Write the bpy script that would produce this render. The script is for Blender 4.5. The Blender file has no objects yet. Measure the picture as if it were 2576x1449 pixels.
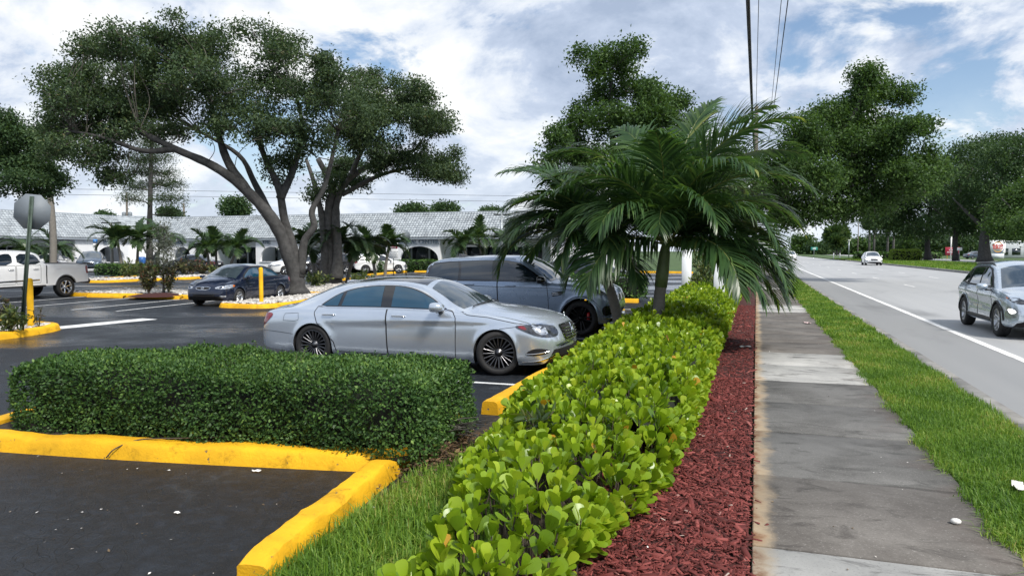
import bpy, math, random
import numpy as np
from mathutils import Vector, Matrix
from mathutils.bvhtree import BVHTree
from mathutils.geometry import delaunay_2d_cdt

SC = bpy.context.scene
COL = SC.collection
rad = math.radians
rng = np.random.default_rng(7)
random.seed(7)

# ------------------------------------------------------------------ camera
CAM_H = 1.85
YAW = rad(18.367)
PITCH = rad(2.862)
cam = bpy.data.cameras.new('camera')
cam.sensor_width = 36.0
cam.lens = 36.0 * 1850.0 / 2576.0
cam.clip_start = 0.05
cam.clip_end = 6000.0
cam_ob = bpy.data.objects.new('camera', cam)
cam_ob.location = (0, 0, CAM_H)
cam_ob.rotation_euler = (rad(90) - PITCH, 0, YAW)
COL.objects.link(cam_ob)
SC.camera = cam_ob

# ------------------------------------------------------------------ light
SUN_EL = rad(52)
SUN_AZ = rad(124)          # clockwise from +Y (up the road) towards +X (the road side)
sun = bpy.data.lights.new('sun', 'SUN')
sun.energy = 2.9
sun.angle = rad(11)
sun.color = (1.0, 0.95, 0.87)
sun_ob = bpy.data.objects.new('sun', sun)
sd = Vector((math.sin(SUN_AZ) * math.cos(SUN_EL), math.cos(SUN_AZ) * math.cos(SUN_EL), math.sin(SUN_EL)))
sun_ob.rotation_euler = (-sd).to_track_quat('-Z', 'Y').to_euler()
sun_ob.location = (40, 40, 60)
COL.objects.link(sun_ob)

SC.view_settings.view_transform = 'Standard'
SC.view_settings.look = 'None'
SC.view_settings.exposure = 0.78
SC.view_settings.gamma = 1.0
SC.view_settings.use_curve_mapping = False
SC.cycles.use_denoising = True
SC.cycles.sample_clamp_indirect = 4.0
SC.cycles.blur_glossy = 1.0
SC.cycles.max_bounces = 7
SC.cycles.diffuse_bounces = 3
SC.cycles.glossy_bounces = 3
SC.cycles.transmission_bounces = 3
SC.cycles.transparent_max_bounces = 4


class NT:
    """small helper to write node trees"""
    def __init__(s, tree):
        s.t = tree
        s.n = tree.nodes
        s.l = tree.links

    def new(s, typ, **kw):
        nd = s.n.new(typ)
        for k, v in kw.items():
            if k.startswith('i_'):
                s.put(nd.inputs[k[2:].replace('_', ' ')], v)
            else:
                setattr(nd, k, v)
        return nd

    def put(s, sock, v):
        if isinstance(v, bpy.types.NodeSocket):
            s.l.new(v, sock)
        else:
            if hasattr(sock, 'default_value') and sock.type == 'RGBA' and len(v) == 3:
                v = (*v, 1)
            sock.default_value = v

    def math(s, op, a, b=None, c=None, clamp=False):
        nd = s.n.new('ShaderNodeMath')
        nd.operation = op
        nd.use_clamp = clamp
        for k, v in enumerate((a, b, c)):
            if v is not None:
                s.put(nd.inputs[k], v)
        return nd.outputs[0]

    def vmath(s, op, a, b=None):
        nd = s.n.new('ShaderNodeVectorMath')
        nd.operation = op
        s.put(nd.inputs[0], a)
        if b is not None:
            s.put(nd.inputs[1], b)
        return nd.outputs[0]

    def mix(s, f, a, b, mode='MIX'):
        nd = s.n.new('ShaderNodeMix')
        nd.data_type = 'RGBA'
        nd.blend_type = mode
        s.put(nd.inputs[0], f)
        s.put(nd.inputs[6], a)
        s.put(nd.inputs[7], b)
        return nd.outputs[2]

    def ramp(s, f, stops, interp='LINEAR'):
        nd = s.n.new('ShaderNodeValToRGB')
        cr = nd.color_ramp
        cr.interpolation = interp
        while len(cr.elements) < len(stops):
            cr.elements.new(0.5)
        for e, (p, c) in zip(cr.elements, stops):
            e.position = p
            e.color = (c, c, c, 1) if isinstance(c, (int, float)) else (*c, 1)
        s.put(nd.inputs[0], f)
        return nd.outputs[0]

    def noise(s, vec, scale, detail=4, rough=0.55, dist=0.0, dim='3D'):
        nd = s.n.new('ShaderNodeTexNoise')
        nd.noise_dimensions = dim
        if vec is not None:
            s.put(nd.inputs['Vector'], vec)
        nd.inputs['Scale'].default_value = scale
        nd.inputs['Detail'].default_value = detail
        nd.inputs['Roughness'].default_value = rough
        nd.inputs['Distortion'].default_value = dist
        return nd.outputs[0]

    def coord(s, kind='Object'):
        return s.n.new('ShaderNodeTexCoord').outputs[kind]

    def scale(s, vec, sc, loc=(0, 0, 0)):
        nd = s.n.new('ShaderNodeMapping')
        s.put(nd.inputs['Vector'], vec)
        nd.inputs['Scale'].default_value = sc
        nd.inputs['Location'].default_value = loc
        return nd.outputs[0]

    def smooth(s, v, a, b):
        nd = s.n.new('ShaderNodeMapRange')
        nd.interpolation_type = 'SMOOTHSTEP'
        s.put(nd.inputs[0], v)
        nd.inputs[1].default_value = a
        nd.inputs[2].default_value = b
        return nd.outputs[0]


# ------------------------------------------------------------------ sky
world = bpy.data.worlds.new('World')
SC.world = world
world.use_nodes = True
w = NT(world.node_tree)
w.n.clear()
wout = w.new('ShaderNodeOutputWorld')
sky = w.new('ShaderNodeTexSky', sky_type='NISHITA', sun_disc=False, sun_elevation=SUN_EL, sun_rotation=SUN_AZ,
            air_density=1.0, dust_density=0.6, ozone_density=1.6)
gen = w.coord('Generated')
sep = w.new('ShaderNodeSeparateXYZ')
w.put(sep.inputs[0], gen)
zc = w.math('MAXIMUM', sep.outputs[2], 0.0)
den = w.math('ADD', zc, 0.45)
pl = w.new('ShaderNodeCombineXYZ')
w.put(pl.inputs[0], w.math('DIVIDE', sep.outputs[0], den))
w.put(pl.inputs[1], w.math('DIVIDE', sep.outputs[1], den))
P = w.scale(pl.outputs[0], (1, 1, 1), (15.3, 1.1, 0.0))
n_big = w.noise(P, 1.7, 9, 0.55, 0.3)
n_det = w.noise(P, 5.0, 14, 0.62, 0.3)
n_lit = w.noise(w.scale(pl.outputs[0], (1, 1, 1), (0.4, 3.9, 2.0)), 2.5, 12, 0.62, 0.4)
cover = w.math('ADD', w.math('MULTIPLY', n_big, 0.62), w.math('MULTIPLY', n_det, 0.38))
dens = w.smooth(cover, 0.402, 0.466)
lit = w.math('ADD', w.math('MULTIPLY', n_lit, 0.66), w.math('MULTIPLY', n_det, 0.36))
ccol = w.ramp(lit, [(0.42, (0.225, 0.275, 0.365)), (0.495, (0.31, 0.36, 0.45)), (0.535, (0.43, 0.465, 0.52)), (0.60, (0.55, 0.56, 0.565))])
hz = w.smooth(sep.outputs[2], 0.24, 0.0)
ccol = w.mix(w.math('MULTIPLY', hz, 0.5), ccol, (0.50, 0.54, 0.575))
dens = w.math('MAXIMUM', dens, w.math('MULTIPLY', hz, 0.6))
bg1 = w.new('ShaderNodeBackground')
w.put(bg1.inputs[0], sky.outputs[0])
bg1.inputs[1].default_value = 0.085
bg2 = w.new('ShaderNodeBackground')
w.put(bg2.inputs[0], ccol)
bg2.inputs[1].default_value = 1.10
ms = w.new('ShaderNodeMixShader')
w.put(ms.inputs[0], dens)
w.l.new(bg1.outputs[0], ms.inputs[1])
w.l.new(bg2.outputs[0], ms.inputs[2])
w.l.new(ms.outputs[0], wout.inputs[0])

# ------------------------------------------------------------------ helpers: placing
_fw = np.array([-math.sin(YAW) * math.cos(PITCH), math.cos(YAW) * math.cos(PITCH), -math.sin(PITCH)])
_rt = np.array([math.cos(YAW), math.sin(YAW), 0.0])
_up = np.cross(_rt, _fw)


def at(px, py, D):
    """world point at distance D along the view axis for a place measured on the 2576 px wide photograph"""
    d = _fw + _rt * (px - 1288.0) / 1850.0 - _up * (py - 724.5) / 1850.0
    return np.array([0, 0, CAM_H]) + d * D


# ------------------------------------------------------------------ helpers: meshes
def new_mesh(name, V, F, smooth=False, rnd=None, uv=None):
    V = np.asarray(V, dtype=np.float32).reshape(-1, 3)
    if not isinstance(F, (list, tuple)) or (len(F) and not isinstance(F[0], np.ndarray)):
        F = list(F)
        byn = {}
        for f in F:
            byn.setdefault(len(f), []).append(f)
        F = [np.array(v, dtype=np.int32) for v in byn.values()]
    F = [f for f in F if len(f)]
    me = bpy.data.meshes.new(name)
    nl = sum(f.size for f in F)
    npoly = sum(len(f) for f in F)
    me.vertices.add(len(V))
    me.vertices.foreach_set('co', V.ravel())
    me.loops.add(nl)
    me.polygons.add(npoly)
    me.loops.foreach_set('vertex_index', np.concatenate([f.ravel() for f in F]).astype(np.int32))
    tot = np.concatenate([np.full(len(f), f.shape[1], np.int32) for f in F])
    start = np.concatenate([[0], np.cumsum(tot)[:-1]]).astype(np.int32)
    me.polygons.foreach_set('loop_start', start)
    if smooth:
        me.polygons.foreach_set('use_smooth', np.ones(npoly, bool))
    me.update(calc_edges=True)
    if rnd is not None:
        a = me.attributes.new('rnd', 'FLOAT', 'POINT')
        a.data.foreach_set('value', np.asarray(rnd, np.float32))
    return me


def link(name, me, mats, parent=None, loc=None, rot=None):
    o = bpy.data.objects.new(name, me)
    if me is not None and hasattr(me, 'materials') and mats is not None and len(me.materials) == 0:
        for m in (mats if isinstance(mats, (list, tuple)) else [mats]):
            me.materials.append(m)
    COL.objects.link(o)
    if parent is not None:
        o.parent = parent
    if loc is not None:
        o.location = loc
    if rot is not None:
        o.rotation_euler = rot
    return o


def tag(o, label=None, cat=None, group=None, kind=None):
    if label:
        o['label'] = label
    if cat:
        o['category'] = cat
    if group:
        o['group'] = group
    if kind:
        o['kind'] = kind
    return o


def thing(name, label, cat, loc=(0, 0, 0), rz=0.0, group=None):
    o = bpy.data.objects.new(name, None)
    o.empty_display_size = 0.2
    COL.objects.link(o)
    o.location = loc
    o.rotation_euler = (0, 0, rz)
    return tag(o, label, cat, group)


def copy_tree(o, parent=None):
    c = o.copy()
    COL.objects.link(c)
    c.parent = parent
    for ch in o.children:
        copy_tree(ch, c)
    return c


def interp_path(pts, n):
    pts = np.asarray(pts, float)
    d = np.concatenate([[0], np.cumsum(np.linalg.norm(np.diff(pts[:, :3], axis=0), axis=1))])
    t = np.linspace(0, d[-1], n)
    return np.stack([np.interp(t, d, pts[:, k]) for k in range(pts.shape[1])], 1)


def catmull(pts, per=6):
    pts = np.asarray(pts, float)
    if len(pts) < 3:
        return interp_path(pts, per + 1)
    P_ = np.vstack([2 * pts[0] - pts[1], pts, 2 * pts[-1] - pts[-2]])
    out = []
    for i in range(1, len(P_) - 2):
        p0, p1, p2, p3 = P_[i - 1], P_[i], P_[i + 1], P_[i + 2]
        for t in np.linspace(0, 1, per, endpoint=False):
            out.append(0.5 * ((2 * p1) + (-p0 + p2) * t + (2 * p0 - 5 * p1 + 4 * p2 - p3) * t * t + (-p0 + 3 * p1 - 3 * p2 + p3) * t ** 3))
    out.append(pts[-1])
    return np.array(out)


class MB:
    """collects shapes into one mesh"""
    def __init__(s):
        s.v = []
        s.f = []
        s.m = []
        s.n = 0

    def add(s, V, F, mi=0):
        V = np.asarray(V, float).reshape(-1, 3)
        s.v.append(V)
        for f in F:
            s.f.append(tuple(int(i) + s.n for i in f))
            s.m.append(mi)
        s.n += len(V)
        return s

    def box(s, c, size, rz=0.0, ch=0.0, mi=0, rx=0.0, ry=0.0):
        x, y, z = (k / 2 for k in size)
        if ch <= 0:
            V = np.array([[a * x, b * y, d * z] for d in (-1, 1) for a, b in ((-1, -1), (1, -1), (1, 1), (-1, 1))])
            F = [(0, 3, 2, 1), (4, 5, 6, 7), (0, 1, 5, 4), (1, 2, 6, 5), (2, 3, 7, 6), (3, 0, 4, 7)]
        else:
            ch = min(ch, x * .9, y * .9, z * .9)
            rings = []
            for zz, ins in ((-z, ch), (-z + ch, 0), (z - ch, 0), (z, ch)):
                a, b = x - ins, y - ins
                c2 = ch if ins == 0 else ch * .5
                rings.append([[-a, -b + c2, zz], [-a + c2, -b, zz], [a - c2, -b, zz], [a, -b + c2, zz], [a, b - c2, zz], [a - c2, b, zz], [-a + c2, b, zz], [-a, b - c2, zz]])
            V = np.array(rings).reshape(-1, 3)
            F = [tuple(range(7, -1, -1)), tuple(range(24, 32))]
            for r in range(3):
                for k in range(8):
                    F.append((r * 8 + k, r * 8 + (k + 1) % 8, r * 8 + 8 + (k + 1) % 8, r * 8 + 8 + k))
        R = np.array(Matrix.Rotation(rz, 3, 'Z') @ Matrix.Rotation(ry, 3, 'Y') @ Matrix.Rotation(rx, 3, 'X'))
        return s.add(V @ R.T + np.asarray(c, float), F, mi)

    def tube(s, path, radii, n=8, cap=True, mi=0, squash=None):
        path = np.asarray(path, float)
        m = len(path)
        radii = np.broadcast_to(np.asarray(radii, float), (m,)) if np.ndim(radii) < 2 else radii
        T = np.gradient(path, axis=0) if m > 2 else np.repeat((path[1] - path[0])[None], 2, 0)
        T /= np.maximum(np.linalg.norm(T, axis=1, keepdims=True), 1e-9)
        ref = np.array([1.0, 0.0, 0.0]) if abs(T[0][0]) < 0.8 else np.array([0, 1.0, 0])
        V = []
        u = ref - T[0] * (ref @ T[0])
        ang = np.arange(n) * 2 * np.pi / n
        for i in range(m):
            u = u - T[i] * (u @ T[i])
            u /= max(np.linalg.norm(u), 1e-9)
            v = np.cross(T[i], u)
            V.append(path[i] + radii[i] * (np.cos(ang)[:, None] * u + np.sin(ang)[:, None] * v))
        F = []
        for i in range(m - 1):
            for k in range(n):
                F.append((i * n + k, i * n + (k + 1) % n, (i + 1) * n + (k + 1) % n, (i + 1) * n + k))
        if cap:
            F.append(tuple(range(n - 1, -1, -1)))
            F.append(tuple(range((m - 1) * n, m * n)))
        return s.add(np.vstack(V), F, mi)

    def lathe(s, prof, n=24, c=(0, 0, 0), axis='Z', mi=0, close=False):
        prof = np.asarray(prof, float)
        m = len(prof)
        ang = np.arange(n) * 2 * np.pi / n
        V = np.stack([prof[:, 0][:, None] * np.cos(ang), prof[:, 0][:, None] * np.sin(ang), np.repeat(prof[:, 1][:, None], n, 1)], -1).reshape(-1, 3)
        if axis == 'Y':
            V = np.stack([V[:, 0], V[:, 2], -V[:, 1]], 1)
        elif axis == 'X':
            V = np.stack([V[:, 2], V[:, 0], V[:, 1]], 1)
        F = []
        for i in range(m - 1):
            for k in range(n):
                F.append((i * n + k, i * n + (k + 1) % n, (i + 1) * n + (k + 1) % n, (i + 1) * n + k))
        return s.add(V + np.asarray(c, float), F, mi)

    def sweep(s, path, prof, closed=False, cap=True, mi=0):
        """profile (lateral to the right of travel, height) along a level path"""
        path = np.asarray(path, float)
        m = len(path)
        if closed:
            T = np.roll(path, -1, 0) - np.roll(path, 1, 0)
        else:
            T = np.gradient(path, axis=0)
        T = T[:, :2] / np.linalg.norm(T[:, :2], axis=1, keepdims=True)
        N = np.stack([T[:, 1], -T[:, 0]], 1)
        prof = np.asarray(prof, float)
        k = len(prof)
        V = np.zeros((m, k, 3))
        V[:, :, :2] = path[:, None, :2] + N[:, None, :] * prof[None, :, 0:1]
        V[:, :, 2] = path[:, None, 2] + prof[None, :, 1]
        F = []
        for i in range(m if closed else m - 1):
            j = (i + 1) % m
            for q in range(k - 1):
                F.append((i * k + q, j * k + q, j * k + q + 1, i * k + q + 1))
        if cap and not closed:
            F.append(tuple(range(k - 1, -1, -1)))
            F.append(tuple(range((m - 1) * k, m * k)))
        return s.add(V.reshape(-1, 3), F, mi)

    def poly(s, pts, z=None, mi=0):
        pts = np.asarray(pts, float)
        if pts.shape[1] == 2:
            pts = np.column_stack([pts, np.full(len(pts), z)])
        return s.add(pts, [tuple(range(len(pts)))], mi)

    def prism(s, pts, z0, z1, mi=0):
        pts = np.asarray(pts, float)
        n = len(pts)
        V = np.vstack([np.column_stack([pts, np.full(n, z0)]), np.column_stack([pts, np.full(n, z1)])])
        F = [tuple(range(n - 1, -1, -1)), tuple(range(n, 2 * n))] + [(k, (k + 1) % n, n + (k + 1) % n, n + k) for k in range(n)]
        return s.add(V, F, mi)

    def mesh(s, name, smooth=False):
        me = new_mesh(name, np.vstack(s.v), s.f, smooth)
        if any(s.m):
            order = {}
            for f, mi in zip(s.f, s.m):
                order.setdefault(len(f), []).append(mi)
            me.polygons.foreach_set('material_index', np.array([i for v in order.values() for i in v], np.int32))
        return me

    def build(s, name, mats, parent=None, smooth=False, loc=None, rot=None):
        return link(name, s.mesh(name, smooth), mats, parent, loc, rot)


def sharp(o, ang=35):
    """smooth faces but keep edges sharper than ang"""
    me = o.data
    me.polygons.foreach_set('use_smooth', np.ones(len(me.polygons), bool))
    me.set_sharp_from_angle(angle=rad(ang))
    return o


def rot_frames(fwd, up):
    """matrices (n,3,3) whose columns are side, fwd, normal"""
    fwd = fwd / np.maximum(np.linalg.norm(fwd, axis=1, keepdims=True), 1e-9)
    side = np.cross(fwd, up)
    side /= np.maximum(np.linalg.norm(side, axis=1, keepdims=True), 1e-9)
    nor = np.cross(side, fwd)
    return np.stack([side, fwd, nor], 2)


def scatter(name, tv, tf, pos, R, sc, rnd=None, smooth=False):
    """many copies of a template (tv, list of index arrays) as one mesh"""
    tv = np.asarray(tv, np.float32)
    n = len(pos)
    sc = np.asarray(sc, np.float32)
    if sc.ndim == 1:
        sc = np.repeat(sc[:, None], 3, 1)
    V = np.einsum('nij,nkj->nki', R.astype(np.float32), tv[None] * sc[:, None, :]) + np.asarray(pos, np.float32)[:, None, :]
    k = len(tv)
    F = [(np.asarray(f, np.int64)[None] + (np.arange(n) * k)[:, None, None]).reshape(-1, np.asarray(f).shape[1]) for f in tf]
    r = None if rnd is None else np.repeat(np.asarray(rnd, np.float32), k)
    return new_mesh(name, V.reshape(-1, 3), F, smooth, r)


def rand_dirs(n, g=None):
    g = g or rng
    v = g.normal(size=(n, 3))
    return v / np.linalg.norm(v, axis=1, keepdims=True)


# ------------------------------------------------------------------ helpers: materials
def principled(name):
    m = bpy.data.materials.new(name)
    m.use_nodes = True
    t = NT(m.node_tree)
    b = t.n['Principled BSDF']
    return m, t, b


def mat(name, col, rough=0.6, metal=0.0, var=0.12, scale=3.0, bump=0.0, bscale=40.0, coat=0.0, spec=0.5, detail=5, emit=None):
    m, t, b = principled(name)
    co = t.coord('Object')
    col = np.array(col, float)
    if var > 0:
        n = t.noise(co, scale, detail, 0.6)
        c = t.ramp(n, [(0.3, tuple(np.clip(col * (1 - var), 0, 1))), (0.7, tuple(np.clip(col * (1 + var), 0, 1)))])
        t.put(b.inputs['Base Color'], c)
    else:
        t.put(b.inputs['Base Color'], tuple(col))
    b.inputs['Roughness'].default_value = rough
    b.inputs['Metallic'].default_value = metal
    b.inputs['Coat Weight'].default_value = coat
    b.inputs['Coat Roughness'].default_value = 0.04
    b.inputs['Specular IOR Level'].default_value = spec
    if bump > 0:
        bn = t.new('ShaderNodeBump')
        bn.inputs['Strength'].default_value = bump
        bn.inputs['Distance'].default_value = 0.02
        t.put(bn.inputs['Height'], t.noise(co, bscale, 6, 0.6))
        t.put(b.inputs['Normal'], bn.outputs[0])
    if emit:
        t.put(b.inputs['Emission Color'], emit[0])
        b.inputs['Emission Strength'].default_value = emit[1]
    return m


def leaf_mat(name, stops, rough=0.4, trans=0.3, spec=0.45, tcol=None):
    """stops: colours over the per-leaf random value"""
    m, t, b = principled(name)
    at_ = t.new('ShaderNodeAttribute', attribute_name='rnd')
    c = t.ramp(at_.outputs['Fac'], stops)
    t.put(b.inputs['Base Color'], c)
    b.inputs['Roughness'].default_value = rough
    b.inputs['Specular IOR Level'].default_value = spec
    tr = t.new('ShaderNodeBsdfTranslucent')
    t.put(tr.inputs[0], t.mix(1.0, c, tcol or (1.5, 1.5, 0.7), 'MULTIPLY'))
    mx = t.new('ShaderNodeMixShader')
    mx.inputs[0].default_value = trans
    t.l.new(b.outputs[0], mx.inputs[1])
    t.l.new(tr.outputs[0], mx.inputs[2])
    t.l.new(mx.outputs[0], t.n['Material Output'].inputs[0])
    return m


def gp(px, py, z=0.0):
    d = _fw + _rt * (px - 1288.0) / 1850.0 - _up * (py - 724.5) / 1850.0
    t = (z - CAM_H) / d[2]
    p = np.array([0, 0, CAM_H]) + d * t
    return (float(p[0]), float(p[1]), z)


# ================================================================== surfaces
def asphalt_mat():
    m, t, b = principled('sealed_asphalt')
    co = t.coord('Object')
    big = t.noise(co, 0.22, 5, 0.6, 0.6)
    mid = t.noise(co, 1.3, 6, 0.6, 0.3)
    fine = t.noise(co, 70, 4, 0.75)
    base = t.mix(big, (0.005, 0.008, 0.013), (0.014, 0.020, 0.030))
    base = t.mix(t.smooth(mid, 0.52, 0.75), base, (0.036, 0.042, 0.050))
    mot = t.noise(co, 7.0, 7, 0.78, 0.4)
    base = t.mix(t.smooth(mot, 0.42, 0.68), t.mix(1.0, base, (0.55, 0.55, 0.55), 'MULTIPLY'), t.mix(1.0, base, (1.7, 1.7, 1.7), 'MULTIPLY'))
    base = t.mix(t.math('MULTIPLY', t.smooth(fine, 0.54, 0.72), 0.6), base, (0.058, 0.068, 0.084))
    wn = t.new('ShaderNodeTexNoise')
    wn.inputs['Scale'].default_value = 2.4
    t.l.new(co, wn.inputs['Vector'])
    sv = t.new('ShaderNodeVectorMath', operation='SCALE')
    t.l.new(wn.outputs[1], sv.inputs[0])
    sv.inputs['Scale'].default_value = 0.30
    warp = t.vmath('ADD', co, sv.outputs[0])
    vo = t.new('ShaderNodeTexVoronoi', feature='DISTANCE_TO_EDGE')
    t.put(vo.inputs['Vector'], warp)
    vo.inputs['Scale'].default_value = 6.5
    vis = t.math('MULTIPLY', t.smooth(t.noise(co, 0.55, 3), 0.47, 0.62), 0.55)
    crack = t.math('MULTIPLY', t.smooth(vo.outputs['Distance'], 0.03, 0.0), vis)
    base = t.mix(crack, base, (0.008, 0.008, 0.009))
    t.put(b.inputs['Base Color'], base)
    wet = t.smooth(t.noise(t.scale(co, (0.7, 1.25, 1), (4.2, 1.4, 0)), 0.16, 4, 0.55, 0.4), 0.50, 0.60)
    ysep = t.new('ShaderNodeSeparateXYZ')
    t.put(ysep.inputs[0], co)
    wet = t.math('MULTIPLY', wet, t.smooth(ysep.outputs[1], 7.5, 11.0))
    r = t.math('ADD', t.math('MULTIPLY', mid, 0.24), 0.38)
    r = t.math('SUBTRACT', r, t.math('MULTIPLY', wet, 0.34))
    t.put(b.inputs['Roughness'], r)
    t.put(b.inputs['Specular IOR Level'], t.math('ADD', 0.32, t.math('MULTIPLY', wet, 0.3)))
    bn = t.new('ShaderNodeBump')
    bn.inputs['Distance'].default_value = 0.022
    t.put(bn.inputs['Strength'], t.math('SUBTRACT', 0.75, t.math('MULTIPLY', wet, 0.55)))
    hgt = t.math('SUBTRACT', t.math('ADD', t.math('MULTIPLY', fine, 1.6), t.math('MULTIPLY', t.noise(co, 16, 6, 0.75), 1.6)), t.math('MULTIPLY', crack, 1.6))
    t.put(bn.inputs['Height'], hgt)
    t.put(b.inputs['Normal'], bn.outputs[0])
    return m


def road_mat():
    m, t, b = principled('worn_road_surface')
    co = t.coord('Object')
    sx = t.new('ShaderNodeSeparateXYZ')
    t.put(sx.inputs[0], co)
    X = sx.outputs[0]
    stretch = t.noise(t.scale(co, (1.6, 0.05, 1)), 1.0, 5, 0.6)
    blot = t.noise(t.scale(co, (0.35, 0.12, 1)), 1.0, 5, 0.62, 0.5)
    base = t.mix(stretch, (0.26, 0.265, 0.27), (0.41, 0.413, 0.413))
    base = t.mix(t.math('MULTIPLY', t.smooth(blot, 0.54, 0.72), 0.7), base, (0.14, 0.14, 0.142))
    fine = t.noise(co, 110, 3, 0.7)
    base = t.mix(t.math('MULTIPLY', t.smooth(fine, 0.55, 0.72), 0.35), base, (0.36, 0.36, 0.36))
    shoulder = t.smooth(X, 4.45, 4.30)
    base = t.mix(t.math('MULTIPLY', shoulder, 0.5), base, (0.12, 0.119, 0.117))
    t.put(b.inputs['Base Color'], base)
    t.put(b.inputs['Roughness'], t.math('ADD', 0.44, t.math('MULTIPLY', stretch, 0.2)))
    b.inputs['Specular IOR Level'].default_value = 0.6
    bn = t.new('ShaderNodeBump')
    bn.inputs['Strength'].default_value = 0.4
    bn.inputs['Distance'].default_value = 0.006
    t.put(bn.inputs['Height'], t.noise(co, 90, 4, 0.7))
    t.put(b.inputs['Normal'], bn.outputs[0])
    return m


def slab_mat(name, c0, c1, stain, rust=True):
    """old concrete: mottled, rust stained along the mulch edge (x near 0), scratches"""
    m, t, b = principled(name)
    geo = t.new('ShaderNodeNewGeometry')
    co = geo.outputs['Position']
    big = t.noise(co, 1.1, 6, 0.65, 0.4)
    base = t.mix(t.smooth(big, 0.3, 0.7), c0, c1)
    streak = t.noise(t.scale(co, (1.0, 2.2, 1)), 1.9, 7, 0.7, 0.6)
    base = t.mix(t.math('MULTIPLY', t.smooth(streak, 0.50, 0.66), 0.9), base, stain)
    fine = t.noise(co, 62, 4, 0.8)
    base = t.mix(t.math('MULTIPLY', t.smooth(fine, 0.56, 0.74), 0.6), base, (0.40, 0.385, 0.36))
    base = t.mix(t.math('MULTIPLY', t.smooth(fine, 0.44, 0.30), 0.5), base, (0.04, 0.038, 0.035))
    base = t.mix(t.math('MULTIPLY', t.smooth(t.noise(co, 55, 3, 0.7), 0.62, 0.8), 0.6), base, (0.03, 0.028, 0.025))
    if rust:
        sx = t.new('ShaderNodeSeparateXYZ')
        t.put(sx.inputs[0], co)
        ed = t.math('ADD', sx.outputs[0], t.math('MULTIPLY', t.math('SUBTRACT', t.noise(co, 2.2, 5, 0.7), 0.5), -0.30))
        pale = t.math('MULTIPLY', t.smooth(ed, 0.17, 0.05), 0.7)
        base = t.mix(pale, base, (0.44, 0.34, 0.22))
        rr = t.math('MULTIPLY', t.smooth(ed, 0.10, 0.0), t.smooth(t.noise(co, 5, 5, 0.7), 0.38, 0.6))
        base = t.mix(t.math('MULTIPLY', rr, 0.85), base, (0.17, 0.07, 0.028))
        red = t.math('MULTIPLY', t.smooth(sx.outputs[0], 0.95, 1.55), t.smooth(t.noise(co, 1.6, 4), 0.45, 0.7))
        base = t.mix(t.math('MULTIPLY', red, 0.5), base, (0.075, 0.05, 0.042))
    t.put(b.inputs['Base Color'], base)
    b.inputs['Roughness'].default_value = 0.82
    b.inputs['Specular IOR Level'].default_value = 0.3
    bn = t.new('ShaderNodeBump')
    bn.inputs['Strength'].default_value = 0.5
    bn.inputs['Distance'].default_value = 0.004
    t.put(bn.inputs['Height'], t.noise(co, 130, 4, 0.7))
    t.put(b.inputs['Normal'], bn.outputs[0])
    return m


def paint_mat(name, col, wear=0.35, under=(0.12, 0.115, 0.11), bump=0.25, wscale=6.0):
    m, t, b = principled(name)
    geo = t.new('ShaderNodeNewGeometry')
    co = geo.outputs['Position']
    col = np.array(col)
    n = t.noise(co, 1.7, 5, 0.6)
    base = t.mix(t.smooth(n, .3, .7), tuple(col * 0.74), tuple(np.clip(col * 1.08, 0, 1)))
    dirt = t.math('MULTIPLY', t.smooth(t.noise(co, wscale, 8, 0.75, 0.6), 0.52, 0.70), wear)
    base = t.mix(dirt, base, tuple(col * 0.36))
    chip = t.math('MULTIPLY', t.smooth(t.noise(co, wscale * 2.6, 7, 0.72), 0.64, 0.67), min(1, wear * 2.2))
    base = t.mix(chip, base, under)
    t.put(b.inputs['Base Color'], base)
    b.inputs['Roughness'].default_value = 0.72
    b.inputs['Specular IOR Level'].default_value = 0.3
    bn = t.new('ShaderNodeBump')
    bn.inputs['Strength'].default_value = bump
    bn.inputs['Distance'].default_value = 0.01
    t.put(bn.inputs['Height'], t.math('ADD', t.noise(co, 38, 6, 0.7), t.math('MULTIPLY', chip, -0.8)))
    t.put(b.inputs['Normal'], bn.outputs[0])
    return m


M_ASPH = asphalt_mat()
M_ROAD = road_mat()
M_SLAB_D = slab_mat('weathered_slab_dark', (0.085, 0.083, 0.079), (0.155, 0.152, 0.146), (0.064, 0.063, 0.060))
M_SLAB_M = slab_mat('weathered_slab_brown', (0.092, 0.083, 0.075), (0.165, 0.153, 0.140), (0.066, 0.060, 0.055))
M_SLAB_L = slab_mat('newer_slab_pale', (0.29, 0.288, 0.278), (0.43, 0.425, 0.405), (0.11, 0.109, 0.105))
M_YEL = paint_mat('yellow_kerb_paint', (0.80, 0.43, 0.012), 0.75, bump=0.7, wscale=4.5)
M_YELP = paint_mat('yellow_post_paint', (0.84, 0.47, 0.012), 0.12, bump=0.05)
M_WLINE = paint_mat('white_line_paint', (0.72, 0.73, 0.73), 0.45, (0.06, 0.06, 0.062), 0.2, 9)
M_WROAD = paint_mat('white_road_paint', (0.78, 0.78, 0.77), 0.3, (0.17, 0.17, 0.17), 0.2, 5)
M_CONC = mat('kerb_concrete', (0.20, 0.195, 0.185), 0.8, var=0.35, scale=2.5, bump=0.3, bscale=60)
M_SOIL = mat('dark_soil', (0.035, 0.026, 0.018), 0.95, var=0.5, scale=14, bump=0.8, bscale=60)
M_TURF = mat('turf_soil', (0.045, 0.062, 0.020), 0.95, var=0.5, scale=5, bump=0.8, bscale=50)
M_FARGRASS = mat('far_grass', (0.045, 0.085, 0.018), 0.9, var=0.35, scale=0.5, bump=0.5, bscale=12)
M_GRAVEL = mat('white_gravel_bed', (0.40, 0.38, 0.35), 0.9, var=0.5, scale=18, bump=1.0, bscale=45)
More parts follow.
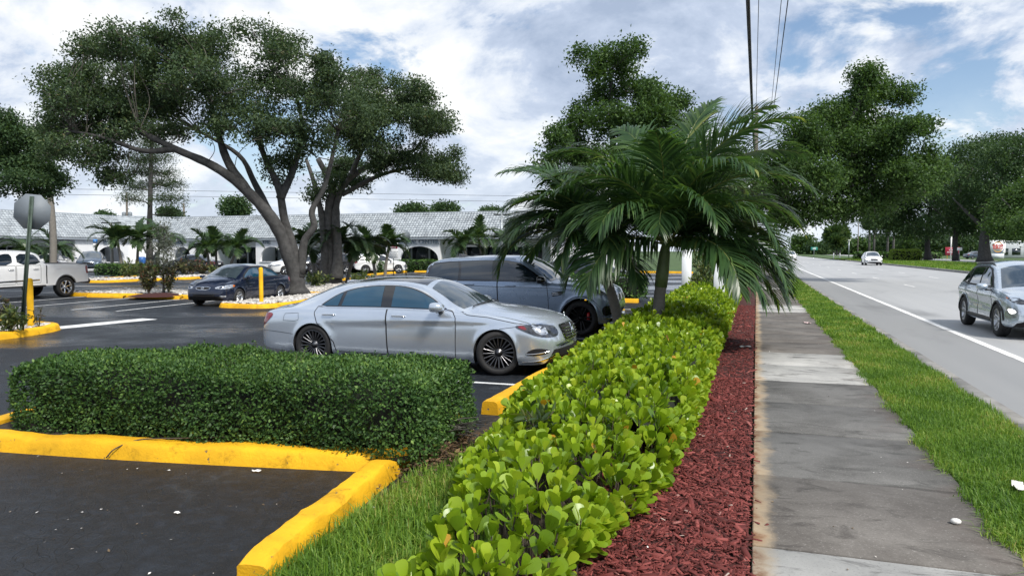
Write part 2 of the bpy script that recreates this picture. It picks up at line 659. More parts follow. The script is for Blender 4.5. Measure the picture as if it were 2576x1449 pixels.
M_MULCHBASE = mat('red_mulch_bed', (0.05, 0.010, 0.008), 0.9, var=0.5, scale=35, bump=1.0, bscale=70)


def sheet(name, pts, z, m, kind='structure'):
    o = MB().poly(pts, z).build(name, m)
    o['kind'] = kind
    return o


sheet('ground', [(-2500, -400), (2500, -400), (2500, 4000), (-2500, 4000)], -0.06, M_FARGRASS)
sheet('parking_lot', [(-95, -12), (-2.72, -12), (-2.72, 62.5), (-95, 62.5)], 0.0, M_ASPH)
sheet('road', [(2.88, -30), (17.0, -30), (17.0, 150), (16.0, 185), (16.0, 900), (2.88, 900)], -0.045, M_ROAD)
sheet('far_carriageway', [(32.0, -30), (44.0, -30), (44.0, 900), (32.0, 900)], -0.045, M_ROAD)

# planting bed between the lot and the pavement, verge beside the road
sheet('planting_bed', [(-2.72, -8), (-1.0, -8), (-1.0, 40), (-2.72, 40)], 0.0, M_SOIL)
sheet('mulch_bed', [(-1.25, -8), (-0.02, -8), (-0.02, 40), (-1.25, 40)], 0.008, M_MULCHBASE)
sheet('verge_soil', [(1.50, -8), (2.62, -8), (2.62, 120), (1.50, 120)], -0.012, M_TURF)

# concrete gutter with its kerb face along the road
g_ = MB()
for k in range(40):
    y0 = -6 + k * 3.05
    g_.prism([(2.60, y0), (2.885, y0), (2.885, y0 + 3.04), (2.60, y0 + 3.04)], -0.12, -0.02 + 0.002 * (k % 2))
tag(g_.build('gutter', M_CONC), kind='structure')

# pavement: each slab its own piece
walk = MB().poly([(-0.005, -6), (1.56, -6), (1.56, 120), (-0.005, 120)], -0.03).build('pavement', M_SOIL)
walk['kind'] = 'structure'
slab_me = {}
SL = 1.56


def slab_mesh(k, m):
    """a pavement slab with softened edges"""
    b_ = MB()
    b_.box((0, 0, -0.05), (1.55 - 0.006, SL - 0.014, 0.14), ch=0.008)
    me = b_.mesh('slab')
    me.materials.append(m)
    return me


tone = {}
for k in range(-5, 60):
    y0 = 4.75 + SL * k
    if k in (-1, -2, 4, 5, 12, 13, 21):
        tone[k] = M_SLAB_L
    elif 6 <= k <= 11 or 14 <= k <= 20:
        tone[k] = M_SLAB_M
    else:
        tone[k] = M_SLAB_D if k % 5 else M_SLAB_M
for k in range(-5, 60):
    m = tone[k]
    if m.name not in slab_me:
        slab_me[m.name] = slab_mesh(k, m)
    o = link('slab', slab_me[m.name], None, walk)
    o.location = (0.775, 4.75 + SL * (k + 0.5), rng.normal(0, 0.0015))
    o.rotation_euler = (rng.normal(0, 0.0012), rng.normal(0, 0.0012), 0)

# ------------------------------------------------------------------ painted lines
def strip(name, p0, p1, wd, z, m, parent=None, n=1, sq=True):
    p0, p1 = np.array(p0, float), np.array(p1, float)
    d = (p1 - p0) / np.linalg.norm(p1 - p0)
    nn = np.array([-d[1], d[0]]) * wd / 2
    b_ = MB()
    b_.poly([p0 - nn, p1 - nn, p1 + nn, p0 + nn], z)
    return b_.build(name, m, parent)


lot = bpy.data.objects['parking_lot']
road = bpy.data.objects['road']
for y in (9.62, 12.4, 15.15, 17.85, 20.45, 23.3):
    strip('stall_line', (-8.3, y - 0.02), (-3.02, y), 0.10, 0.004, M_WLINE, lot)
for x0, y0, x1, y1 in ((-25.3, 17.6, -25.95, 22.9), (-22.95, 17.6, -23.4, 22.9), (-20.5, 17.6, -20.95, 22.9), (-18.7, 17.6, -19.2, 22.7), (-28.2, 17.6, -28.7, 22.9)):
    strip('stall_line', (x0, y0), (x1, y1), 0.11, 0.004, M_WLINE, lot)
for y in (36.0, 38.8, 41.6):
    strip('stall_line', (-31.0, y), (-27.2, y + 0.6), 0.12, 0.004, M_WLINE, lot)
for k in range(6):
    strip('stall_line', (-27.6 + k * 2.75, 52.2), (-27.6 + k * 2.75, 57.4), 0.12, 0.004, M_WLINE, lot)
MB().poly([(-15.70, 13.10), (-15.40, 15.86), (-16.02, 15.95), (-16.28, 13.45)], 0.004).build('stop_bar', M_WLINE, lot)
strip('edge_line', (4.43, -20), (4.43, 150), 0.16, -0.040, M_WROAD, road)
for xl in (8.0, 12.1):
    for k in range(16):
        y0 = 7.7 + k * 12.0 + (2.4 if xl > 10 else 0)
        strip('lane_dash', (xl, y0), (xl, y0 + 3.0), 0.12, -0.040, M_WROAD, road)

# ------------------------------------------------------------------ kerbs
KP = [(0.0, -0.01), (0.016, 0.05), (0.036, 0.105), (0.052, 0.132), (0.078, 0.146), (0.13, 0.150), (0.225, 0.147), (0.250, 0.138), (0.262, 0.11), (0.268, -0.01)]
KP2 = [(-0.105, -0.01), (-0.098, 0.06), (-0.092, 0.122), (-0.078, 0.146), (-0.045, 0.153), (0.045, 0.151), (0.075, 0.144), (0.090, 0.122), (0.098, 0.06), (0.105, -0.01)]


def kerb(name, path, label, prof=KP, step=0.12, closed=False, jit=0.006, m=None, end_round=False, per=8):
    p = np.asarray(path, float)
    n = max(4, int(np.sum(np.linalg.norm(np.diff(p, axis=0), axis=1)) / step))
    p = interp_path(np.column_stack([p, np.zeros(len(p))]), n)
    b_ = MB()
    b_.sweep(p, prof, closed)
    V = b_.v[0].reshape(len(p), len(prof), 3)
    r = np.random.default_rng(abs(hash(label)) % 1000 if False else len(label) * 7 + len(p))
    wob = np.interp(np.arange(len(p)), np.linspace(0, len(p), 4 + len(p) // 7), r.normal(0, jit, 4 + len(p) // 7))
    V[:, 1:-1, 2] += wob[:, None]
    V[:, :, 0] += r.normal(0, jit * 0.35, (len(p), len(prof)))
    V[:, 1:-1, 2] += r.normal(0, jit * 0.3, (len(p), len(prof) - 2))
    if end_round:
        for q, s in ((0, 1), (1, 0.5), (2, 0.15)):
            for e in (q, len(p) - 1 - q):
                V[e, 1:-1, 2] -= 0.05 * s * (V[e, 1:-1, 2] / 0.15)
    o = b_.build(name, m or M_YEL)
    sharp(o, 36)
    return tag(o, label, 'kerb')


def rounded(pts, r=0.6, n=6):
    """round the corners of a polyline"""
    pts = [np.array(p, float) for p in pts]
    out = [pts[0]]
    for a, b, c in zip(pts, pts[1:], pts[2:]):
        d1, d2 = a - b, c - b
        l1, l2 = np.linalg.norm(d1), np.linalg.norm(d2)
        rr = min(r, l1 * .45, l2 * .45)
        p0, p1 = b + d1 / l1 * rr, b + d2 / l2 * rr
        for t in np.linspace(0, 1, n):
            out.append((1 - t) ** 2 * p0 + 2 * t * (1 - t) * b + t * t * p1)
    out.append(pts[-1])
    return np.array(out)


ISL1 = rounded([(-2.78, 5.62), (-3.0, 5.40), (-4.6, 5.12), (-6.0, 4.93), (-7.38, 4.80), (-7.62, 5.9), (-7.45, 7.05), (-2.95, 7.20)], 0.55)
kerb('kerb', ISL1, 'thick yellow kerb along the foot of the clipped dark green hedge', jit=0.008, step=0.08)
sheet('hedge_soil', [(-7.4, 5.05), (-2.75, 5.45), (-2.75, 7.12), (-7.3, 7.0)], 0.10, M_SOIL)
kerb('kerb', [(-2.645, 3.36), (-2.72, 4.0), (-2.80, 4.7), (-2.875, 5.40)], 'free end of yellow kerb beside the grass in the foreground', KP2, 0.07, jit=0.010, end_round=True)
kerb('kerb', [(-2.84, 7.75), (-2.84, 11.0), (-2.84, 14.3)], 'yellow kerb between silver sedan and bright round-leaved hedge', KP2)
kerb('kerb', [(-2.84, 14.42), (-2.84, 17.0), (-2.84, 24.5)], 'yellow kerb in front of the grey parked SUV', KP2)

ISL3 = rounded([(-17.05, 26.2), (-17.0, 19.75), (-15.0, 19.75), (-14.7, 21.2), (-15.3, 24.0), (-16.6, 28.5), (-17.6, 33.6), (-21.6, 34.6), (-21.6, 27.5), (-17.3, 26.4)], 0.7)[::-1]
kerb('kerb', ISL3[:-1], 'yellow kerb round the pebble island under the big oak', step=0.2)
isl3_in = [(-16.85, 26.3), (-16.8, 20.0), (-15.2, 20.0), (-14.95, 21.2), (-15.5, 24.0), (-16.8, 28.5), (-17.8, 33.4), (-21.4, 34.4), (-21.4, 27.6), (-17.0, 26.5)]
sheet('pebble_bed', isl3_in, 0.11, M_GRAVEL)
ISL4 = rounded([(-19.8, 26.3), (-19.8, 23.05), (-27.6, 22.95), (-27.6, 26.3), (-20.2, 26.3)], 0.4)
kerb('kerb', ISL4, 'long yellow kerb behind the two low wheel stops', step=0.25)
sheet('pebble_bed', [(-20.0, 26.1), (-20.0, 23.25), (-27.4, 23.15), (-27.4, 26.1)], 0.11, mat('tan_gravel_bed', (0.30, 0.25, 0.20), 0.9, var=0.5, scale=18, bump=1.0, bscale=45))
ISL5 = rounded([(-14.85, 6.0), (-14.92, 10.8), (-15.02, 12.0), (-15.55, 13.25), (-17.0, 13.45), (-24, 13.3)], 0.6)[::-1]
kerb('kerb', ISL5, 'yellow kerb of the pebble island with the sign post', step=0.12)
sheet('pebble_bed', [(-15.1, 6.0), (-15.15, 10.8), (-15.25, 11.9), (-15.75, 13.0), (-17.0, 13.2), (-24, 13.1), (-24, 6)], 0.11, M_GRAVEL)
ISL6 = rounded([(-37.6, 33.0), (-36.1, 33.0), (-35.6, 37), (-35.3, 43.5), (-38.6, 43.7), (-38.9, 33.6)], 0.6)[::-1]
kerb('kerb', ISL6, 'yellow kerb of the pebble island with yellow hydrant', step=0.3)
sheet('pebble_bed', [(-37.6, 33.25), (-36.3, 33.25), (-35.8, 37), (-35.55, 43.2), (-38.4, 43.4), (-38.6, 33.8)], 0.11, M_GRAVEL)
kerb('kerb', [(-47.5, 47.5), (-41.3, 40.5), (-39.3, 34.2)][::-1], 'yellow kerb along the low far hedge behind the pickup', step=0.3)
kerb('kerb', [(-27.0, 40.4), (-23.0, 40.6), (-19.0, 40.8)][::-1], 'yellow kerb behind the split trunk of the rear oak', step=0.3)
sheet('planting_strip', [(-27.0, 40.6), (-19.0, 41.0), (-19.0, 43.2), (-27.0, 42.8)], 0.09, M_SOIL)
kerb('kerb', [(-27.6, 49.3), (-28.3, 53.5), (-28.7, 57.6)][::-1], 'yellow kerb beside far hedge leading to the medical center', step=0.3)
kerb('kerb', [(-28.3, 58.2), (-22, 58.4), (-14.6, 58.6)][::-1], 'yellow kerb running past the wide arch of the medical center', step=0.3)
kerb('kerb', rounded([(-8.5, 52.0), (-14.2, 55.0), (-13.4, 60.0)], 1.0), 'curved yellow kerb beside the lamp post seen past the palm fronds', step=0.3)
kerb('kerb', [(-9.5, 63.0), (-5, 62.6)][::-1], 'short far yellow kerb behind the palm fronds', step=0.3)
kerb('kerb', [(-9.0, 26.3), (-4.0, 26.35)][::-1], 'yellow kerb under the dark hedge past the grey SUV bonnet', step=0.2)
kerb('kerb', [(-2.5, 31.6), (-1.0, 31.7)][::-1], 'yellow kerb bit seen between the two white posts', step=0.2)
kerb('kerb', [(17.0, -20), (17.0, 100), (16.6, 158)], 'grey concrete kerb of the grassy median beyond the road', m=M_CONC, step=2.0)
sheet('median_grass', [(17.2, -20), (32, -20), (32, 900), (17.2, 900)], 0.06, M_FARGRASS)

# wheel stops
def wheel_stop(x, y, rz, label):
    b_ = MB()
    prof = [(-0.10, 0.0), (-0.085, 0.09), (-0.05, 0.125), (0.05, 0.125), (0.085, 0.09), (0.10, 0.0)]
    p = np.array([[-0.9, 0, 0], [-0.86, 0, 0], [0, 0, 0], [0.86, 0, 0], [0.9, 0, 0]])
    b_.sweep(p, prof)
    V = b_.v[0].reshape(5, 6, 3)
    V[0, :, 2] *= 0.75
    V[4, :, 2] *= 0.75
    o = b_.build('wheel_stop', M_YEL, loc=(x, y, 0.0), rot=(0, 0, rz))
    return tag(o, label, 'wheel stop')


wheel_stop(-24.6, 22.72, 0.03, 'yellow wheel stop nearest the white pickup truck')
wheel_stop(-21.85, 22.75, 0.03, 'yellow wheel stop nearest the dark blue sedan')


# ================================================================== vehicles
def pchip(pts):
    pts = np.asarray(pts, float)
    x, y = pts[:, 0], pts[:, 1]
    h_ = np.diff(x)
    d = np.diff(y) / h_
    m_ = np.zeros(len(x))
    m_[0], m_[-1] = d[0], d[-1]
    for i in range(1, len(x) - 1):
        if d[i - 1] * d[i] > 0:
            w1, w2 = 2 * h_[i] + h_[i - 1], h_[i] + 2 * h_[i - 1]
            m_[i] = (w1 + w2) / (w1 / d[i - 1] + w2 / d[i])

    def f(q):
        q = np.clip(np.asarray(q, float), x[0], x[-1])
        k = np.clip(np.searchsorted(x, q, side='right') - 1, 0, len(x) - 2)
        t = (q - x[k]) / h_[k]
        return ((1 + 2 * t) * (1 - t) ** 2 * y[k] + t * (1 - t) ** 2 * h_[k] * m_[k] + t * t * (3 - 2 * t) * y[k + 1] + t * t * (t - 1) * h_[k] * m_[k + 1])
    return f


def paint(name, col, metal=0.5, rough=0.32, coat=1.0, flake=0.0):
    m, t, b = principled(name)
    co = t.coord('Object')
    n = t.noise(co, 2.0, 4, 0.6)
    col = np.array(col)
    t.put(b.inputs['Base Color'], t.mix(n, tuple(col * 0.94), tuple(np.clip(col * 1.05, 0, 1))))
    b.inputs['Metallic'].default_value = metal
    dust = t.noise(co, 11, 5, 0.65)
    t.put(b.inputs['Roughness'], t.math('ADD', rough - 0.04, t.math('MULTIPLY', dust, 0.09)))
    b.inputs['Coat Weight'].default_value = coat
    b.inputs['Coat Roughness'].default_value = 0.025
    return m


M_TYRE = mat('tyre_rubber', (0.014, 0.014, 0.015), 0.75, var=0.2, scale=20, bump=0.2, bscale=90)
M_DARK = mat('underbody_black', (0.008, 0.008, 0.009), 0.9, var=0)
M_TRIM = mat('black_plastic_trim', (0.018, 0.018, 0.02), 0.5, var=0.1)
M_GLOSS = mat('gloss_black', (0.008, 0.008, 0.01), 0.15, var=0, coat=1.0)
M_CHROME = mat('chrome', (0.78, 0.79, 0.80), 0.12, 1.0, var=0.03)
M_ALLOY = mat('alloy_silver', (0.50, 0.51, 0.53), 0.28, 1.0, var=0.05)
M_ALLOYG = mat('alloy_grey', (0.15, 0.15, 0.16), 0.32, 1.0, var=0.05)
M_ALLOYK = mat('alloy_black', (0.012, 0.012, 0.013), 0.3, 0.6, var=0.0)
M_SEAM = mat('panel_gap', (0.012, 0.012, 0.014), 0.9, var=0)
M_HLAMP = mat('headlamp_lens', (0.42, 0.45, 0.50), 0.08, 0.55, var=0.5, scale=16, coat=1.0)
M_HLAMPD = mat('headlamp_dark', (0.05, 0.055, 0.065), 0.08, 0.3, var=0.8, scale=14, coat=1.0)
M_TLAMP = mat('tail_lamp_red', (0.18, 0.008, 0.016), 0.12, var=0.25, scale=20, coat=1.0)
M_AMBER = mat('amber_lens', (0.55, 0.13, 0.01), 0.2, var=0.1, coat=1.0)
M_PLATE = mat('number_plate', (0.65, 0.66, 0.66), 0.4, var=0.15, scale=30)
M_REDCAL = mat('red_brake_caliper', (0.35, 0.01, 0.012), 0.35, var=0)


def glass_mat(name, col, rough=0.03, spec=0.7):
    m, t, b = principled(name)
    co = t.coord('Object')
    n = t.noise(co, 1.8, 3, 0.5)
    col = np.array(col)
    t.put(b.inputs['Base Color'], t.mix(n, tuple(col * 0.7), tuple(col * 1.3)))
    b.inputs['Roughness'].default_value = rough
    b.inputs['Specular IOR Level'].default_value = spec
    b.inputs['Coat Weight'].default_value = 1.0
    b.inputs['Coat Roughness'].default_value = 0.01
    return m


M_GLASS = glass_mat('tinted_glass', (0.010, 0.016, 0.024))
M_GLASSB = glass_mat('tinted_glass_sky_reflection', (0.010, 0.050, 0.092), spec=0.4)  # dark glass, blue of the reflected sky put into its base colour
M_WIND = glass_mat('windscreen_glass', (0.035, 0.050, 0.062), spec=1.0)

WHEELS = {}


def wheel_meshes(key, R, wd, rimR, style, mrim):
    """tyre and rim turned about Y, outer face at +Y"""
    if key in WHEELS:
        return WHEELS[key]
    b_ = MB()
    hw = wd / 2
    sh = R - rimR
    prof = [(rimR, -hw * 0.9), (rimR + sh * .25, -hw), (rimR + sh * .7, -hw * .98), (R - 0.012, -hw * .82), (R, -hw * .6), (R, -hw * .2), (R - 0.004, -hw * .17),
            (R - 0.004, -hw * .1), (R, -hw * .08), (R, hw * .08), (R - .004, hw * .1), (R - .004, hw * .17), (R, hw * .2), (R, hw * .6), (R - 0.012, hw * .82), (rimR + sh * .7, hw * .98), (rimR + sh * .25, hw), (rimR, hw * 0.9), (rimR - .01, hw * .8)]
    b_.lathe(prof, 40, axis='Y')
    ty = b_.mesh('tyre', True)
    ty.materials.append(M_TYRE)
    r_ = MB()
    face = hw * 0.72
    r_.lathe([(rimR - 0.012, hw * .86), (rimR + 0.004, hw * .9), (rimR + .004, hw * .78), (rimR - 0.02, hw * .6), (rimR - 0.035, -hw * .6)], 40, axis='Y')
    r_.lathe([(0.001, face - 0.01), (0.03, face - 0.008), (0.034, face - .03), (0.065, face - .032), (0.07, face - .06), (rimR * .35, face - .11)], 24, axis='Y')
    n, kind = style
    for k in range(n):
        a = 2 * np.pi * k / n
        dirs = [(a, 0.0)]
        if kind == 'twin':
            dirs = [(a, -0.035), (a, 0.035)]
        if kind == 'thin':
            dirs = [(a, 0.0)]
        if kind == 'y':
            dirs = [(a, 0.0)]
        for da, off in dirs:
            ca, sa = np.cos(da), np.sin(da)
            u = np.array([ca, 0, sa])
            vv = np.array([-sa, 0, ca])
            w0, w1 = {'wide': (0.042, 0.030), 'twin': (0.016, 0.019), 'thin': (0.0085, 0.0115), 'y': (0.026, 0.020)}[kind]
            r0, r1 = 0.05, rimR - 0.012
            pts = []
            segs = [(r0, w0, face - .035, 0), (r0 + (r1 - r0) * .5, (w0 + w1) / 2, face - .008, 0.6), (r1, w1, face + .004, 1)]
            V = []
            for rr, ww, yy, tt in segs:
                c = u * rr + vv * off * (0.4 + 0.9 * tt)
                V += [c - vv * ww + np.array([0, yy - .03, 0]), c - vv * ww * .75 + np.array([0, yy, 0]), c + vv * ww * .75 + np.array([0, yy, 0]), c + vv * ww + np.array([0, yy - .03, 0])]
            F = []
            for i in range(2):
                for q in range(3):
                    F.append((i * 4 + q, i * 4 + 4 + q, i * 4 + 5 + q, i * 4 + 1 + q))
            r_.add(np.array(V), F)
            if kind == 'y':
                for s_ in (-1, 1):
                    c0, c1 = u * (rimR * .55), u * r1 + vv * s_ * rimR * .30
                    c1 = c1 / np.linalg.norm(c1) * r1
                    dd = np.cross((c1 - c0) / np.linalg.norm(c1 - c0), [0, 1, 0]) * .015
                    V = [c0 - dd + [0, face - .02, 0], c0 + dd + [0, face - .02, 0], c1 + dd + [0, face + .002, 0], c1 - dd + [0, face + .002, 0]]
                    r_.add(np.array(V), [(0, 1, 2, 3), (3, 2, 1, 0)])
    ri = r_.mesh('rim', False)
    ri.materials.append(mrim)
    bk = MB()
    bk.lathe([(0.001, -hw * .2), (rimR * .62, -hw * .2), (rimR * .62, -hw * .35), (rimR - 0.03, -hw * .5)], 28, axis='Y')
    bkm = bk.mesh('brake_disc', False)
    bkm.materials.append(M_DARK)
    WHEELS[key] = (ty, ri, bkm)
    return WHEELS[key]


class Car:
    """lofted body with projected panels; x forward from the front axle, y to the car's left, z up"""
    def __init__(s, name, label, spec, loc, heading, group=None, lod=1.0):
        s.sp = spec
        s.root = thing(name, label, spec.get('cat', 'car'), loc, heading, group)
        s.lod = lod
        s.body()

    def body(s):
        sp = s.sp
        top, belt, edge, eY = pchip(sp['top']), pchip(sp['belt']), pchip(sp['edge']), pchip(sp['edgeY'])
        Wf, bot, S = pchip(sp['W']), pchip(sp['bot']), pchip(sp['S'])
        x0, x1 = sp['W'][0][0], sp['W'][-1][0]
        Ra, zc_, wb = sp['arch'], sp['zc'], sp['wb']
        Rr = sp.get('archR', Ra)
        st = list(np.arange(x0, x1, 0.07 / s.lod)) + [x1] + [p[0] for k in ('top', 'edge', 'bot') for p in sp[k]]
        for cx, R_ in ((0.0, Ra), (-wb, Rr)):
            st = [q for q in st if not (cx - R_ - 0.012 < q < cx + R_ + 0.012)]
            a = np.linspace(-np.pi / 2, np.pi / 2, int(22 * min(1, s.lod)) + 3)
            st += list(cx + R_ * np.sin(a)) + [cx - R_ - 0.004, cx + R_ + 0.004]
        st = np.array(sorted(set(np.round(np.clip(st, x0, x1), 4))))
        keep = [0]
        for i in range(1, len(st)):
            if st[i] - st[keep[-1]] > 0.0025:
                keep.append(i)
        st = st[keep]
        nS, nG, nR = int(22 * s.lod) + 2, int(7 * s.lod) + 2, int(9 * s.lod) + 2
        zl = sp.get('zlow', 0.2)
        rows = []
        dark_cols = 2
        for x in st:
            zb = float(bot(x))
            arch = False
            for cx, R_ in ((0.0, Ra), (-wb, Rr)):
                dx = abs(x - cx)
                if dx <= R_ + 1e-6:
                    zb = max(zb, zc_ + math.sqrt(max(0, R_ * R_ - dx * dx)))
            zt = float(belt(x))
            zb = min(zb, zt - 0.012)
            W_ = float(Wf(x))
            z = zb + (zt - zb) * np.linspace(0, 1, nS) ** 1.0
            cz = sp.get('crease')
            u = (z - zl) / max(zt - zl, .05)
            y = W_ * S(np.clip(u, 0, 1))
            if cz is not None:
                zz = np.interp(x, [p[0] for p in cz], [p[1] for p in cz])
                am = np.interp(x, [p[0] for p in cz], [p[2] for p in cz])
                dz = zz - z
                y = y - am * np.clip(dz / 0.045, 0, 1) * np.exp(-np.clip(dz, 0, 9) / 0.22)
            for cx, R_ in ((0.0, Ra), (-wb, Rr)):
                rr = np.sqrt((x - cx) ** 2 + (z - zc_) ** 2)
                y = y + sp.get('flare', 0.014) * np.exp(-((rr - R_) / 0.055) ** 2) * (z > zc_ - 0.1)
            yb = y[-1]
            ez = max(float(edge(x)), zt + 0.002)
            ye = min(float(eY(x)), yb - 0.004)
            ctop = max(float(top(x)), ez + 0.003)
            t = np.linspace(0, 1, nG + 1)[1:]
            bulge = sp.get('tumble', 0.02) * np.sin(t * np.pi) * min(1, (ez - zt) / 0.3)
            yg = yb + (ye - yb) * t + bulge
            zg = zt + (ez - zt) * t
            q = np.linspace(0, 1, nR + 1)[1:]
            yr = ye * np.cos(q * np.pi / 2)
            yr[-1] = 0
            p_ = sp.get('crown', 2.3)
            zr = ez + (ctop - ez) * (1 - np.abs(yr / max(ye, 1e-3)) ** p_)
            Y = np.concatenate([[0, y[0] * .75], y, yg, yr])
            Z = np.concatenate([[zb, zb], z, zg, zr])
            X = np.full(len(Y), x)
            rows.append(np.stack([X, Y, Z], 1))
        A = np.array(rows)
        # plan bow of nose and tail, lean of nose
        for end, amt, ln in ((1, sp.get('bowF', 0.16), sp.get('bowFl', 0.75)), (-1, sp.get('bowR', 0.12), sp.get('bowRl', 0.6))):
            xe = x1 if end == 1 else x0
            t = np.clip(1 - np.abs(A[:, :, 0] - xe) / ln, 0, 1)
            A[:, :, 0] -= end * amt * t ** 1.3 * (np.abs(A[:, :, 1]) / Wf(-wb / 2)) ** sp.get('bowP', 2.4)
        m, n = A.shape[:2]
        L = A.copy()
        L[:, :, 1] *= -1
        V = np.vstack([A.reshape(-1, 3), L.reshape(-1, 3)])
        o = m * n
        i, j = np.meshgrid(np.arange(m - 1), np.arange(n - 1), indexing='ij')
        q = np.stack([i * n + j, (i + 1) * n + j, (i + 1) * n + j + 1, i * n + j + 1], -1).reshape(-1, 4)
        ql = (q + o)[:, ::-1]
        mi = np.repeat((j < dark_cols).astype(int).ravel(), 1)
        F = [np.vstack([q, ql]).astype(np.int32)]
        caps = []
        for row, flip in ((0, False), (m - 1, True)):
            ring = [row * n + k for k in range(n)] + [o + row * n + k for k in range(n - 1, -1, -1)]
            caps.append(ring if flip else ring[::-1])
        capf = np.array(caps, np.int32)
        me = new_mesh('body', V, F + [capf], True)
        # weld the centre line
        import bmesh
        bm = bmesh.new()
        bm.from_mesh(me)
        for f, k in zip(bm.faces, np.concatenate([mi, mi, [0, 0]])):
            f.material_index = int(k)
        bmesh.ops.remove_doubles(bm, verts=bm.verts, dist=0.0006)
        bmesh.ops.recalc_face_normals(bm, faces=bm.faces)
        bm.to_mesh(me)
        bm.free()
        me.polygons.foreach_set('use_smooth', np.ones(len(me.polygons), bool))
        me.set_sharp_from_angle(angle=rad(sp.get('sharp', 48)))
        s.body_ob = link('body', me, [sp['paint'], M_DARK], s.root)
        vs = [v.co.copy() for v in me.vertices]
        s.bvh = BVHTree.FromPolygons(vs, [tuple(p.vertices) for p in me.polygons])
        s.me = me
        s.vn = [v.normal.copy() for v in me.vertices]
        s.vs = vs

    # ------------------------------------------------ projecting
    def hit(s, a, b, ax, side):
        if ax == 'side':
            o_, d_ = Vector((a, side * 3, b)), Vector((0, -side, 0))
        elif ax == 'front':
            o_, d_ = Vector((4, a, b)), Vector((-1, 0, 0))
        elif ax == 'rear':
            o_, d_ = Vector((-9, a, b)), Vector((1, 0, 0))
        elif ax == 'diag':       # seen from the front corner
            n_ = Vector((0.75, 0.66 * side, 0)).normalized()
            t_ = Vector((-n_.y, n_.x, 0)) * side
            o_ = n_ * 4 + t_ * a + Vector((0, 0, b))
            d_ = -n_
        else:
            o_, d_ = Vector((a, b, 3)), Vector((0, 0, -1))
        loc, nor, idx, dist = s.bvh.ray_cast(o_, d_)
        if loc is None:
            loc, nor, idx, dist = s.bvh.find_nearest(o_ + d_ * (2.2 if ax == 'side' else 3.5))
        p = s.me.polygons[idx]
        ws, nn = 0, Vector((0, 0, 0))
        for vi in p.vertices:
            w_ = 1 / ((s.vs[vi] - loc).length + 1e-4)
            nn += s.vn[vi] * w_
        nn.normalize()
        if nn.dot(d_) > 0:
            nn = nn * -1
        return loc, nn

    def patch(s, name, poly, m, ax='side', side=-1, off=0.004, sp=0.05, rnd=0, parent=None, thick=True):
        pts = np.asarray(poly, float)
        for _ in range(rnd):
            nx = np.roll(pts, -1, 0)
            pts = np.stack([pts * .75 + nx * .25, pts * .25 + nx * .75], 1).reshape(-1, 2)
        bd = []
        for a, b in zip(pts, np.roll(pts, -1, 0)):
            k = max(1, int(np.ceil(np.linalg.norm(b - a) / sp)))
            for t in range(k):
                bd.append(a + (b - a) * t / k)
        bd = np.array(bd)
        lo, hi = bd.min(0), bd.max(0)
        gx, gy = np.meshgrid(np.arange(lo[0] + sp * .5, hi[0], sp), np.arange(lo[1] + sp * .5, hi[1], sp))
        G = np.stack([gx.ravel(), gy.ravel()], 1)
        if len(G):
            # inside test
            x, y = G[:, 0], G[:, 1]
            ins = np.zeros(len(G), bool)
            mind = np.full(len(G), 9.0)
            for a, b in zip(bd, np.roll(bd, -1, 0)):
                c = ((a[1] > y) != (b[1] > y))
                with np.errstate(divide='ignore', invalid='ignore'):
                    xi = (b[0] - a[0]) * (y - a[1]) / (b[1] - a[1] + 1e-12) + a[0]
                ins ^= c & (x < xi)
                mind = np.minimum(mind, np.hypot(x - a[0], y - a[1]))
            G = G[ins & (mind > sp * .45)]
        allp = [Vector((float(p[0]), float(p[1]))) for p in bd] + [Vector((float(p[0]), float(p[1]))) for p in G]
        vv, _, ff, *_r = delaunay_2d_cdt(allp, [], [list(range(len(bd)))], 1, 1e-6)
        V, N = [], []
        for p in vv:
            l_, n_ = s.hit(p.x, p.y, ax, side)
            V.append(l_ + n_ * off)
            N.append(n_)
        F = [list(f) for f in ff]
        fl = []
        for f in F:
            a, b, c = V[f[0]], V[f[1]], V[f[2]]
            if (b - a).cross(c - a).dot(N[f[0]]) < 0:
                f = f[::-1]
            fl.append(f)
        me = new_mesh(name, np.array([v[:] for v in V]), fl, True)
        me.normals_split_custom_set_from_vertices([n[:] for n in N])
        return link(name, me, m, parent or s.root)

    def line(s, name, pts, wd, m, ax='side', side=-1, off=0.003, sp=0.04, parent=None, raise_=0.0, taper=False):
        """thin strip (seam or trim) along a polyline on the body"""
        pts = np.asarray(pts, float)
        L = np.sum(np.linalg.norm(np.diff(pts, axis=0), axis=1))
        q = interp_path(np.column_stack([pts, np.zeros(len(pts))]), max(2, int(L / sp) + 1))[:, :2]
        T = np.gradient(q, axis=0)
        T /= np.maximum(np.linalg.norm(T, axis=1, keepdims=True), 1e-9)
        Nn = np.stack([-T[:, 1], T[:, 0]], 1)
        V, F, NN = [], [], []
        for k, (p, n_) in enumerate(zip(q, Nn)):
            for e, hgt in ((-1, 0), (0, raise_), (1, 0)):
                c = p + n_ * e * wd / 2
                l_, nn = s.hit(c[0], c[1], ax, side)
                V.append((l_ + nn * (off + hgt))[:])
                NN.append(nn)
        for k in range(len(q) - 1):
            for e in (0, 1):
                f = [k * 3 + e, k * 3 + e + 1, k * 3 + 4 + e, k * 3 + 3 + e]
                a, b, c = (Vector(V[i]) for i in f[:3])
                if (b - a).cross(c - a).dot(NN[f[0]]) < 0:
                    f = f[::-1]
                F.append(f)
        return link(name, new_mesh(name, V, F, True), m, parent or s.root)

